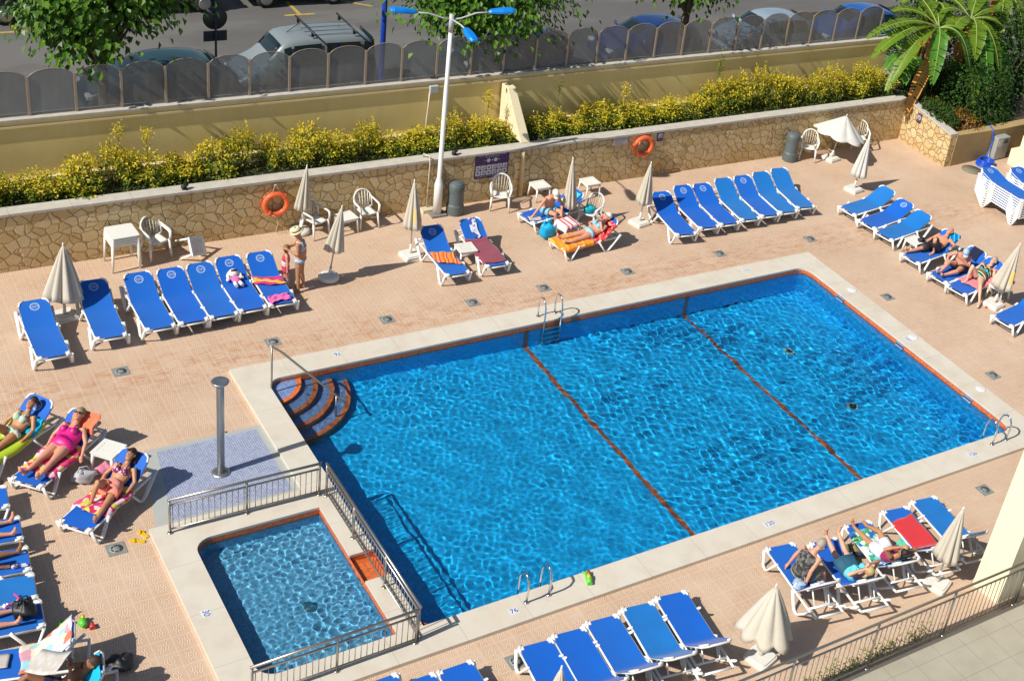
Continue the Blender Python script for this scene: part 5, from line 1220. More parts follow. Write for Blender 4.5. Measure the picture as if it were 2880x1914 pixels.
def bank(x, y, z, rx, ry, h, n, seed, mat, lab, L=(.07, .13), name='climbing_shrub', cat='shrub', core=True):
    r = random.Random(seed); root = empty(name, (x, y, z)); tag(root, lab, cat, 'shrubs of the green bank in the right corner'); mb = MB()
    for k in range(n):
        d = rvec(r); d.z = abs(d.z); q = r.uniform(.72, 1.02)*(1+.12*math.sin(d.x*7+seed)*math.cos(d.y*5)+.08*math.sin(d.z*11))
        p = Vector((d.x*rx*q, d.y*ry*q, d.z*h*q)); leaf(mb, p, d*.6+Vector((0, 0, -.3))+rvec(r)*.6, d+rvec(r)*.5, r.uniform(*L), r.uniform(*L)*.7)
    mb.build('foliage', mat, root)
    mt = MB()
    for k in range(7): a = k*.9; mt.tube([(0, 0, 0), (rx*.4*math.cos(a), ry*.4*math.sin(a), h*.5), (rx*.75*math.cos(a), ry*.75*math.sin(a), h*.7)], [.04, .025, .01], 5)
    mt.build('stem', M_TW, root)
bank(25.9, 13.2, .95, 1.5, 1.2, 1.9, 3600, 21, M_IVY, 'glossy dark green shrub spilling behind the short stone wall')
bank(28.3, 14.2, .95, 2.0, 1.6, 3.4, 4400, 22, M_IVY, 'tall dark green shrub behind the banana stems')
bank(31.0, 15.5, .9, 2.6, 2.2, 5.2, 4600, 23, M_IVY, 'big dark evergreen mass at the right edge of the frame', L=(.09, .16))
bank(27.4, 16.6, 1.1, 2.8, 1.6, 3.6, 4200, 24, M_IVY, 'dark hedge shrub behind the banana plants by the pavement', L=(.09, .16))
bank(24.75, 12.5, 1.05, .70, .75, .42, 700, 25, M_RUST, 'rust coloured flowering shrub on top of the short stone wall', L=(.05, .09), name='flowering_shrub')
bank(24.3, 13.5, 1.15, .45, .6, .45, 420, 26, M_RUST, 'small orange flowering shrub below the dry banana sheath', L=(.05, .09), name='flowering_shrub')
bank(26.2, 12.5, 1.0, 1.0, .5, .45, 900, 27, M_IVY, 'low green shrub along the top of the ochre wall', L=(.06, .10))
bank(23.95, 12.9, 1.25, .42, 1.0, .42, 1100, 31, M_IVY, 'green creeper spilling over the cap of the short stone wall', L=(.06, .11))
bank(24.9, 14.6, 1.25, .9, .8, 1.1, 1600, 32, M_IVY, 'rounded green shrub around the foot of the tall banana plant', L=(.07, .13))
for k, (x, y, z, az) in enumerate(((24.6, 14.0, 2.9, 200), (26.2, 14.2, 3.0, 250), (27.4, 14.4, 2.4, 275))):
    root = empty('banana_leaf', (x, y, z)); tag(root, ('yellowed banana leaf hanging beside the dry sheath', 'brown-edged banana leaf hanging in the middle of the clump', 'long dark banana leaf hanging at the clump\'s outer side')[k], 'leaf', 'loose hanging banana leaves')
    banana_leaf(root, Vector((0, 0, 0)), R(az), 1.7, .19, .05, 1.15, (M_DRY, M_BAN, M_BAN2)[k], 500+k, .6)
# ================================================================ cars, sign, blue pole
def paint(name, col, rough=.22): return simple(name, col, rough, var=.04, scale=2, coat=.6)
M_CGLASS = simple('car_glass', (.012, .022, .024), .06, spec=.8); M_TYRE = simple('tyre_rubber', (.018, .018, .018), .85); M_RIMM = simple('alloy', (.42, .43, .45), .3, metal=.8); M_TRIM = simple('black_trim', (.02, .02, .022), .55); M_HEADL = simple('lamp_glass', (.6, .62, .64), .1); M_TAIL = simple('tail_lamp', (.45, .02, .02), .25)
def car(x, y, rz, mat, lab, kind='hatch', rack=False, z=SZ):
    root = empty('parked_car', (x, y, z), R(rz)); root.scale = (.96,)*3; tag(root, lab, 'car', 'cars parked along the street')
    # stations along the length: (x, half width, floor, belt height, roof height, roof half width)
    if kind == 'van':   st = [(-2.05, .70, .42, .86, .90, .55), (-1.95, .82, .30, .98, 1.72, .64), (-1.6, .85, .26, 1.0, 1.80, .66), (-.4, .86, .25, 1.0, 1.84, .67), (.55, .86, .25, 1.0, 1.80, .66), (.78, .86, .25, 1.0, 1.70, .63), (1.28, .85, .25, 1.02, 1.10, .62), (1.75, .82, .28, .90, .94, .60), (2.05, .70, .34, .66, .70, .50)]
    elif kind == 'sedan': st = [(-2.15, .66, .42, .80, .84, .52), (-2.05, .80, .30, .92, .96, .58), (-1.55, .84, .26, .96, 1.02, .58), (-.95, .85, .25, .95, 1.36, .54), (-.2, .86, .25, .94, 1.44, .56), (.45, .86, .25, .93, 1.38, .55), (1.15, .85, .25, .94, .98, .60), (1.8, .80, .28, .80, .84, .58), (2.12, .66, .36, .60, .64, .48)]
    else: st = [(-1.9, .66, .42, .84, .88, .52), (-1.82, .80, .30, .94, 1.10, .56), (-1.45, .83, .26, .95, 1.36, .56), (-.8, .84, .25, .94, 1.46, .58), (-.1, .85, .25, .93, 1.47, .58), (.35, .85, .25, .92, 1.41, .57), (1.05, .84, .25, .95, 1.0, .60), (1.6, .80, .28, .82, .86, .58), (1.92, .66, .36, .60, .64, .48)]
    mb = MB(); V = []
    for (sx, w, f, bl, rf, rw) in st:
        half = [(w*.86, f), (w*.99, f+.14), (w, bl*.72), (w*.96, bl), (rw*1.0, bl+(rf-bl)*.93), (rw*.86, rf), (0, rf+.015)]
        ring = [(sx, -a, c) for a, c in half]+[(sx, a, c) for a, c in half[-2::-1]]; V += ring
    n = 13; F = []
    for i in range(len(st)-1):
        for k in range(n-1): F.append((i*n+k, (i+1)*n+k, (i+1)*n+k+1, i*n+k+1))
        F.append((i*n+n-1, (i+1)*n+n-1, (i+1)*n, i*n))
    F += [tuple(range(n))[::-1], tuple((len(st)-1)*n+k for k in range(n))]
    mb.add(V, F, True); body = mb.build('body', mat, root); subsurf(body, 1)
    # glass, 12 mm proud of the body
    def P(i, k, o=.012):
        sx, w, f, bl, rf, rw = st[i]
        y0, z0, y1, z1 = w*.96, bl, rw, bl+(rf-bl)*.93
        return Vector((sx, y0+(y1-y0)*k+o, z0+(z1-z0)*k))
    cab = [i for i in range(len(st)) if st[i][4]-st[i][3] > .2]
    a, c = cab[0], cab[-1]
    segs = list(range(a, c))
    for sgn in (-1, 1):
        for j, i in enumerate(segs):
            if st[i+1][0]-st[i][0] < .28 and i != segs[-1]: continue
            p = [P(i, .10), P(i+1, .10), P(i+1, .86), P(i, .86)]
            p[0] = p[0].lerp(p[1], .05); p[3] = p[3].lerp(p[2], .08); p[1] = p[1].lerp(p[0], .05); p[2] = p[2].lerp(p[3], .08)
            m2 = MB(); m2.add([(q.x, q.y*sgn, q.z) for q in p], [(0, 1, 2, 3)] if sgn < 0 else [(3, 2, 1, 0)]); so = m2.build('window', M_CGLASS, root); s_ = so.modifiers.new('t', 'SOLIDIFY'); s_.thickness = .012; s_.offset = 0
    def screen(i, j, nm):
        s0, s1 = st[i], st[j]; up = .02
        w0, w1 = s0[5]*.84, s1[5]*.92; p = []
        A = Vector((s0[0], 0, s0[4])); B = Vector((s1[0], 0, s1[4])); d = (B-A).normalized(); nrm = Vector((-d.z, 0, d.x)); nrm = nrm if nrm.z > 0 else -nrm
        a_ = A.lerp(B, .06)+nrm*.02; b_ = A.lerp(B, .95)+nrm*.02
        m2 = MB(); m2.grid(5, 7, lambda u, v: ((a_.lerp(b_, u)).x, (w0+(w1-w0)*u)*(2*v-1), (a_.lerp(b_, u)).z-.02*(2*v-1)**2)); so = m2.build(nm, M_CGLASS, root); s_ = so.modifiers.new('t', 'SOLIDIFY'); s_.thickness = .01
    screen(c, c+1, 'windscreen'); screen(a, a-1, 'rear_window')
    for wx in (st[0][0]+.72, st[-1][0]-.78):
        for sgn in (-1, 1):
            m2 = MB(); M_ = Matrix.Rotation(math.pi/2, 4, 'X'); m2.lathe([(.0, -.10), (.29, -.10), (.315, -.06), (.315, .06), (.29, .10), (.0, .10)], 24, M=M_); wo_ = m2.build('wheel', M_TYRE, root, (wx, sgn*.78, .315))
            m2 = MB(); m2.lathe([(.20, .0), (.20, .012), (.16, .016), (.05, .022), (0, .024)], 20, M=M_ if sgn < 0 else Matrix.Rotation(-math.pi/2, 4, 'X')); rr_ = m2.build('rim', M_RIMM, wo_, (0, sgn*.10, 0))
            m2 = MB()
            for k in range(6): a_ = k*math.pi/3; m2.box((0, 0, 0), (.05, .02, .035), M=Matrix.Translation((.12*math.cos(a_), sgn*.018, .12*math.sin(a_))) @ Matrix.Rotation(-a_, 4, 'Y'))
            m2.build('rim_slot', M_TRIM, rr_) if False else None
    for sgn in (-1, 1):
        m2 = MB(); m2.box((st[-1][0]-.10, sgn*.56, .66), (.16, .30, .13)); bevel(m2.build('headlight', M_HEADL, root), .03)
        m2 = MB(); m2.box((st[0][0]+.06, sgn*.60, .82), (.10, .20, .22)); bevel(m2.build('tail_light', M_TAIL, root), .03)
        m2 = MB(); m2.tube([(.72 if kind != 'van' else .95, sgn*.84, 1.0), (.70 if kind != 'van' else .93, sgn*.98, 1.04)], [.03, .085], 8, flat=(1, .6)); m2.build('mirror', mat if kind != 'van' else M_TRIM, root)
        m2 = MB(); m2.box((st[-1][0]-.06 if sgn > 0 else st[0][0]+.06, 0, .42), (.18, 1.34, .16)); bevel(m2.build('bumper', mat, root), .05)
    if rack:
        for rx in (-1.35, -.10):
            m2 = MB(); m2.tube([(rx, -.80, 1.97), (rx, .80, 1.97)], .028, 6)
            rk = m2.build('roof_rack', M_TRIM, root)
            for sgn in (-1, 1): m2 = MB(); m2.box((rx, sgn*.58, 1.90), (.08, .05, .12)); m2.build('foot', M_TRIM, rk)
        m2 = MB(); m2.tube([(.45, .0, 1.80), (.10, .0, 2.05)], .012, 6); m2.build('aerial', M_TRIM, root)
        for yy in (-.45, -.15, .15, .45): m2 = MB(); m2.box((-.75, yy, 1.852), (1.5, .03, .012)); m2.build('roof_ridge', mat, root)
    return root
car(5.05, 19.45, 180, paint('silver_grey_paint', (.20, .235, .25), .3), 'silver grey van with two black roof bars behind the blue pole', 'van', True)
car(1.0, 19.3, 180, paint('dark_teal_paint', (.015, .045, .05)), 'dark car half hidden by the left street tree', 'hatch')
car(11.6, 19.25, 180, paint('dark_green_blue_paint', (.012, .03, .05)), 'dark car behind the street tree by the lamp post', 'hatch')
car(16.6, 19.3, 180, paint('deep_blue_paint', (.012, .04, .15)), 'deep blue car behind the third street tree', 'hatch')
car(21.3, 19.1, 180, paint('pale_blue_grey_paint', (.26, .33, .40)), 'pale blue grey car above the glass screen', 'hatch')
car(25.4, 19.0, 180, paint('bright_blue_paint', (.01, .10, .38)), 'bright blue car beside the banana plants', 'hatch')
car(-2.6, 26.4, 0, paint('navy_paint', (.008, .012, .035)), 'navy blue van at the top left corner, one wheel showing', 'van')
car(3.0, 26.5, 0, paint('black_paint', (.008, .008, .010)), 'black car at the top edge behind the round sign', 'sedan')
car(7.4, 26.6, 0, paint('silver_paint', (.38, .39, .40)), 'silver car at the top edge left of the blue pole', 'hatch')
M_SIGNB = simple('dark_sign_back', (.055, .06, .065), .55, metal=.3, var=.15)
r = empty('road_sign', (1.95, 17.1, SZ+.12)); tag(r, 'back of a round road sign with a small plate below, on a thin post', 'road sign')
mb = MB(); mb.tube([(0, 0, 0), (0, 0, 3.3)], .03, 8); mb.build('post', M_SIGNB, r)
mb = MB(); mb.lathe([(.30, -.01), (.30, .01), (0, .012)], 32, at=(0, .045, 3.05), M=Matrix.Rotation(math.pi/2, 4, 'X')); mb.build('disc', M_SIGNB, r)
mb = MB(); mb.box((0, .045, 2.58), (.58, .014, .27)); mb.build('plate', M_SIGNB, r)
for zz in (3.2, 2.9, 2.58): mb = MB(); mb.box((0, .0, zz), (.10, .09, .03)); mb.build('bracket', M_SIGNB, r)
r = empty('blue_pole', (6.45, 17.2, SZ+.12)); tag(r, 'thick bright blue pole rising out of the top of the frame', 'pole')
M_BPOLE = simple('bright_blue_pole_paint', (.008, .045, .36), .3, coat=.3)
mb = MB(); mb.lathe([(.13, 0), (.13, .04), (.075, .06), (.072, 2.2), (.066, 7)], 20); mb.build('shaft', M_BPOLE, r)
mb = MB(); mb.box((0, 0, 6.2), (.9, .05, .6)); mb.build('banner_sign', M_BPOLE, r)
# ---------------------------------------------------------------- odds and ends by the right-hand corner
r = empty('air_conditioner', (25.95, 11.62, 0), R(4)); tag(r, 'grey outdoor unit standing against the ochre wall', 'outdoor unit')
mb = MB(); mb.box((0, .0, .42), (.62, .34, .78)); bevel(mb.build('casing', simple('unit_grey', (.33, .34, .31), .5, var=.1), r), .02)
mb = MB()
for k in range(5): mb.box((.12, -.176, .60+.035*k), (.22, .012, .014))
mb.build('vent', M_DARK, r)
mb = MB(); mb.box((-.16, -.174, .62), (.16, .012, .22)); mb.build('hatch', M_GREYBOX, r)
r = empty('garden_hose', (25.1, 11.28, 0)); tag(r, 'coiled bright blue hose on the deck below the grey outdoor unit', 'hose')
M_HOSE = simple('blue_hose', (.01, .08, .55), .35)
for k in range(5):
    mb = MB(); q = .30-.01*k; mb.tube([(q*math.cos(a)+.01*k, q*math.sin(a)*.9, .025+.04*k+.01*math.sin(3*a+k)) for a in [2*math.pi*i/28 for i in range(28)]], .025, 6, closed=True); mb.build('coil', M_HOSE, r)
mb = MB(); mb.tube([(.2, .2, .15), (.45, .33, .3), (.47, .33, .8), (.45, .42, 1.06), (.55, .8, 1.1)], .02, 6); mb.build('tail', M_HOSE, r)
r = empty('stepped_wall', (27.4, 10.6, 0)); tag(r, 'pale rendered stair wall at the right edge behind the stacked loungers', 'wall')
mb = MB(); mb.prism([(-1.35, -.6), (4, -.9), (4, .8), (-1.35, .55)], 0, .55); mb.build('lower_step', M_PIL, r)
mb = MB(); mb.prism([(-.9, -.2), (4, -.4), (4, .82), (-.9, .57)], .55, .95); mb.build('upper_step', M_PIL, r)
mb = MB(); mb.prism([(-.6, -.3), (4, -.5), (4, .7), (-.6, .5)], .97, 1.15); mb.build('dark_canopy', M_TRIM, r)
# ================================================================ people
def skinmat(name, col):
    b = NB(name); v = b.coords('Object'); c = b.mix(b.noise(v, 7, 5), tuple(x*.86 for x in col), tuple(x*1.12 for x in col))
    c = b.mix(b.ramp(b.noise(v, 3.2, 4), [(.52, 0), (.72, .4)]), c, (col[0]*1.02, col[1]*.72, col[2]*.66))
    return b.done(b.pbsdf(c, .48, spec=.4, normal=b.bump(b.noise(v, 40, 3), .12, .004)))
SK = {'tan': skinmat('tanned_skin', (.46, .225, .115)), 'fair': skinmat('fair_skin', (.62, .35, .235)), 'pink': skinmat('sunburnt_skin', (.60, .29, .19)), 'dark': skinmat('deep_tanned_skin', (.27, .125, .062)), 'light': skinmat('light_skin', (.66, .40, .28))}
HAIR = {k: simple('hair_'+k, c, .6, var=.25, scale=30, bump=.5, bscale=120) for k, c in (('brown', (.045, .022, .012)), ('black', (.012, .010, .010)), ('blond', (.46, .32, .14)), ('grey', (.36, .31, .25)), ('sandy', (.30, .21, .11)), ('auburn', (.22, .10, .035)))}
M_EYE = simple('dark_eye', (.03, .02, .018), .3); M_LIP = simple('lips', (.42, .12, .10), .5); M_LENSD = simple('dark_lens', (.012, .010, .012), .15)
def V3(*a): return Vector(a)
def ering(mb_rings, c, u, v, a, b, n=14): mb_rings.append([c+u*(a*math.cos(2*math.pi*k/n))+v*(b*math.sin(2*math.pi*k/n)) for k in range(n)])
def loft(mb, rings, caps=True):
    n = len(rings[0]); V = [p for r_ in rings for p in r_]
    F = [(i*n+k, i*n+(k+1) % n, (i+1)*n+(k+1) % n, (i+1)*n+k) for i in range(len(rings)-1) for k in range(n)]
    if caps: F += [tuple(range(n))[::-1], tuple((len(rings)-1)*n+k for k in range(n))]
    mb.add(V, F, True)
TOR = [(-.10, .10, .085), (.0, .158, .118), (.10, .165, .115), (.24, .132, .098), (.38, .145, .108), (.52, .168, .118), (.68, .172, .105), (.80, .165, .088), (.88, .125, .068), (.96, .062, .056), (1.04, .052, .054)]
def torso_rings(J, s, wid, belly, infl=0, t0=-.2, t1=1.2):
    """rings from the crotch (t=-.1) to the neck (t=1); J['spine']: list of points pelvis..neck"""
    sp = J['spine']; Ls = [0]
    for a, c in zip(sp, sp[1:]): Ls.append(Ls[-1]+(c-a).length)
    T = Ls[-1]; rings = []
    def at(t):
        d = t*T
        for i in range(len(sp)-1):
            if d <= Ls[i+1] or i == len(sp)-2: return sp[i]+(sp[i+1]-sp[i]).normalized()*(d-Ls[i])
    ks = [k for k in TOR if t0-1e-6 <= k[0] <= t1+1e-6]
    ins = []
    for q in (t0, t1):
        if TOR[0][0] < q < TOR[-1][0] and all(abs(k[0]-q) > 1e-3 for k in ks):
            for a, c in zip(TOR, TOR[1:]):
                if a[0] <= q <= c[0]: f = (q-a[0])/(c[0]-a[0]); ins.append((q, a[1]+(c[1]-a[1])*f, a[2]+(c[2]-a[2])*f))
    for (t, a, b_) in sorted(ks+ins):
        h = max(0, min(1, (t-.1)/.6)); lat = J['lat0'].lerp(J['lat1'], h).normalized(); ax = (at(t+.04)-at(t-.04)).normalized(); fr = ax.cross(lat)*-1
        lat = (lat-ax*lat.dot(ax)).normalized(); fr = lat.cross(ax)
        bl = belly*max(0, 1-((t-.26)/.24)**2) if 0 < t < .52 else 0
        ering(rings, at(t)+fr*(bl*.45), lat, fr, (a*wid+infl+bl*.35)*s, (b_*(.5+.5*wid)+infl+bl*.7)*s)
    return rings
def limb(mb, pts, rs, s): mb.tube(pts, [q*s for q in rs], 10)
def mid(a, b_, t, off=None): p = a.lerp(b_, t); return p+off if off is not None else p
def person(name, J, label, skin, s=1.0, wid=1.0, belly=0.0, clothes=(), hair=None, hat=None, shades=False, loc=(0, 0, 0), rz=0, female=True, voxel=.013, face=True):
    mb = MB(); loft(mb, torso_rings(J, s, wid, belly))
    if female:
        sp = J['spine']; c = sp[0].lerp(sp[-1], .62); ax = (sp[-1]-sp[0]).normalized(); fr = J['lat1'].cross(ax)
        for sg in (-1, 1): mb.lathe([(.001, -.07*s), (.045*s, -.05*s), (.062*s, 0), (.045*s, .05*s), (.001, .07*s)], 10, at=c+fr*(.062*s*(.6+.4*wid))+J['lat1']*(sg*.075*s*wid))
    for sd in 'LR':
        h, k, a, t = J['hip'+sd], J['kn'+sd], J['an'+sd], J['toe'+sd]; q = .5+.5*wid
        limb(mb, [h, mid(h, k, .25), mid(h, k, .65), k, mid(k, a, .25), mid(k, a, .45), mid(k, a, .8), a], [.092*q, .088*q, .066*q, .054, .054, .050, .036, .034], s)
        heel = a+(a-k).normalized()*.045*s-(t-a).normalized()*.03*s; ball = a.lerp(t, .62)+(a-k).normalized()*.035*s
        limb(mb, [heel, a.lerp(t, .25)+(a-k).normalized()*.02*s, ball, t], [.034, .036, .038, .022], s)
        lat_f = (t-a).cross(a-k).normalized()
        for i in range(5): mb.tube([ball+lat_f*((i-2)*.014*s), t+lat_f*((i-2)*.016*s)+(t-a).normalized()*(.018-.006*abs(i-1))*s], [.011*s, .008*s], 6)
        S_, e, w = J['sh'+sd], J['el'+sd], J['ha'+sd]
        limb(mb, [S_, mid(S_, e, .35), e, mid(e, w, .3), mid(e, w, .85), w], [.052*q, .046*q, .038, .039, .028, .025], s)
        d = (w-e).normalized(); side = d.cross(J.get('palm'+sd, Vector((0, 0, 1)))); side = side.normalized() if side.length > .05 else d.orthogonal().normalized(); pn = side.cross(d)
        cr = J.get('curl'+sd, .35)
        mb.tube([w, w+d*.045*s, w+d*.085*s], [.026*s, .036*s, .032*s], 8, flat=(1, 1))
        for i in range(4):
            b0 = w+d*.08*s+side*((i-1.5)*.019*s); L = (.066, .078, .074, .058)[i]*s; d2 = (d*math.cos(cr)-pn*math.sin(cr)).normalized(); d3 = (d*math.cos(cr*2.2)-pn*math.sin(cr*2.2)).normalized()
            mb.tube([b0, b0+d2*L*.5, b0+d2*L*.5+d3*L*.5], [.0105*s, .0095*s, .0075*s], 6)
        mb.tube([w+d*.03*s+side*.028*s, w+d*.06*s+side*.055*s-pn*.01*s, w+d*.09*s+side*.062*s-pn*.02*s], [.014*s, .012*s, .009*s], 6)
    H, f, up = J['head'], J['face'].normalized(), J['up'].normalized(); lt = up.cross(f).normalized(); up = f.cross(lt).normalized()
    MH = Matrix((lt, f, up)).transposed().to_4x4()
    def hp(x, y, z): return H+lt*(x*s)+f*(y*s)+up*(z*s)
    rings = []
    for z, a, b_, fo in ((-.115, .03, .035, .045), (-.10, .048, .05, .035), (-.06, .062, .074, .018), (-.01, .072, .090, .004), (.04, .075, .096, -.004), (.085, .064, .080, -.008), (.115, .036, .045, -.008), (.124, .01, .012, -.008)): ering(rings, hp(0, fo, z), lt, f, a*s, b_*s)
    loft(mb, rings)
    mb.tube([hp(0, .085, .02), hp(0, .108, -.018), hp(0, .09, -.03)], [.010*s, .017*s, .012*s], 8)
    for sg in (-1, 1): mb.tube([hp(sg*.07, -.005, .025), hp(sg*.082, -.015, .0), hp(sg*.07, .0, -.035)], [.014*s, .018*s, .010*s], 8)
    mb.tube([J['spine'][-1], hp(0, -.01, -.05)], [.056*s, .05*s], 10)
    body = mb.build(name, skin, loc=loc, rz=rz); tag(body, label, 'person')
    rm = body.modifiers.new('one_surface', 'REMESH'); rm.mode = 'VOXEL'; rm.voxel_size = voxel; rm.use_smooth_shade = True
    sm = body.modifiers.new('smooth', 'SMOOTH'); sm.factor = .5; sm.iterations = 3
    if face:
        for sg in (-1, 1): m2 = MB(); m2.lathe([(.001, -.008), (.009, -.004), (.012, 0), (.009, .004), (.001, .008)], 8, at=hp(sg*.032, .083, .022)); m2.build('eye', M_EYE, body)
        m2 = MB(); m2.tube([hp(-.024, .086, -.058), hp(0, .096, -.056), hp(.024, .086, -.058)], [.004, .008, .004], 6); m2.build('mouth', M_LIP, body)
    if shades:
        m2 = MB()
        zz = shades if isinstance(shades, float) else .022
        for sg in (-1, 1): m2.tube([hp(sg*.010, .098, zz), hp(sg*.04, .097, zz-.004), hp(sg*.066, .075, zz)], [.014, .022, .014], 8)
        for sg in (-1, 1): m2.tube([hp(sg*.068, .075, zz+.006), hp(sg*.08, -.01, zz+.008)], .005, 5)
        m2.build('sunglasses', M_LENSD, body)
    if hair:
        kind, col = hair; m2 = MB(); rings = []
        for z, a, b_, fo in ((-.03, .066, .060, -.034), (.0, .080, .080, -.026), (.04, .086, .104, -.014), (.08, .080, .098, -.012), (.115, .058, .070, -.012), (.140, .02, .024, -.012)): ering(rings, hp(0, fo, z), lt, f, a*s, b_*s)
        loft(m2, rings)
        if kind == 'long':
            for k in range(7):
                x = (k-3)*.024; m2.tube([hp(x, -.07, .03), hp(x*1.2, -.095, -.06), hp(x*1.3, -.075, -.16+.01*abs(k-3))], [.03*s, .032*s, .014*s], 7)
        if kind == 'bun': m2.tube([hp(0, -.10, .04), hp(0, -.16, .05)], [.05*s, .03*s], 8)
        if kind == 'spread':
            for k in range(9): a = R(-60+k*15); m2.tube([hp(0, -.05, .09), hp(.10*math.sin(a), -.08, .12+.05*math.cos(a)), hp(.15*math.sin(a), -.07, .10+.13*math.cos(a))], [.04*s, .035*s, .012*s], 7)
        m2.build('hair', HAIR[col], body)
    if hat:
        kind, hm = hat; m2 = MB()
        if kind == 'cap':
            rings = []
            for z, a, b_ in ((.035, .088, .106), (.075, .086, .103), (.115, .066, .080), (.142, .03, .036), (.148, .004, .004)): ering(rings, hp(0, -.008, z), lt, f, a*s, b_*s)
            loft(m2, rings); m2.grid(7, 4, lambda u, v: hp((2*u-1)*.072*(1-.15*v), .085*math.sqrt(max(0.05, 1-(2*u-1)**2*.75))+.075*v, .045-.018*v-.02*(2*u-1)**2))
        else:
            rings = []
            for z, a, b_ in ((.02, .150, .165), (.028, .152, .167), (.045, .094, .112), (.09, .090, .106), (.135, .080, .095), (.142, .05, .06), (.130, .006, .006)): ering(rings, hp(0, -.006, z), lt, f, a*s, b_*s)
            loft(m2, rings)
        ho = m2.build('hat', hm, body)
        if kind == 'straw':
            m2 = MB(); rings = []
            for z, a, b_ in ((.048, .098, .116), (.075, .096, .113)): ering(rings, hp(0, -.006, z), lt, f, a*s, b_*s)
            loft(m2, rings, False); m2.build('hat_band', M_NAVY, ho)
    for cl in clothes:
        kind, cm, nm = cl[0], cl[1], cl[2]; m2 = MB()
        if kind == 'top': loft(m2, torso_rings(J, s, wid, belly, .014, *cl[3]), False)
        if kind in ('top', 'bikini_top', 'suit') and female:
            sp = J['spine']; c = sp[0].lerp(sp[-1], .62); ax = (sp[-1]-sp[0]).normalized(); fr = J['lat1'].cross(ax)
            for sg in (-1, 1): m2.lathe([(.001, -.077*s), (.05*s, -.055*s), (.069*s, 0), (.05*s, .055*s), (.001, .077*s)], 12, at=c+fr*(.067*s*(.6+.4*wid))+J['lat1']*(sg*.075*s*wid))
            if kind == 'bikini_top': loft(m2, torso_rings(J, s, wid, belly, .008, .575, .64), False)
            for sg in (-1, 1): m2.tube([c+fr*(.13*s)+J['lat1']*(sg*.08*s), sp[-1].lerp(sp[0], .10)+fr*(.085*s)+J['lat1']*(sg*.09*s), sp[-1].lerp(sp[0], .10)-fr*(.04*s)+J['lat1']*(sg*.07*s)], .012*s, 5)
        if kind in ('bottom', 'suit', 'shorts', 'skirt'):
            loft(m2, torso_rings(J, s, wid, belly, .014, -.10, cl[3] if len(cl) > 3 else .14), kind != 'skirt')
        if kind in ('suit', 'bottom'):
            for sd in 'LR':
                h, k = J['hip'+sd], J['kn'+sd]; q = .5+.5*wid; m2.tube([h-(k-h).normalized()*.05*s, h.lerp(k, .06)], [.104*q*s, .102*q*s], 12)
        if kind in ('shorts', 'skirt'):
            L = cl[4] if len(cl) > 4 else .5
            for sd in 'LR':
                h, k = J['hip'+sd], J['kn'+sd]; q = .5+.5*wid; m2.tube([h-(k-h).normalized()*.05*s, h.lerp(k, L*.5), h.lerp(k, L)], [.108*q*s, .104*q*s, .098*q*s], 12, caps=False)
            if kind == 'skirt':
                a, c = J['hipL'].lerp(J['knL'], L), J['hipR'].lerp(J['knR'], L); rings = []
                for t, w_ in ((-.08, .155), (.3, .165), (1, .16)):
                    p = (J['hipL']+J['hipR'])/2; e = (a+c)/2; ax = (e-p).normalized(); lat = J['lat0']; ering(rings, p.lerp(e, t), lat, lat.cross(ax), (w_*wid+.012+(a-c).length*.18*max(t, 0))*s, .112*wid*s)
                loft(m2, rings, False)
        if kind == 'leggings':
            for sd in 'LR': k, a = J['kn'+sd], J['an'+sd]; m2.tube([J['hip'+sd].lerp(k, cl[3]), k, k.lerp(a, .35), a], [.075*s, .062*s, .058*s, .042*s], 10, caps=False)
        if kind == 'sleeves':
            for sd in 'LR': S_, e, w = J['sh'+sd], J['el'+sd], J['ha'+sd]; m2.tube([S_, e, e.lerp(w, .8)], [.062*s, .050*s, .036*s], 10, caps=False)
        co = m2.build(nm, cm, body)
        if kind in ('suit', 'bottom', 'shorts', 'top', 'bikini_top', 'skirt'):
            so = co.modifiers.new('t', 'SOLIDIFY'); so.thickness = .006; so.offset = 1
    return body
def stick(J, s):
    """fill in shoulders, hips and lateral axes from a spine and two headings"""
    for k, sg in (('L', 1), ('R', -1)):
        J.setdefault('sh'+k, J['spine'][-1].lerp(J['spine'][-2], .22)+J['lat1']*(sg*.165*s)); J.setdefault('hip'+k, J['spine'][0]+J['lat0']*(sg*.088*s))
    return J
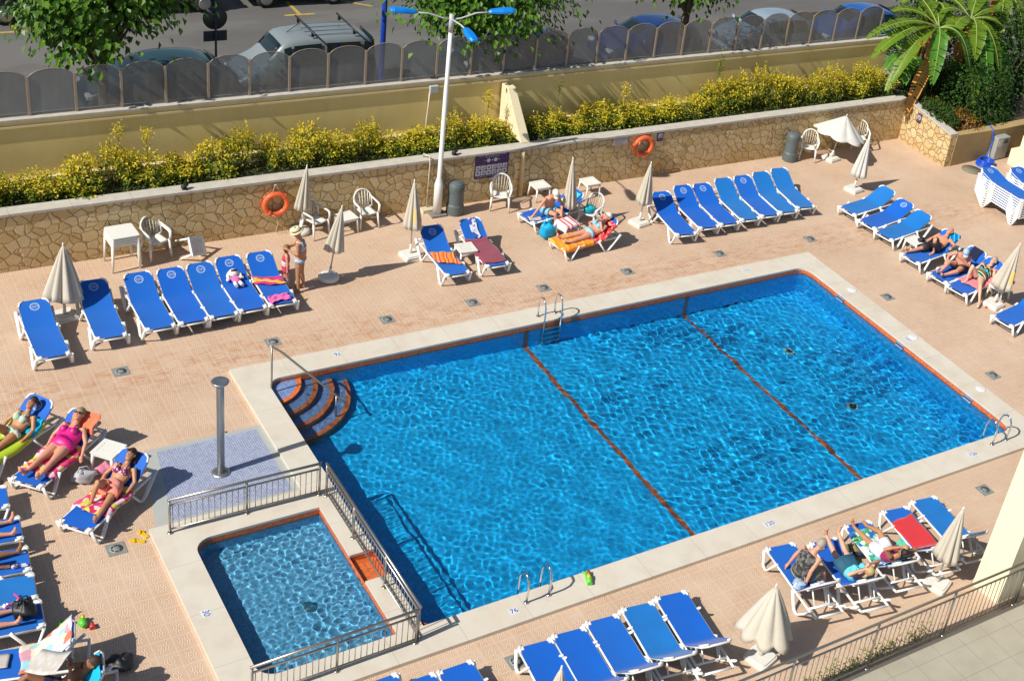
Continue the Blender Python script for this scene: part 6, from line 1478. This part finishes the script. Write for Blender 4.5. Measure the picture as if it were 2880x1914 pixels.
def lying(L, hx=1.02, s=1.0, tb=None, legs=(('flat', 0), ('flat', 0)), arms=(('side',), ('side',)), roll=0.0, spread=.0, zoff=0, lift=.0):
    """lying face up on lounger L: joints in the lounger's frame (x towards the head end, y to the left when facing the head end, z up)"""
    be = L['be'] if tb is None else tb; zs = .35+.105*s+zoff; P = V3(hx, 0, zs); t = V3(math.cos(be), 0, math.sin(be))
    S1 = P+V3(.18*s, 0, .02); S2 = S1+t*(.16*s); N = S1+t*(.34*s); J = dict(spine=[P, S1, S2, N], lat0=V3(0, -1, 0), lat1=V3(0, -1, 0))
    # facing up: lateral axis chosen so that lat x spine points up
    J['head'] = N+t*(.17*s)+V3(-math.sin(be), 0, math.cos(be))*(.03*s); J['face'] = V3(-math.sin(be)*1.0-.15, roll, math.cos(be)); J['up'] = t
    stick(J, s)
    for i, sd in enumerate('LR'):
        sg = -1 if sd == 'L' else 1; h = J['hip'+sd]; kind, *a = legs[i]
        if kind == 'flat':
            o = a[0] if a else 0; k = h+V3(-.41*s, sg*(.02+o*.5), -.035*s+lift); an = k+V3(-.39*s, sg*(.01+o*.6), -.02*s); toe = an+V3(-.07*s, sg*.05, .16*s)
        elif kind == 'bent':
            rise = a[0]; lean = a[1] if len(a) > 1 else 0; dz = rise*s; dx = math.sqrt(max(.02, (.42*s)**2-dz**2)); k = h+V3(-dx, sg*.03+lean, dz); ddz = k.z-.405; dx2 = math.sqrt(max(.01, (.40*s)**2-ddz**2)); an = k+V3(-dx2 if len(a) < 3 else a[2], sg*.0-lean*.6, -ddz); toe = an+V3(-.19*s, sg*.02, -.03*s)
        elif kind == 'floor':
            k = h+V3(-.36*s, sg*.22, .0); an = k+V3(-.22*s, sg*.22, -.30*s); toe = an+V3(-.16*s, sg*.08, -.10*s)
        elif kind == 'up':
            k = h+V3(-.40*s, sg*.03, .07); an = k+V3(-.34*s, sg*.02, .16*s); toe = an+V3(.02*s, sg*.03, .19*s)
        J['kn'+sd], J['an'+sd], J['toe'+sd] = k, an, toe
        S_ = J['sh'+sd]; kind, *a = arms[i]
        if kind == 'side': e = S_-t*(.22*s)+V3(0, sg*.13, -.03*s); w = V3(e.x-.22*s, e.y+sg*-.02, max(.37, e.z-.09))
        elif kind == 'hang': e = S_-t*(.20*s)+V3(0, sg*.16, -.06*s); w = V3(e.x-.20*s, e.y+sg*.06, e.z-.12)
        elif kind == 'belly': e = S_-t*(.20*s)+V3(0, sg*.16, .0); w = V3(e.x-.10*s, e.y-sg*.18, e.z+.06)
        elif kind == 'head': e = S_+t*(.08*s)+V3(0, sg*.22*s, .06); w = J['head']+V3(.0, sg*.09, .05)
        elif kind == 'faceover': e = S_+t*(.05*s)+V3(-.08, sg*.16*s, .16); w = J['head']+V3(-.04, sg*.02, .12)
        elif kind == 'out': e = S_-t*(.05*s)+V3(-.10, sg*.27*s, .02); w = e+V3(-.22*s, sg*.06, .03)
        elif kind == 'read': e = S_-t*(.16*s)+V3(-.08, sg*.10, .05); w = J['head']+V3(-.30, sg*.10, .02)
        J['el'+sd], J['ha'+sd] = e, w
    return J
def on(L): return dict(loc=(L['x'], L['y'], L['z']), rz=L['th'])
M_CAPW = simple('white_cotton', (.74, .74, .68), .85); M_CAPB = simple('pale_blue_cotton', (.36, .48, .62), .85); M_STRAW = simple('straw', (.68, .60, .36), .85, bump=.4, bscale=90)
M_LBLUE = simple('light_blue_swimwear', (.22, .52, .66), .7); M_BLACK = simple('black_swimwear', (.022, .016, .020), .6); M_FUCH = simple('fuchsia_swimsuit', (.60, .012, .22), .45, var=.15); M_SALM = terry('salmon_sarong', (.88, .30, .22)); M_FLOW = blotched('purple_floral_bikini', [(.22, .02, .10), (.30, .05, .16), (.70, .60, .62), (.25, .02, .12)], 40); M_MINT = blotched('mint_print_bikini', [(.42, .66, .42), (.62, .72, .58), (.30, .52, .36), (.55, .60, .60)], 40)
M_PRINTB = blotched('pale_blue_print_bikini', [(.34, .48, .66), (.56, .64, .72), (.20, .40, .56), (.42, .44, .66)], 40); M_CAMO = blotched('dark_camouflage_vest', [(.05, .05, .05), (.11, .11, .105), (.035, .035, .035), (.16, .16, .15)], 22); M_KHAKI = simple('khaki_cloth', (.30, .26, .17), .85); M_TEAL = simple('teal_denim', (.022, .10, .17), .85, var=.15); M_AQUA = simple('aqua_vest', (.12, .60, .76), .8); M_WHITEC = simple('white_cotton_shorts', (.74, .72, .76), .85); M_WINE = simple('wine_top', (.33, .02, .10), .8); M_STRIPESW = striped('striped_black_swimsuit', [(.018, .014, .02), (.018, .014, .02), (.10, .42, .45), (.018, .014, .02), (.55, .55, .25), (.018, .014, .02), (.35, .05, .08)], 4.5, 0, 'X'); M_REDSW = simple('red_swim_top', (.48, .03, .09), .7); M_WHSW = simple('white_swim_belt', (.62, .52, .48), .8)
# woman with straw hat, and the girl whose head she holds
J = dict(spine=[V3(0, 0, .83), V3(.02, .0, 1.0), V3(.015, 0, 1.14), V3(-.03, .01, 1.36)], lat0=V3(.25, -.97, 0), lat1=V3(.45, -.89, 0))
J['lat0'] = V3(.55, .84, 0); J['lat1'] = V3(.55, .84, 0)
stick(J, 1.0)
J.update(head=V3(-.07, .02, 1.53), face=V3(-.84, .40, -.45), up=V3(-.3, .1, 1), knL=V3(.07, .06, .44), anL=V3(.13, .07, .075), toeL=V3(-.05, .14, .03), knR=V3(-.07, -.08, .44), anR=V3(-.06, -.10, .075), toeR=V3(-.24, -.02, .03), elL=V3(-.08, .22, 1.10), haL=V3(-.26, .12, 1.12), elR=V3(-.13, -.20, 1.06), haR=V3(-.28, -.03, 1.13), curlL=.5, curlR=.5)
gx, gy = 1.92, 11.02
person('person', J, 'tanned woman in a straw hat and pale blue bikini bottom holding a girl\'s head', SK['tan'], 1.0, 1.05, .02, (('bottom', M_PRINTB, 'bikini_bottom', .10), ('bikini_top', M_PRINTB, 'bikini_top')), ('short', 'brown'), ('straw', M_STRAW), loc=(gx, gy, 0))
J = dict(spine=[V3(0, 0, .60), V3(0, 0, .72), V3(.01, 0, .83), V3(.02, 0, .98)], lat0=V3(-.3, -.95, 0), lat1=V3(-.3, -.95, 0)); sg_ = .70
stick(J, sg_)
J.update(head=V3(.03, .0, 1.10), face=V3(.94, -.2, .15), up=V3(0, 0, 1), knL=V3(.03, -.07, .33), anL=V3(.0, -.08, .055), toeL=V3(.10, -.20, .025), knR=V3(.02, .06, .33), anR=V3(.02, .08, .055), toeR=V3(.16, .02, .025), elL=V3(-.02, -.17, .76), haL=V3(-.02, -.17, .60), elR=V3(.03, .16, .76), haR=V3(.08, .14, .60))
person('person', J, 'small red-haired girl in a red and white swimsuit facing the woman in the hat', SK['pink'], sg_, 1.0, .01, (('top', M_REDSW, 'swim_top', (.50, .86)), ('top', M_WHSW, 'swim_belt', (.20, .50)), ('shorts', M_REDSW, 'swim_shorts', .20, .35), ('leggings', simple('pale_lilac_leggings', (.50, .42, .48), .7), 'leggings', .9)), ('long', 'auburn'), loc=(1.63, 11.14, 0), female=False)
# man in a white cap, sitting across his lounger
L = LG[10]
J = dict(spine=[V3(.72, -.02, .45), V3(.73, -.0, .60), V3(.72, -.06, .74), V3(.68, -.20, .93)], lat0=V3(1, 0, 0), lat1=V3(.98, -.1, 0))
stick(J, 1.06)
J.update(head=V3(.66, -.32, 1.06), face=V3(-.15, -.75, -.65), up=V3(0, -.5, .85), knL=V3(.92, -.42, .50), anL=V3(.95, -.46, .09), toeL=V3(.98, -.64, .04), knR=V3(.66, -.44, .50), anR=V3(.72, -.46, .09), toeR=V3(.70, -.64, .04), elL=V3(.98, -.30, .66), haL=V3(.84, -.46, .56), elR=V3(.42, -.12, .72), haR=V3(.20, -.08, .42), curlR=.1)
person('person', J, 'bare-chested man in a white cap and pale blue shorts sitting sideways on a lounger', SK['pink'], 1.06, 1.10, .05, (('shorts', M_LBLUE, 'shorts', .16, .55),), ('short', 'grey'), ('cap', M_CAPW), female=False, **on(L))
person('person', lying(LG[11], 1.02, 1.0, legs=(('flat', .02), ('flat', 0)), arms=(('read',), ('belly',))), 'woman in a pale turquoise bikini reading on the orange and red towels', SK['pink'], 1.0, 1.10, .03, (('bottom', M_LBLUE, 'bikini_bottom', .10), ('bikini_top', M_LBLUE, 'bikini_top')), ('short', 'grey'), ('cap', M_CAPW), **on(LG[11]))
person('person', lying(LG[22], 1.02, 1.06, legs=(('bent', .36, .0, .12), ('flat', .10)), arms=(('out',), ('hang',))), 'bald bare-chested man in black shorts reclining with one knee raised', SK['pink'], 1.06, 1.14, .05, (('shorts', M_BLACK, 'shorts', .20, .85),), ('short', 'grey') if False else None, female=False, **on(LG[22]))
L = LG[23]
J = dict(spine=[V3(1.02, .0, .45), V3(1.03, -.0, .60), V3(.98, -.05, .75), V3(.86, -.10, .92)], lat0=V3(.25, -.97, 0), lat1=V3(.35, -.93, 0)); stick(J, 1.05)
J.update(head=V3(.74, -.22, 1.03), face=V3(-.7, -.5, -.5), up=V3(-.4, -.2, .9), knL=V3(.58, -.20, .50), anL=V3(.20, -.06, .42), toeL=V3(.04, -.10, .52), knR=V3(.60, .12, .62), anR=V3(.26, .10, .42), toeR=V3(.10, .14, .50), elL=V3(.80, -.38, .68), haL=V3(.66, -.26, .86), elR=V3(.72, .26, .72), haR=V3(.56, .16, .64))
person('person', J, 'man in a pale blue cap and black shorts sitting hunched on his lounger', SK['pink'], 1.05, 1.10, .06, (('shorts', M_BLACK, 'shorts', .16, .5),), ('short', 'grey'), ('cap', M_CAPB), female=False, **on(L))
person('person', lying(LG[24], 1.02, 1.0, legs=(('floor',), ('bent', .34, .02)), arms=(('hang',), ('side',))), 'grey-haired woman in a black swimsuit with coloured stripes, one foot on the deck', SK['light'], 1.0, 1.22, .05, (('suit', M_STRIPESW, 'swimsuit', .80),), ('short', 'grey'), **on(LG[24]))
person('person', lying(LG[46], .96, .98, legs=(('flat', .0), ('bent', .33, .0, -.10)), arms=(('side',), ('side',))), 'young dark-haired woman in a mint print bikini on the lime green towel', SK['tan'], .98, .98, 0, (('bottom', M_MINT, 'bikini_bottom', .08), ('bikini_top', M_MINT, 'bikini_top')), ('bun', 'brown'), **on(LG[46]))
person('person', lying(LG[47], 1.00, 1.03, legs=(('flat', .03), ('flat', -.01)), arms=(('hang',), ('side',)), lift=.03), 'woman in a fuchsia one-piece swimsuit and sunglasses lying on a pink towel', SK['pink'], 1.03, 1.28, .045, (('suit', M_FUCH, 'swimsuit', .78),), ('short', 'sandy'), shades=True, **on(LG[47]))
person('person', lying(LG[48], 1.06, .98, legs=(('flat', .12), ('bent', .30, -.05, -.16)), arms=(('side',), ('side',))), 'woman in a purple floral bikini top with a salmon sarong round her hips', SK['tan'], .98, 1.02, .01, (('bikini_top', M_FLOW, 'bikini_top'), ('skirt', M_SALM, 'sarong', .24, .50)), ('long', 'brown'), shades=.075, **on(LG[48]))
# three bathers whose legs reach in from the left edge
person('person', lying(LG[40], .98, 1.0, legs=(('flat', .02), ('flat', .06))), 'bather at the left edge of whom only pale legs and feet show', SK['pink'], 1.0, 1.0, 0, (('shorts', M_NAVY, 'shorts', .2, .4),), ('short', 'brown'), female=False, **on(LG[40]))
person('person', lying(LG[41], .98, 1.0, legs=(('flat', .02), ('bent', .30, 0))), 'deeply tanned bather at the left edge with one knee up', SK['dark'], 1.0, 1.0, 0, (('shorts', M_BLACK, 'shorts', .2, .4),), ('short', 'black'), female=False, **on(LG[41]))
person('person', lying(LG[43], 1.22, 1.0, tb=R(28), legs=(('flat', .02), ('flat', .03))), 'bather at the left edge whose bare feet end beside a black bag', SK['pink'], 1.0, 1.0, 0, (('shorts', M_NAVY, 'shorts', .2, .4),), ('short', 'brown'), female=False, **on(LG[43]))
person('person', lying(LG[45], 1.04, 1.03, legs=(('flat', .02), ('bent', .25, 0)), arms=(('read',), ('read',))), 'dark-haired man reading a newspaper in the bottom left corner', SK['dark'], 1.03, 1.05, .02, (('shorts', M_NAVY, 'shorts', .2, .5),), ('short', 'brown'), female=False, **on(LG[45]))
# man in a camouflage vest sitting on the side of his lounger, bent forward
L = LG[26]
J = dict(spine=[V3(.93, -.08, .47), V3(.93, -.05, .64), V3(.92, .02, .80), V3(.91, .12, .94)], lat0=V3(-.95, -.2, 0), lat1=V3(-.9, -.35, 0)); stick(J, 1.06)
J.update(head=V3(.89, .25, 1.04), face=V3(-.25, .75, -.60), up=V3(-.1, .5, .85), knL=V3(.74, .34, .50), anL=V3(.70, .44, .09), toeL=V3(.66, .62, .04), knR=V3(1.04, .34, .50), anR=V3(1.02, .44, .09), toeR=V3(1.0, .62, .04), elL=V3(.66, -.06, .72), haL=V3(.62, -.16, .46), elR=V3(1.14, -.02, .70), haR=V3(1.16, -.08, .46), curlL=.1, curlR=.1)
person('person', J, 'grey-haired man in a dark camouflage vest bending forward on the side of a lounger', SK['pink'], 1.06, 1.12, .04, (('top', M_CAMO, 'vest', (-.02, .90)), ('shorts', M_KHAKI, 'shorts', .10, .8)), ('short', 'grey'), shades=True, female=False, **on(L))
person('person', lying(LG[27], .98, 1.0, legs=(('up',), ('up',)), arms=(('head',), ('faceover',))), 'blonde woman in a turquoise vest and teal skirt with her feet in the air', SK['fair'], 1.0, 1.18, .03, (('top', M_AQUA, 'vest_top', (.10, .82)), ('skirt', M_TEAL, 'skirt', .16, .62)), ('long', 'blond'), **on(LG[27]))
person('person', lying(LG[28], .98, 1.0, legs=(('flat', .04), ('bent', .12, 0)), arms=(('faceover',), ('head',))), 'dark-haired woman in white shorts and a wine red top with an arm over her face', SK['tan'], 1.0, 1.15, .02, (('top', M_WINE, 'vest_top', (.22, .80)), ('shorts', M_WHITEC, 'shorts', .26, .55)), ('spread', 'black'), **on(LG[28]))
# ================================================================ bags, toys, papers, sandals
def lump(mb, c, d, seed, k=.16, n=12):
    r = random.Random(seed); a, b_, e = (r.uniform(0, 6) for _ in range(3)); rings = []
    for i in range(n+1):
        ph = math.pi*i/n; ring = []
        for j in range(18):
            th = 2*math.pi*j/18; q = 1+k*math.sin(3*th+a+2*ph)+k*.7*math.sin(5*ph+b_+th)+k*.6*math.sin(7*th+e)
            ring.append(Vector((c[0]+d[0]*.5*math.sin(ph)*math.cos(th)*q, c[1]+d[1]*.5*math.sin(ph)*math.sin(th)*q, max(c[2]-d[2]*.5, c[2]-d[2]*.5*math.cos(ph)*q))))
        rings.append(ring)
    loft(mb, rings)
def bag(loc, d, mat, lab, seed, handle=True, name='beach_bag', cat='bag'):
    r = empty(name, loc); tag(r, lab, cat); mb = MB(); lump(mb, (0, 0, d[2]/2), d, seed); mb.build('body', mat, r)
    if handle:
        mb = MB(); mb.tube([(-d[0]*.28, 0, d[2]*.85), (-d[0]*.15, .02, d[2]*1.35), (d[0]*.15, .02, d[2]*1.35), (d[0]*.28, 0, d[2]*.85)], .012, 6); mb.build('handle', mat, r)
    return r
M_CYAN = simple('cyan_nylon', (.0, .36, .66), .5, var=.2); M_BAGBL = simple('black_nylon', (.014, .014, .018), .5, var=.3); M_BAGW = simple('grey_white_bag', (.42, .42, .46), .6, var=.3); M_TURQB = simple('turquoise_plastic', (.16, .50, .54), .4, var=.25)
bag((8.72, 11.42, 0), (.42, .30, .46), M_CYAN, 'bright cyan beach bag standing between the two occupied loungers', 1)
bag((10.10, 11.66, .44), (.34, .26, .18), simple('turquoise_cloth', (.0, .38, .48), .6), 'turquoise bag lying on the seat of the white chair', 2)
bag((18.78, 4.66, .435), (.36, .28, .22), M_TURQB, 'pale turquoise bag on the low white table by the striped swimsuit', 3)
p = to_world(LG[43], (.26, -.02, .36)); bag(p, (.34, .36, .28), M_BAGBL, 'black bag with yellow straps at the foot of a lounger', 4)
bag((-3.98, 5.95, 0), (.42, .26, .24), M_BAGW, 'grey and navy bag on the tiles under the low table', 5); bag((-3.58, 6.05, 0), (.38, .24, .20), terry('pink_bag_cloth', (.62, .20, .32)), 'crumpled pink bag on the tiles beside the low table', 6, False)
bag((8.22, -1.72, 0), (.44, .30, .30), blotched('dark_print_bag', [(.03, .05, .16), (.16, .14, .06), (.02, .03, .08), (.25, .22, .10)], 12), 'patterned dark bag on the deck beside the turquoise-top woman', 7)
bag((9.32, -1.98, 0), (.30, .26, .24), terry('mint_cloth', (.10, .48, .34)), 'crumpled mint green cloth on the deck by the red towel', 8, False, 'cloth', 'cloth')
bag((-4.55, 1.25, 0), (.38, .34, .20), M_BAGBL, 'black bundle on the tiles in the shade at the bottom left', 9, False)
bag((9.18, 11.72, 0), (.22, .2, .16), simple('clear_plastic', (.45, .46, .46), .3), 'crumpled clear plastic bag at the parasol foot', 10, False)
# towel over the low table between the two occupied loungers
mb = MB()
def tt(u, v):
    x, y = (u-.5)*.70, (v-.5)*.62; z = .442; 
    if abs(x) > .235: z -= (abs(x)-.235)*1.6; x = math.copysign(.235+(abs(x)-.235)*.35, x)
    if abs(y) > .235: z -= (abs(y)-.235)*1.4; y = math.copysign(.235+(abs(y)-.235)*.4, y)
    return (x+.01*math.sin(9*v), y+.01*math.sin(11*u), z+.006*math.sin(13*u+5*v))
mb.grid(16, 14, tt); o = mb.build('towel', striped('red_white_stripes', [(.75, .73, .74), (.75, .73, .74), (.62, .10, .12), (.75, .73, .74), (.62, .12, .14)], 3.2, 0, 'X'), loc=(9.28, 11.36, 0), rz=R(8)); so = o.modifiers.new('t', 'SOLIDIFY'); so.thickness = .008; tag(o, 'red and white striped towel draped over the low white table', 'towel')
def paper(loc, w_, h_, rz, lab, seed, tilt=None, fold=.06, name='newspaper'):
    b = NB('newsprint'); v = b.coords('Object'); x, y, z = b.sep(v)
    col = b.math('LESS_THAN', b.math('PINGPONG', b.math('ADD', y, 5.0), .006), .003); blk = b.math('GREATER_THAN', b.voro(b.mapping(v, (1, .6, 1)), 9, 'F1', 'Distance'), .45)
    c = b.mix(b.math('MULTIPLY', col, .5), (.62, .61, .58), (.20, .20, .20)); c = b.mix(b.math('MULTIPLY', blk, .28), c, (.35, .25, .2)); m_ = b.done(b.pbsdf(c, .8))
    mb = MB(); mb.grid(9, 6, lambda u, v: ((u-.5)*w_, (v-.5)*h_, fold*abs(2*u-1)**1.5+.006*math.sin(9*v+seed)))
    o = mb.build(name, m_, loc=loc, rz=rz); so = o.modifiers.new('t', 'SOLIDIFY'); so.thickness = .004; tag(o, lab, 'newspaper')
    if tilt: o.rotation_euler = tilt
    return o
paper(to_world(LG[44], (.62, .06, .362)), .34, .30, R(-20), 'folded newspaper lying on the blue lounger in the bottom left corner', 1, fold=.01)
paper(to_world(LG[45], (1.02, .02, .98)), .62, .42, 0, 'open newspaper held up by the man in the bottom left corner', 2, tilt=(R(14), R(-24), R(-55)), fold=.06)
paper(to_world(LG[10], (.22, -.14, .362)), .34, .24, R(-10), 'open magazine lying on the lounger of the man in the white cap', 3, fold=.015)
paper(to_world(LG[11], (1.16, -.12, .96)), .26, .20, 0, 'white paper held up in front of the bikini woman\'s face', 4, tilt=(R(60), R(5), LG[11]['th']+R(90)), fold=.02)
# white plush toy
L = LG[6]; r = empty('plush_toy', to_world(L, (1.14, .0, .375)), L['th']); tag(r, 'white plush toy with sunglasses and a pink dress sitting on a lounger', 'plush toy')
M_PLUSH = terry('white_plush', (.76, .75, .70)); mb = MB()
def ball(mb, c, rx, ry, rz_): 
    rings = []
    for i in range(9):
        ph = math.pi*(i+.02)/8.04; ering(rings, Vector((c[0], c[1], c[2]-rz_*math.cos(ph))), V3(1, 0, 0), V3(0, 1, 0), rx*math.sin(ph)+.0005, ry*math.sin(ph)+.0005, 12)
    loft(mb, rings)
mb = MB(); ball(mb, (.24, 0, .13), .11, .12, .10); mb.tube([(.28, .10, .13), (.20, .14, .10), (.10, .15, .05)], [.03, .04, .03], 8); mb.tube([(.28, -.10, .13), (.2, -.14, .10), (.10, -.15, .05)], [.03, .04, .03], 8); mb.build('head', M_PLUSH, r)
mb = MB(); mb.tube([(.16, .07, .05), (.10, .19, .06)], [.035, .03], 8); mb.build('arm', M_PLUSH, r); mb = MB(); mb.tube([(.16, -.07, .05), (.10, -.19, .06)], [.035, .03], 8); mb.build('arm', M_PLUSH, r)
for s in (-1, 1): mb = MB(); mb.tube([(-.02, s*.05, .04), (-.19, s*.07, .05)], [.045, .04], 8); mb.build('leg', M_PLUSH, r)
mb = MB(); ball(mb, (.06, 0, .06), .12, .10, .07); mb.build('dress', M_PINKT, r)
mb = MB(); mb.tube([(.20, -.07, .225), (.19, 0, .24), (.20, .07, .225)], [.018, .022, .018], 8); mb.build('sunglasses', M_LENSD, r)
# inflatable-green toys, sandals, small things
M_TOYG = simple('lime_plastic', (.10, .55, .04), .35); M_TOYY = simple('yellow_plastic', (.72, .46, .02), .35); M_TOYR = simple('red_plastic', (.60, .04, .03), .4)
r = empty('water_pistol', (3.13, -.21, CT), R(70)); tag(r, 'lime green toy water pistol on the coping beside the near ladder', 'toy')
mb = MB(); mb.tube([(-.15, 0, .04), (.0, 0, .055), (.10, 0, .05)], [.05, .06, .045], 10); mb.build('body', M_TOYG, r); mb = MB(); mb.tube([(.08, 0, .05), (.17, .08, .05)], [.025, .02], 8); mb.build('nozzle', M_TOYG, r); mb = MB(); mb.tube([(.08, -.01, .06), (.16, -.03, .06)], [.04, .03], 8); mb.build('tank', M_TOYR, r); mb = MB(); mb.tube([(-.06, 0, .10), (.03, 0, .11)], [.03, .03], 8); mb.build('grip', M_TOYY, r)
for k, (x, y, lab) in enumerate(((-5.14, 2.41, 'green and red toy on the tiles above the colourful towel'), (-4.83, 2.36, 'small green toy on the tiles behind the colourful towel'))):
    r = empty('water_toy', (x, y, 0), R(40+50*k)); tag(r, lab, 'toy'); mb = MB(); mb.tube([(-.22 if k == 0 else -.08, 0, .06), (0, .03, .07), (.14, 0, .05)], [.05, .07, .03], 10); mb.build('body', M_TOYG, r); mb = MB(); mb.tube([(-.16, -.09, .04), (-.05, -.10, .05)], [.05, .03], 8); mb.build('wing', M_TOYR, r); mb = MB(); mb.lathe([(.03, 0), (.03, .03), (0, .035)], 10, at=(.08, 0, .10)); mb.build('cap', M_TOYY, r)
def sandal(x, y, rz, mat, lab, grp, strap=None, z=0):
    r = empty('sandal', (x, y, z), R(rz)); tag(r, lab, 'sandal', grp); mb = MB()
    pr = [(-.125, .028), (-.08, .036), (0, .034), (.07, .044), (.115, .036), (.135, .012)]; poly = [(a, -c) for a, c in pr]+[(a, c) for a, c in pr[::-1]]; mb.prism(poly, .002, .022); mb.build('sole', mat, r)
    mb = MB(); mb.tube([(.02, -.042, .018), (.05, -.025, .055), (.085, 0, .035), (.05, .025, .055), (.02, .042, .018)], .009, 6); mb.build('strap', strap or mat, r)
M_BRN = simple('brown_leather', (.10, .06, .035), .6)
sandal(-3.44, 4.13, 110, M_TOYY, 'yellow sandal of a pair on the deck, closer to the railing', 'yellow sandals on the deck'); sandal(-3.57, 3.99, 150, M_TOYY, 'yellow sandal of a pair on the deck, closer to the drain', 'yellow sandals on the deck')
sandal(-5.35, 6.42, 30, M_BRN, 'brown sandal under the lime towel lounger', 'sandals under the lime towel lounger'); sandal(-5.55, 6.20, 80, M_WHITEC, 'white sandal under the lime towel lounger', 'sandals under the lime towel lounger')
sandal(18.25, 4.42, 30, M_TOYR, 'red sandal on the deck under the white table, upright one', 'red sandals'); sandal(18.38, 4.30, 60, M_TOYR, 'red sandal on the deck beside the parasol base', 'red sandals')
p = to_world(LG[41], (.16, -.16, .355)); sandal(p[0], p[1], 175, M_STRIP, 'patterned sandal on the blue lounger end, the one nearer the pool', 'patterned sandals', M_BRN, p[2]); p = to_world(LG[41], (.16, .17, .355)); sandal(p[0], p[1], 170, M_STRIP, 'patterned sandal on the blue lounger end, the one by the feet', 'patterned sandals', M_BRN, p[2])
r = empty("small_bag", (18.36, 7.28, .435)); tag(r, 'small dark bag on the white table next to the reclining man', 'bag'); mb = MB(); lump(mb, (0, 0, .06), (.24, .16, .12), 12); mb.build('body', M_BAGBL, r)

p = to_world(LG[26], (1.14, -.22, .36)); bag(p, (.26, .24, .16), simple('pale_plastic_bag', (.36, .46, .58), .35), 'pale blue plastic bag at the head of the camouflage man\'s lounger', 14, False)
p = to_world(LG[43], (.42, -.26, .36)); r = empty('snorkel', p, R(20)); tag(r, 'pink snorkel strap on the lounger beside the black bag', 'snorkel'); mb = MB(); mb.tube([(.12*math.cos(a), .08*math.sin(a), .015) for a in [2*math.pi*i/16 for i in range(16)]], .012, 6, closed=True); mb.build('strap', simple('hot_pink_plastic', (.75, .05, .30), .4), r); mb = MB(); mb.tube([(.1, .0, .02), (.16, .1, .03), (.15, .2, .05)], .016, 6); mb.build('tube', simple('hot_pink_plastic_tube', (.75, .05, .30), .4), r)
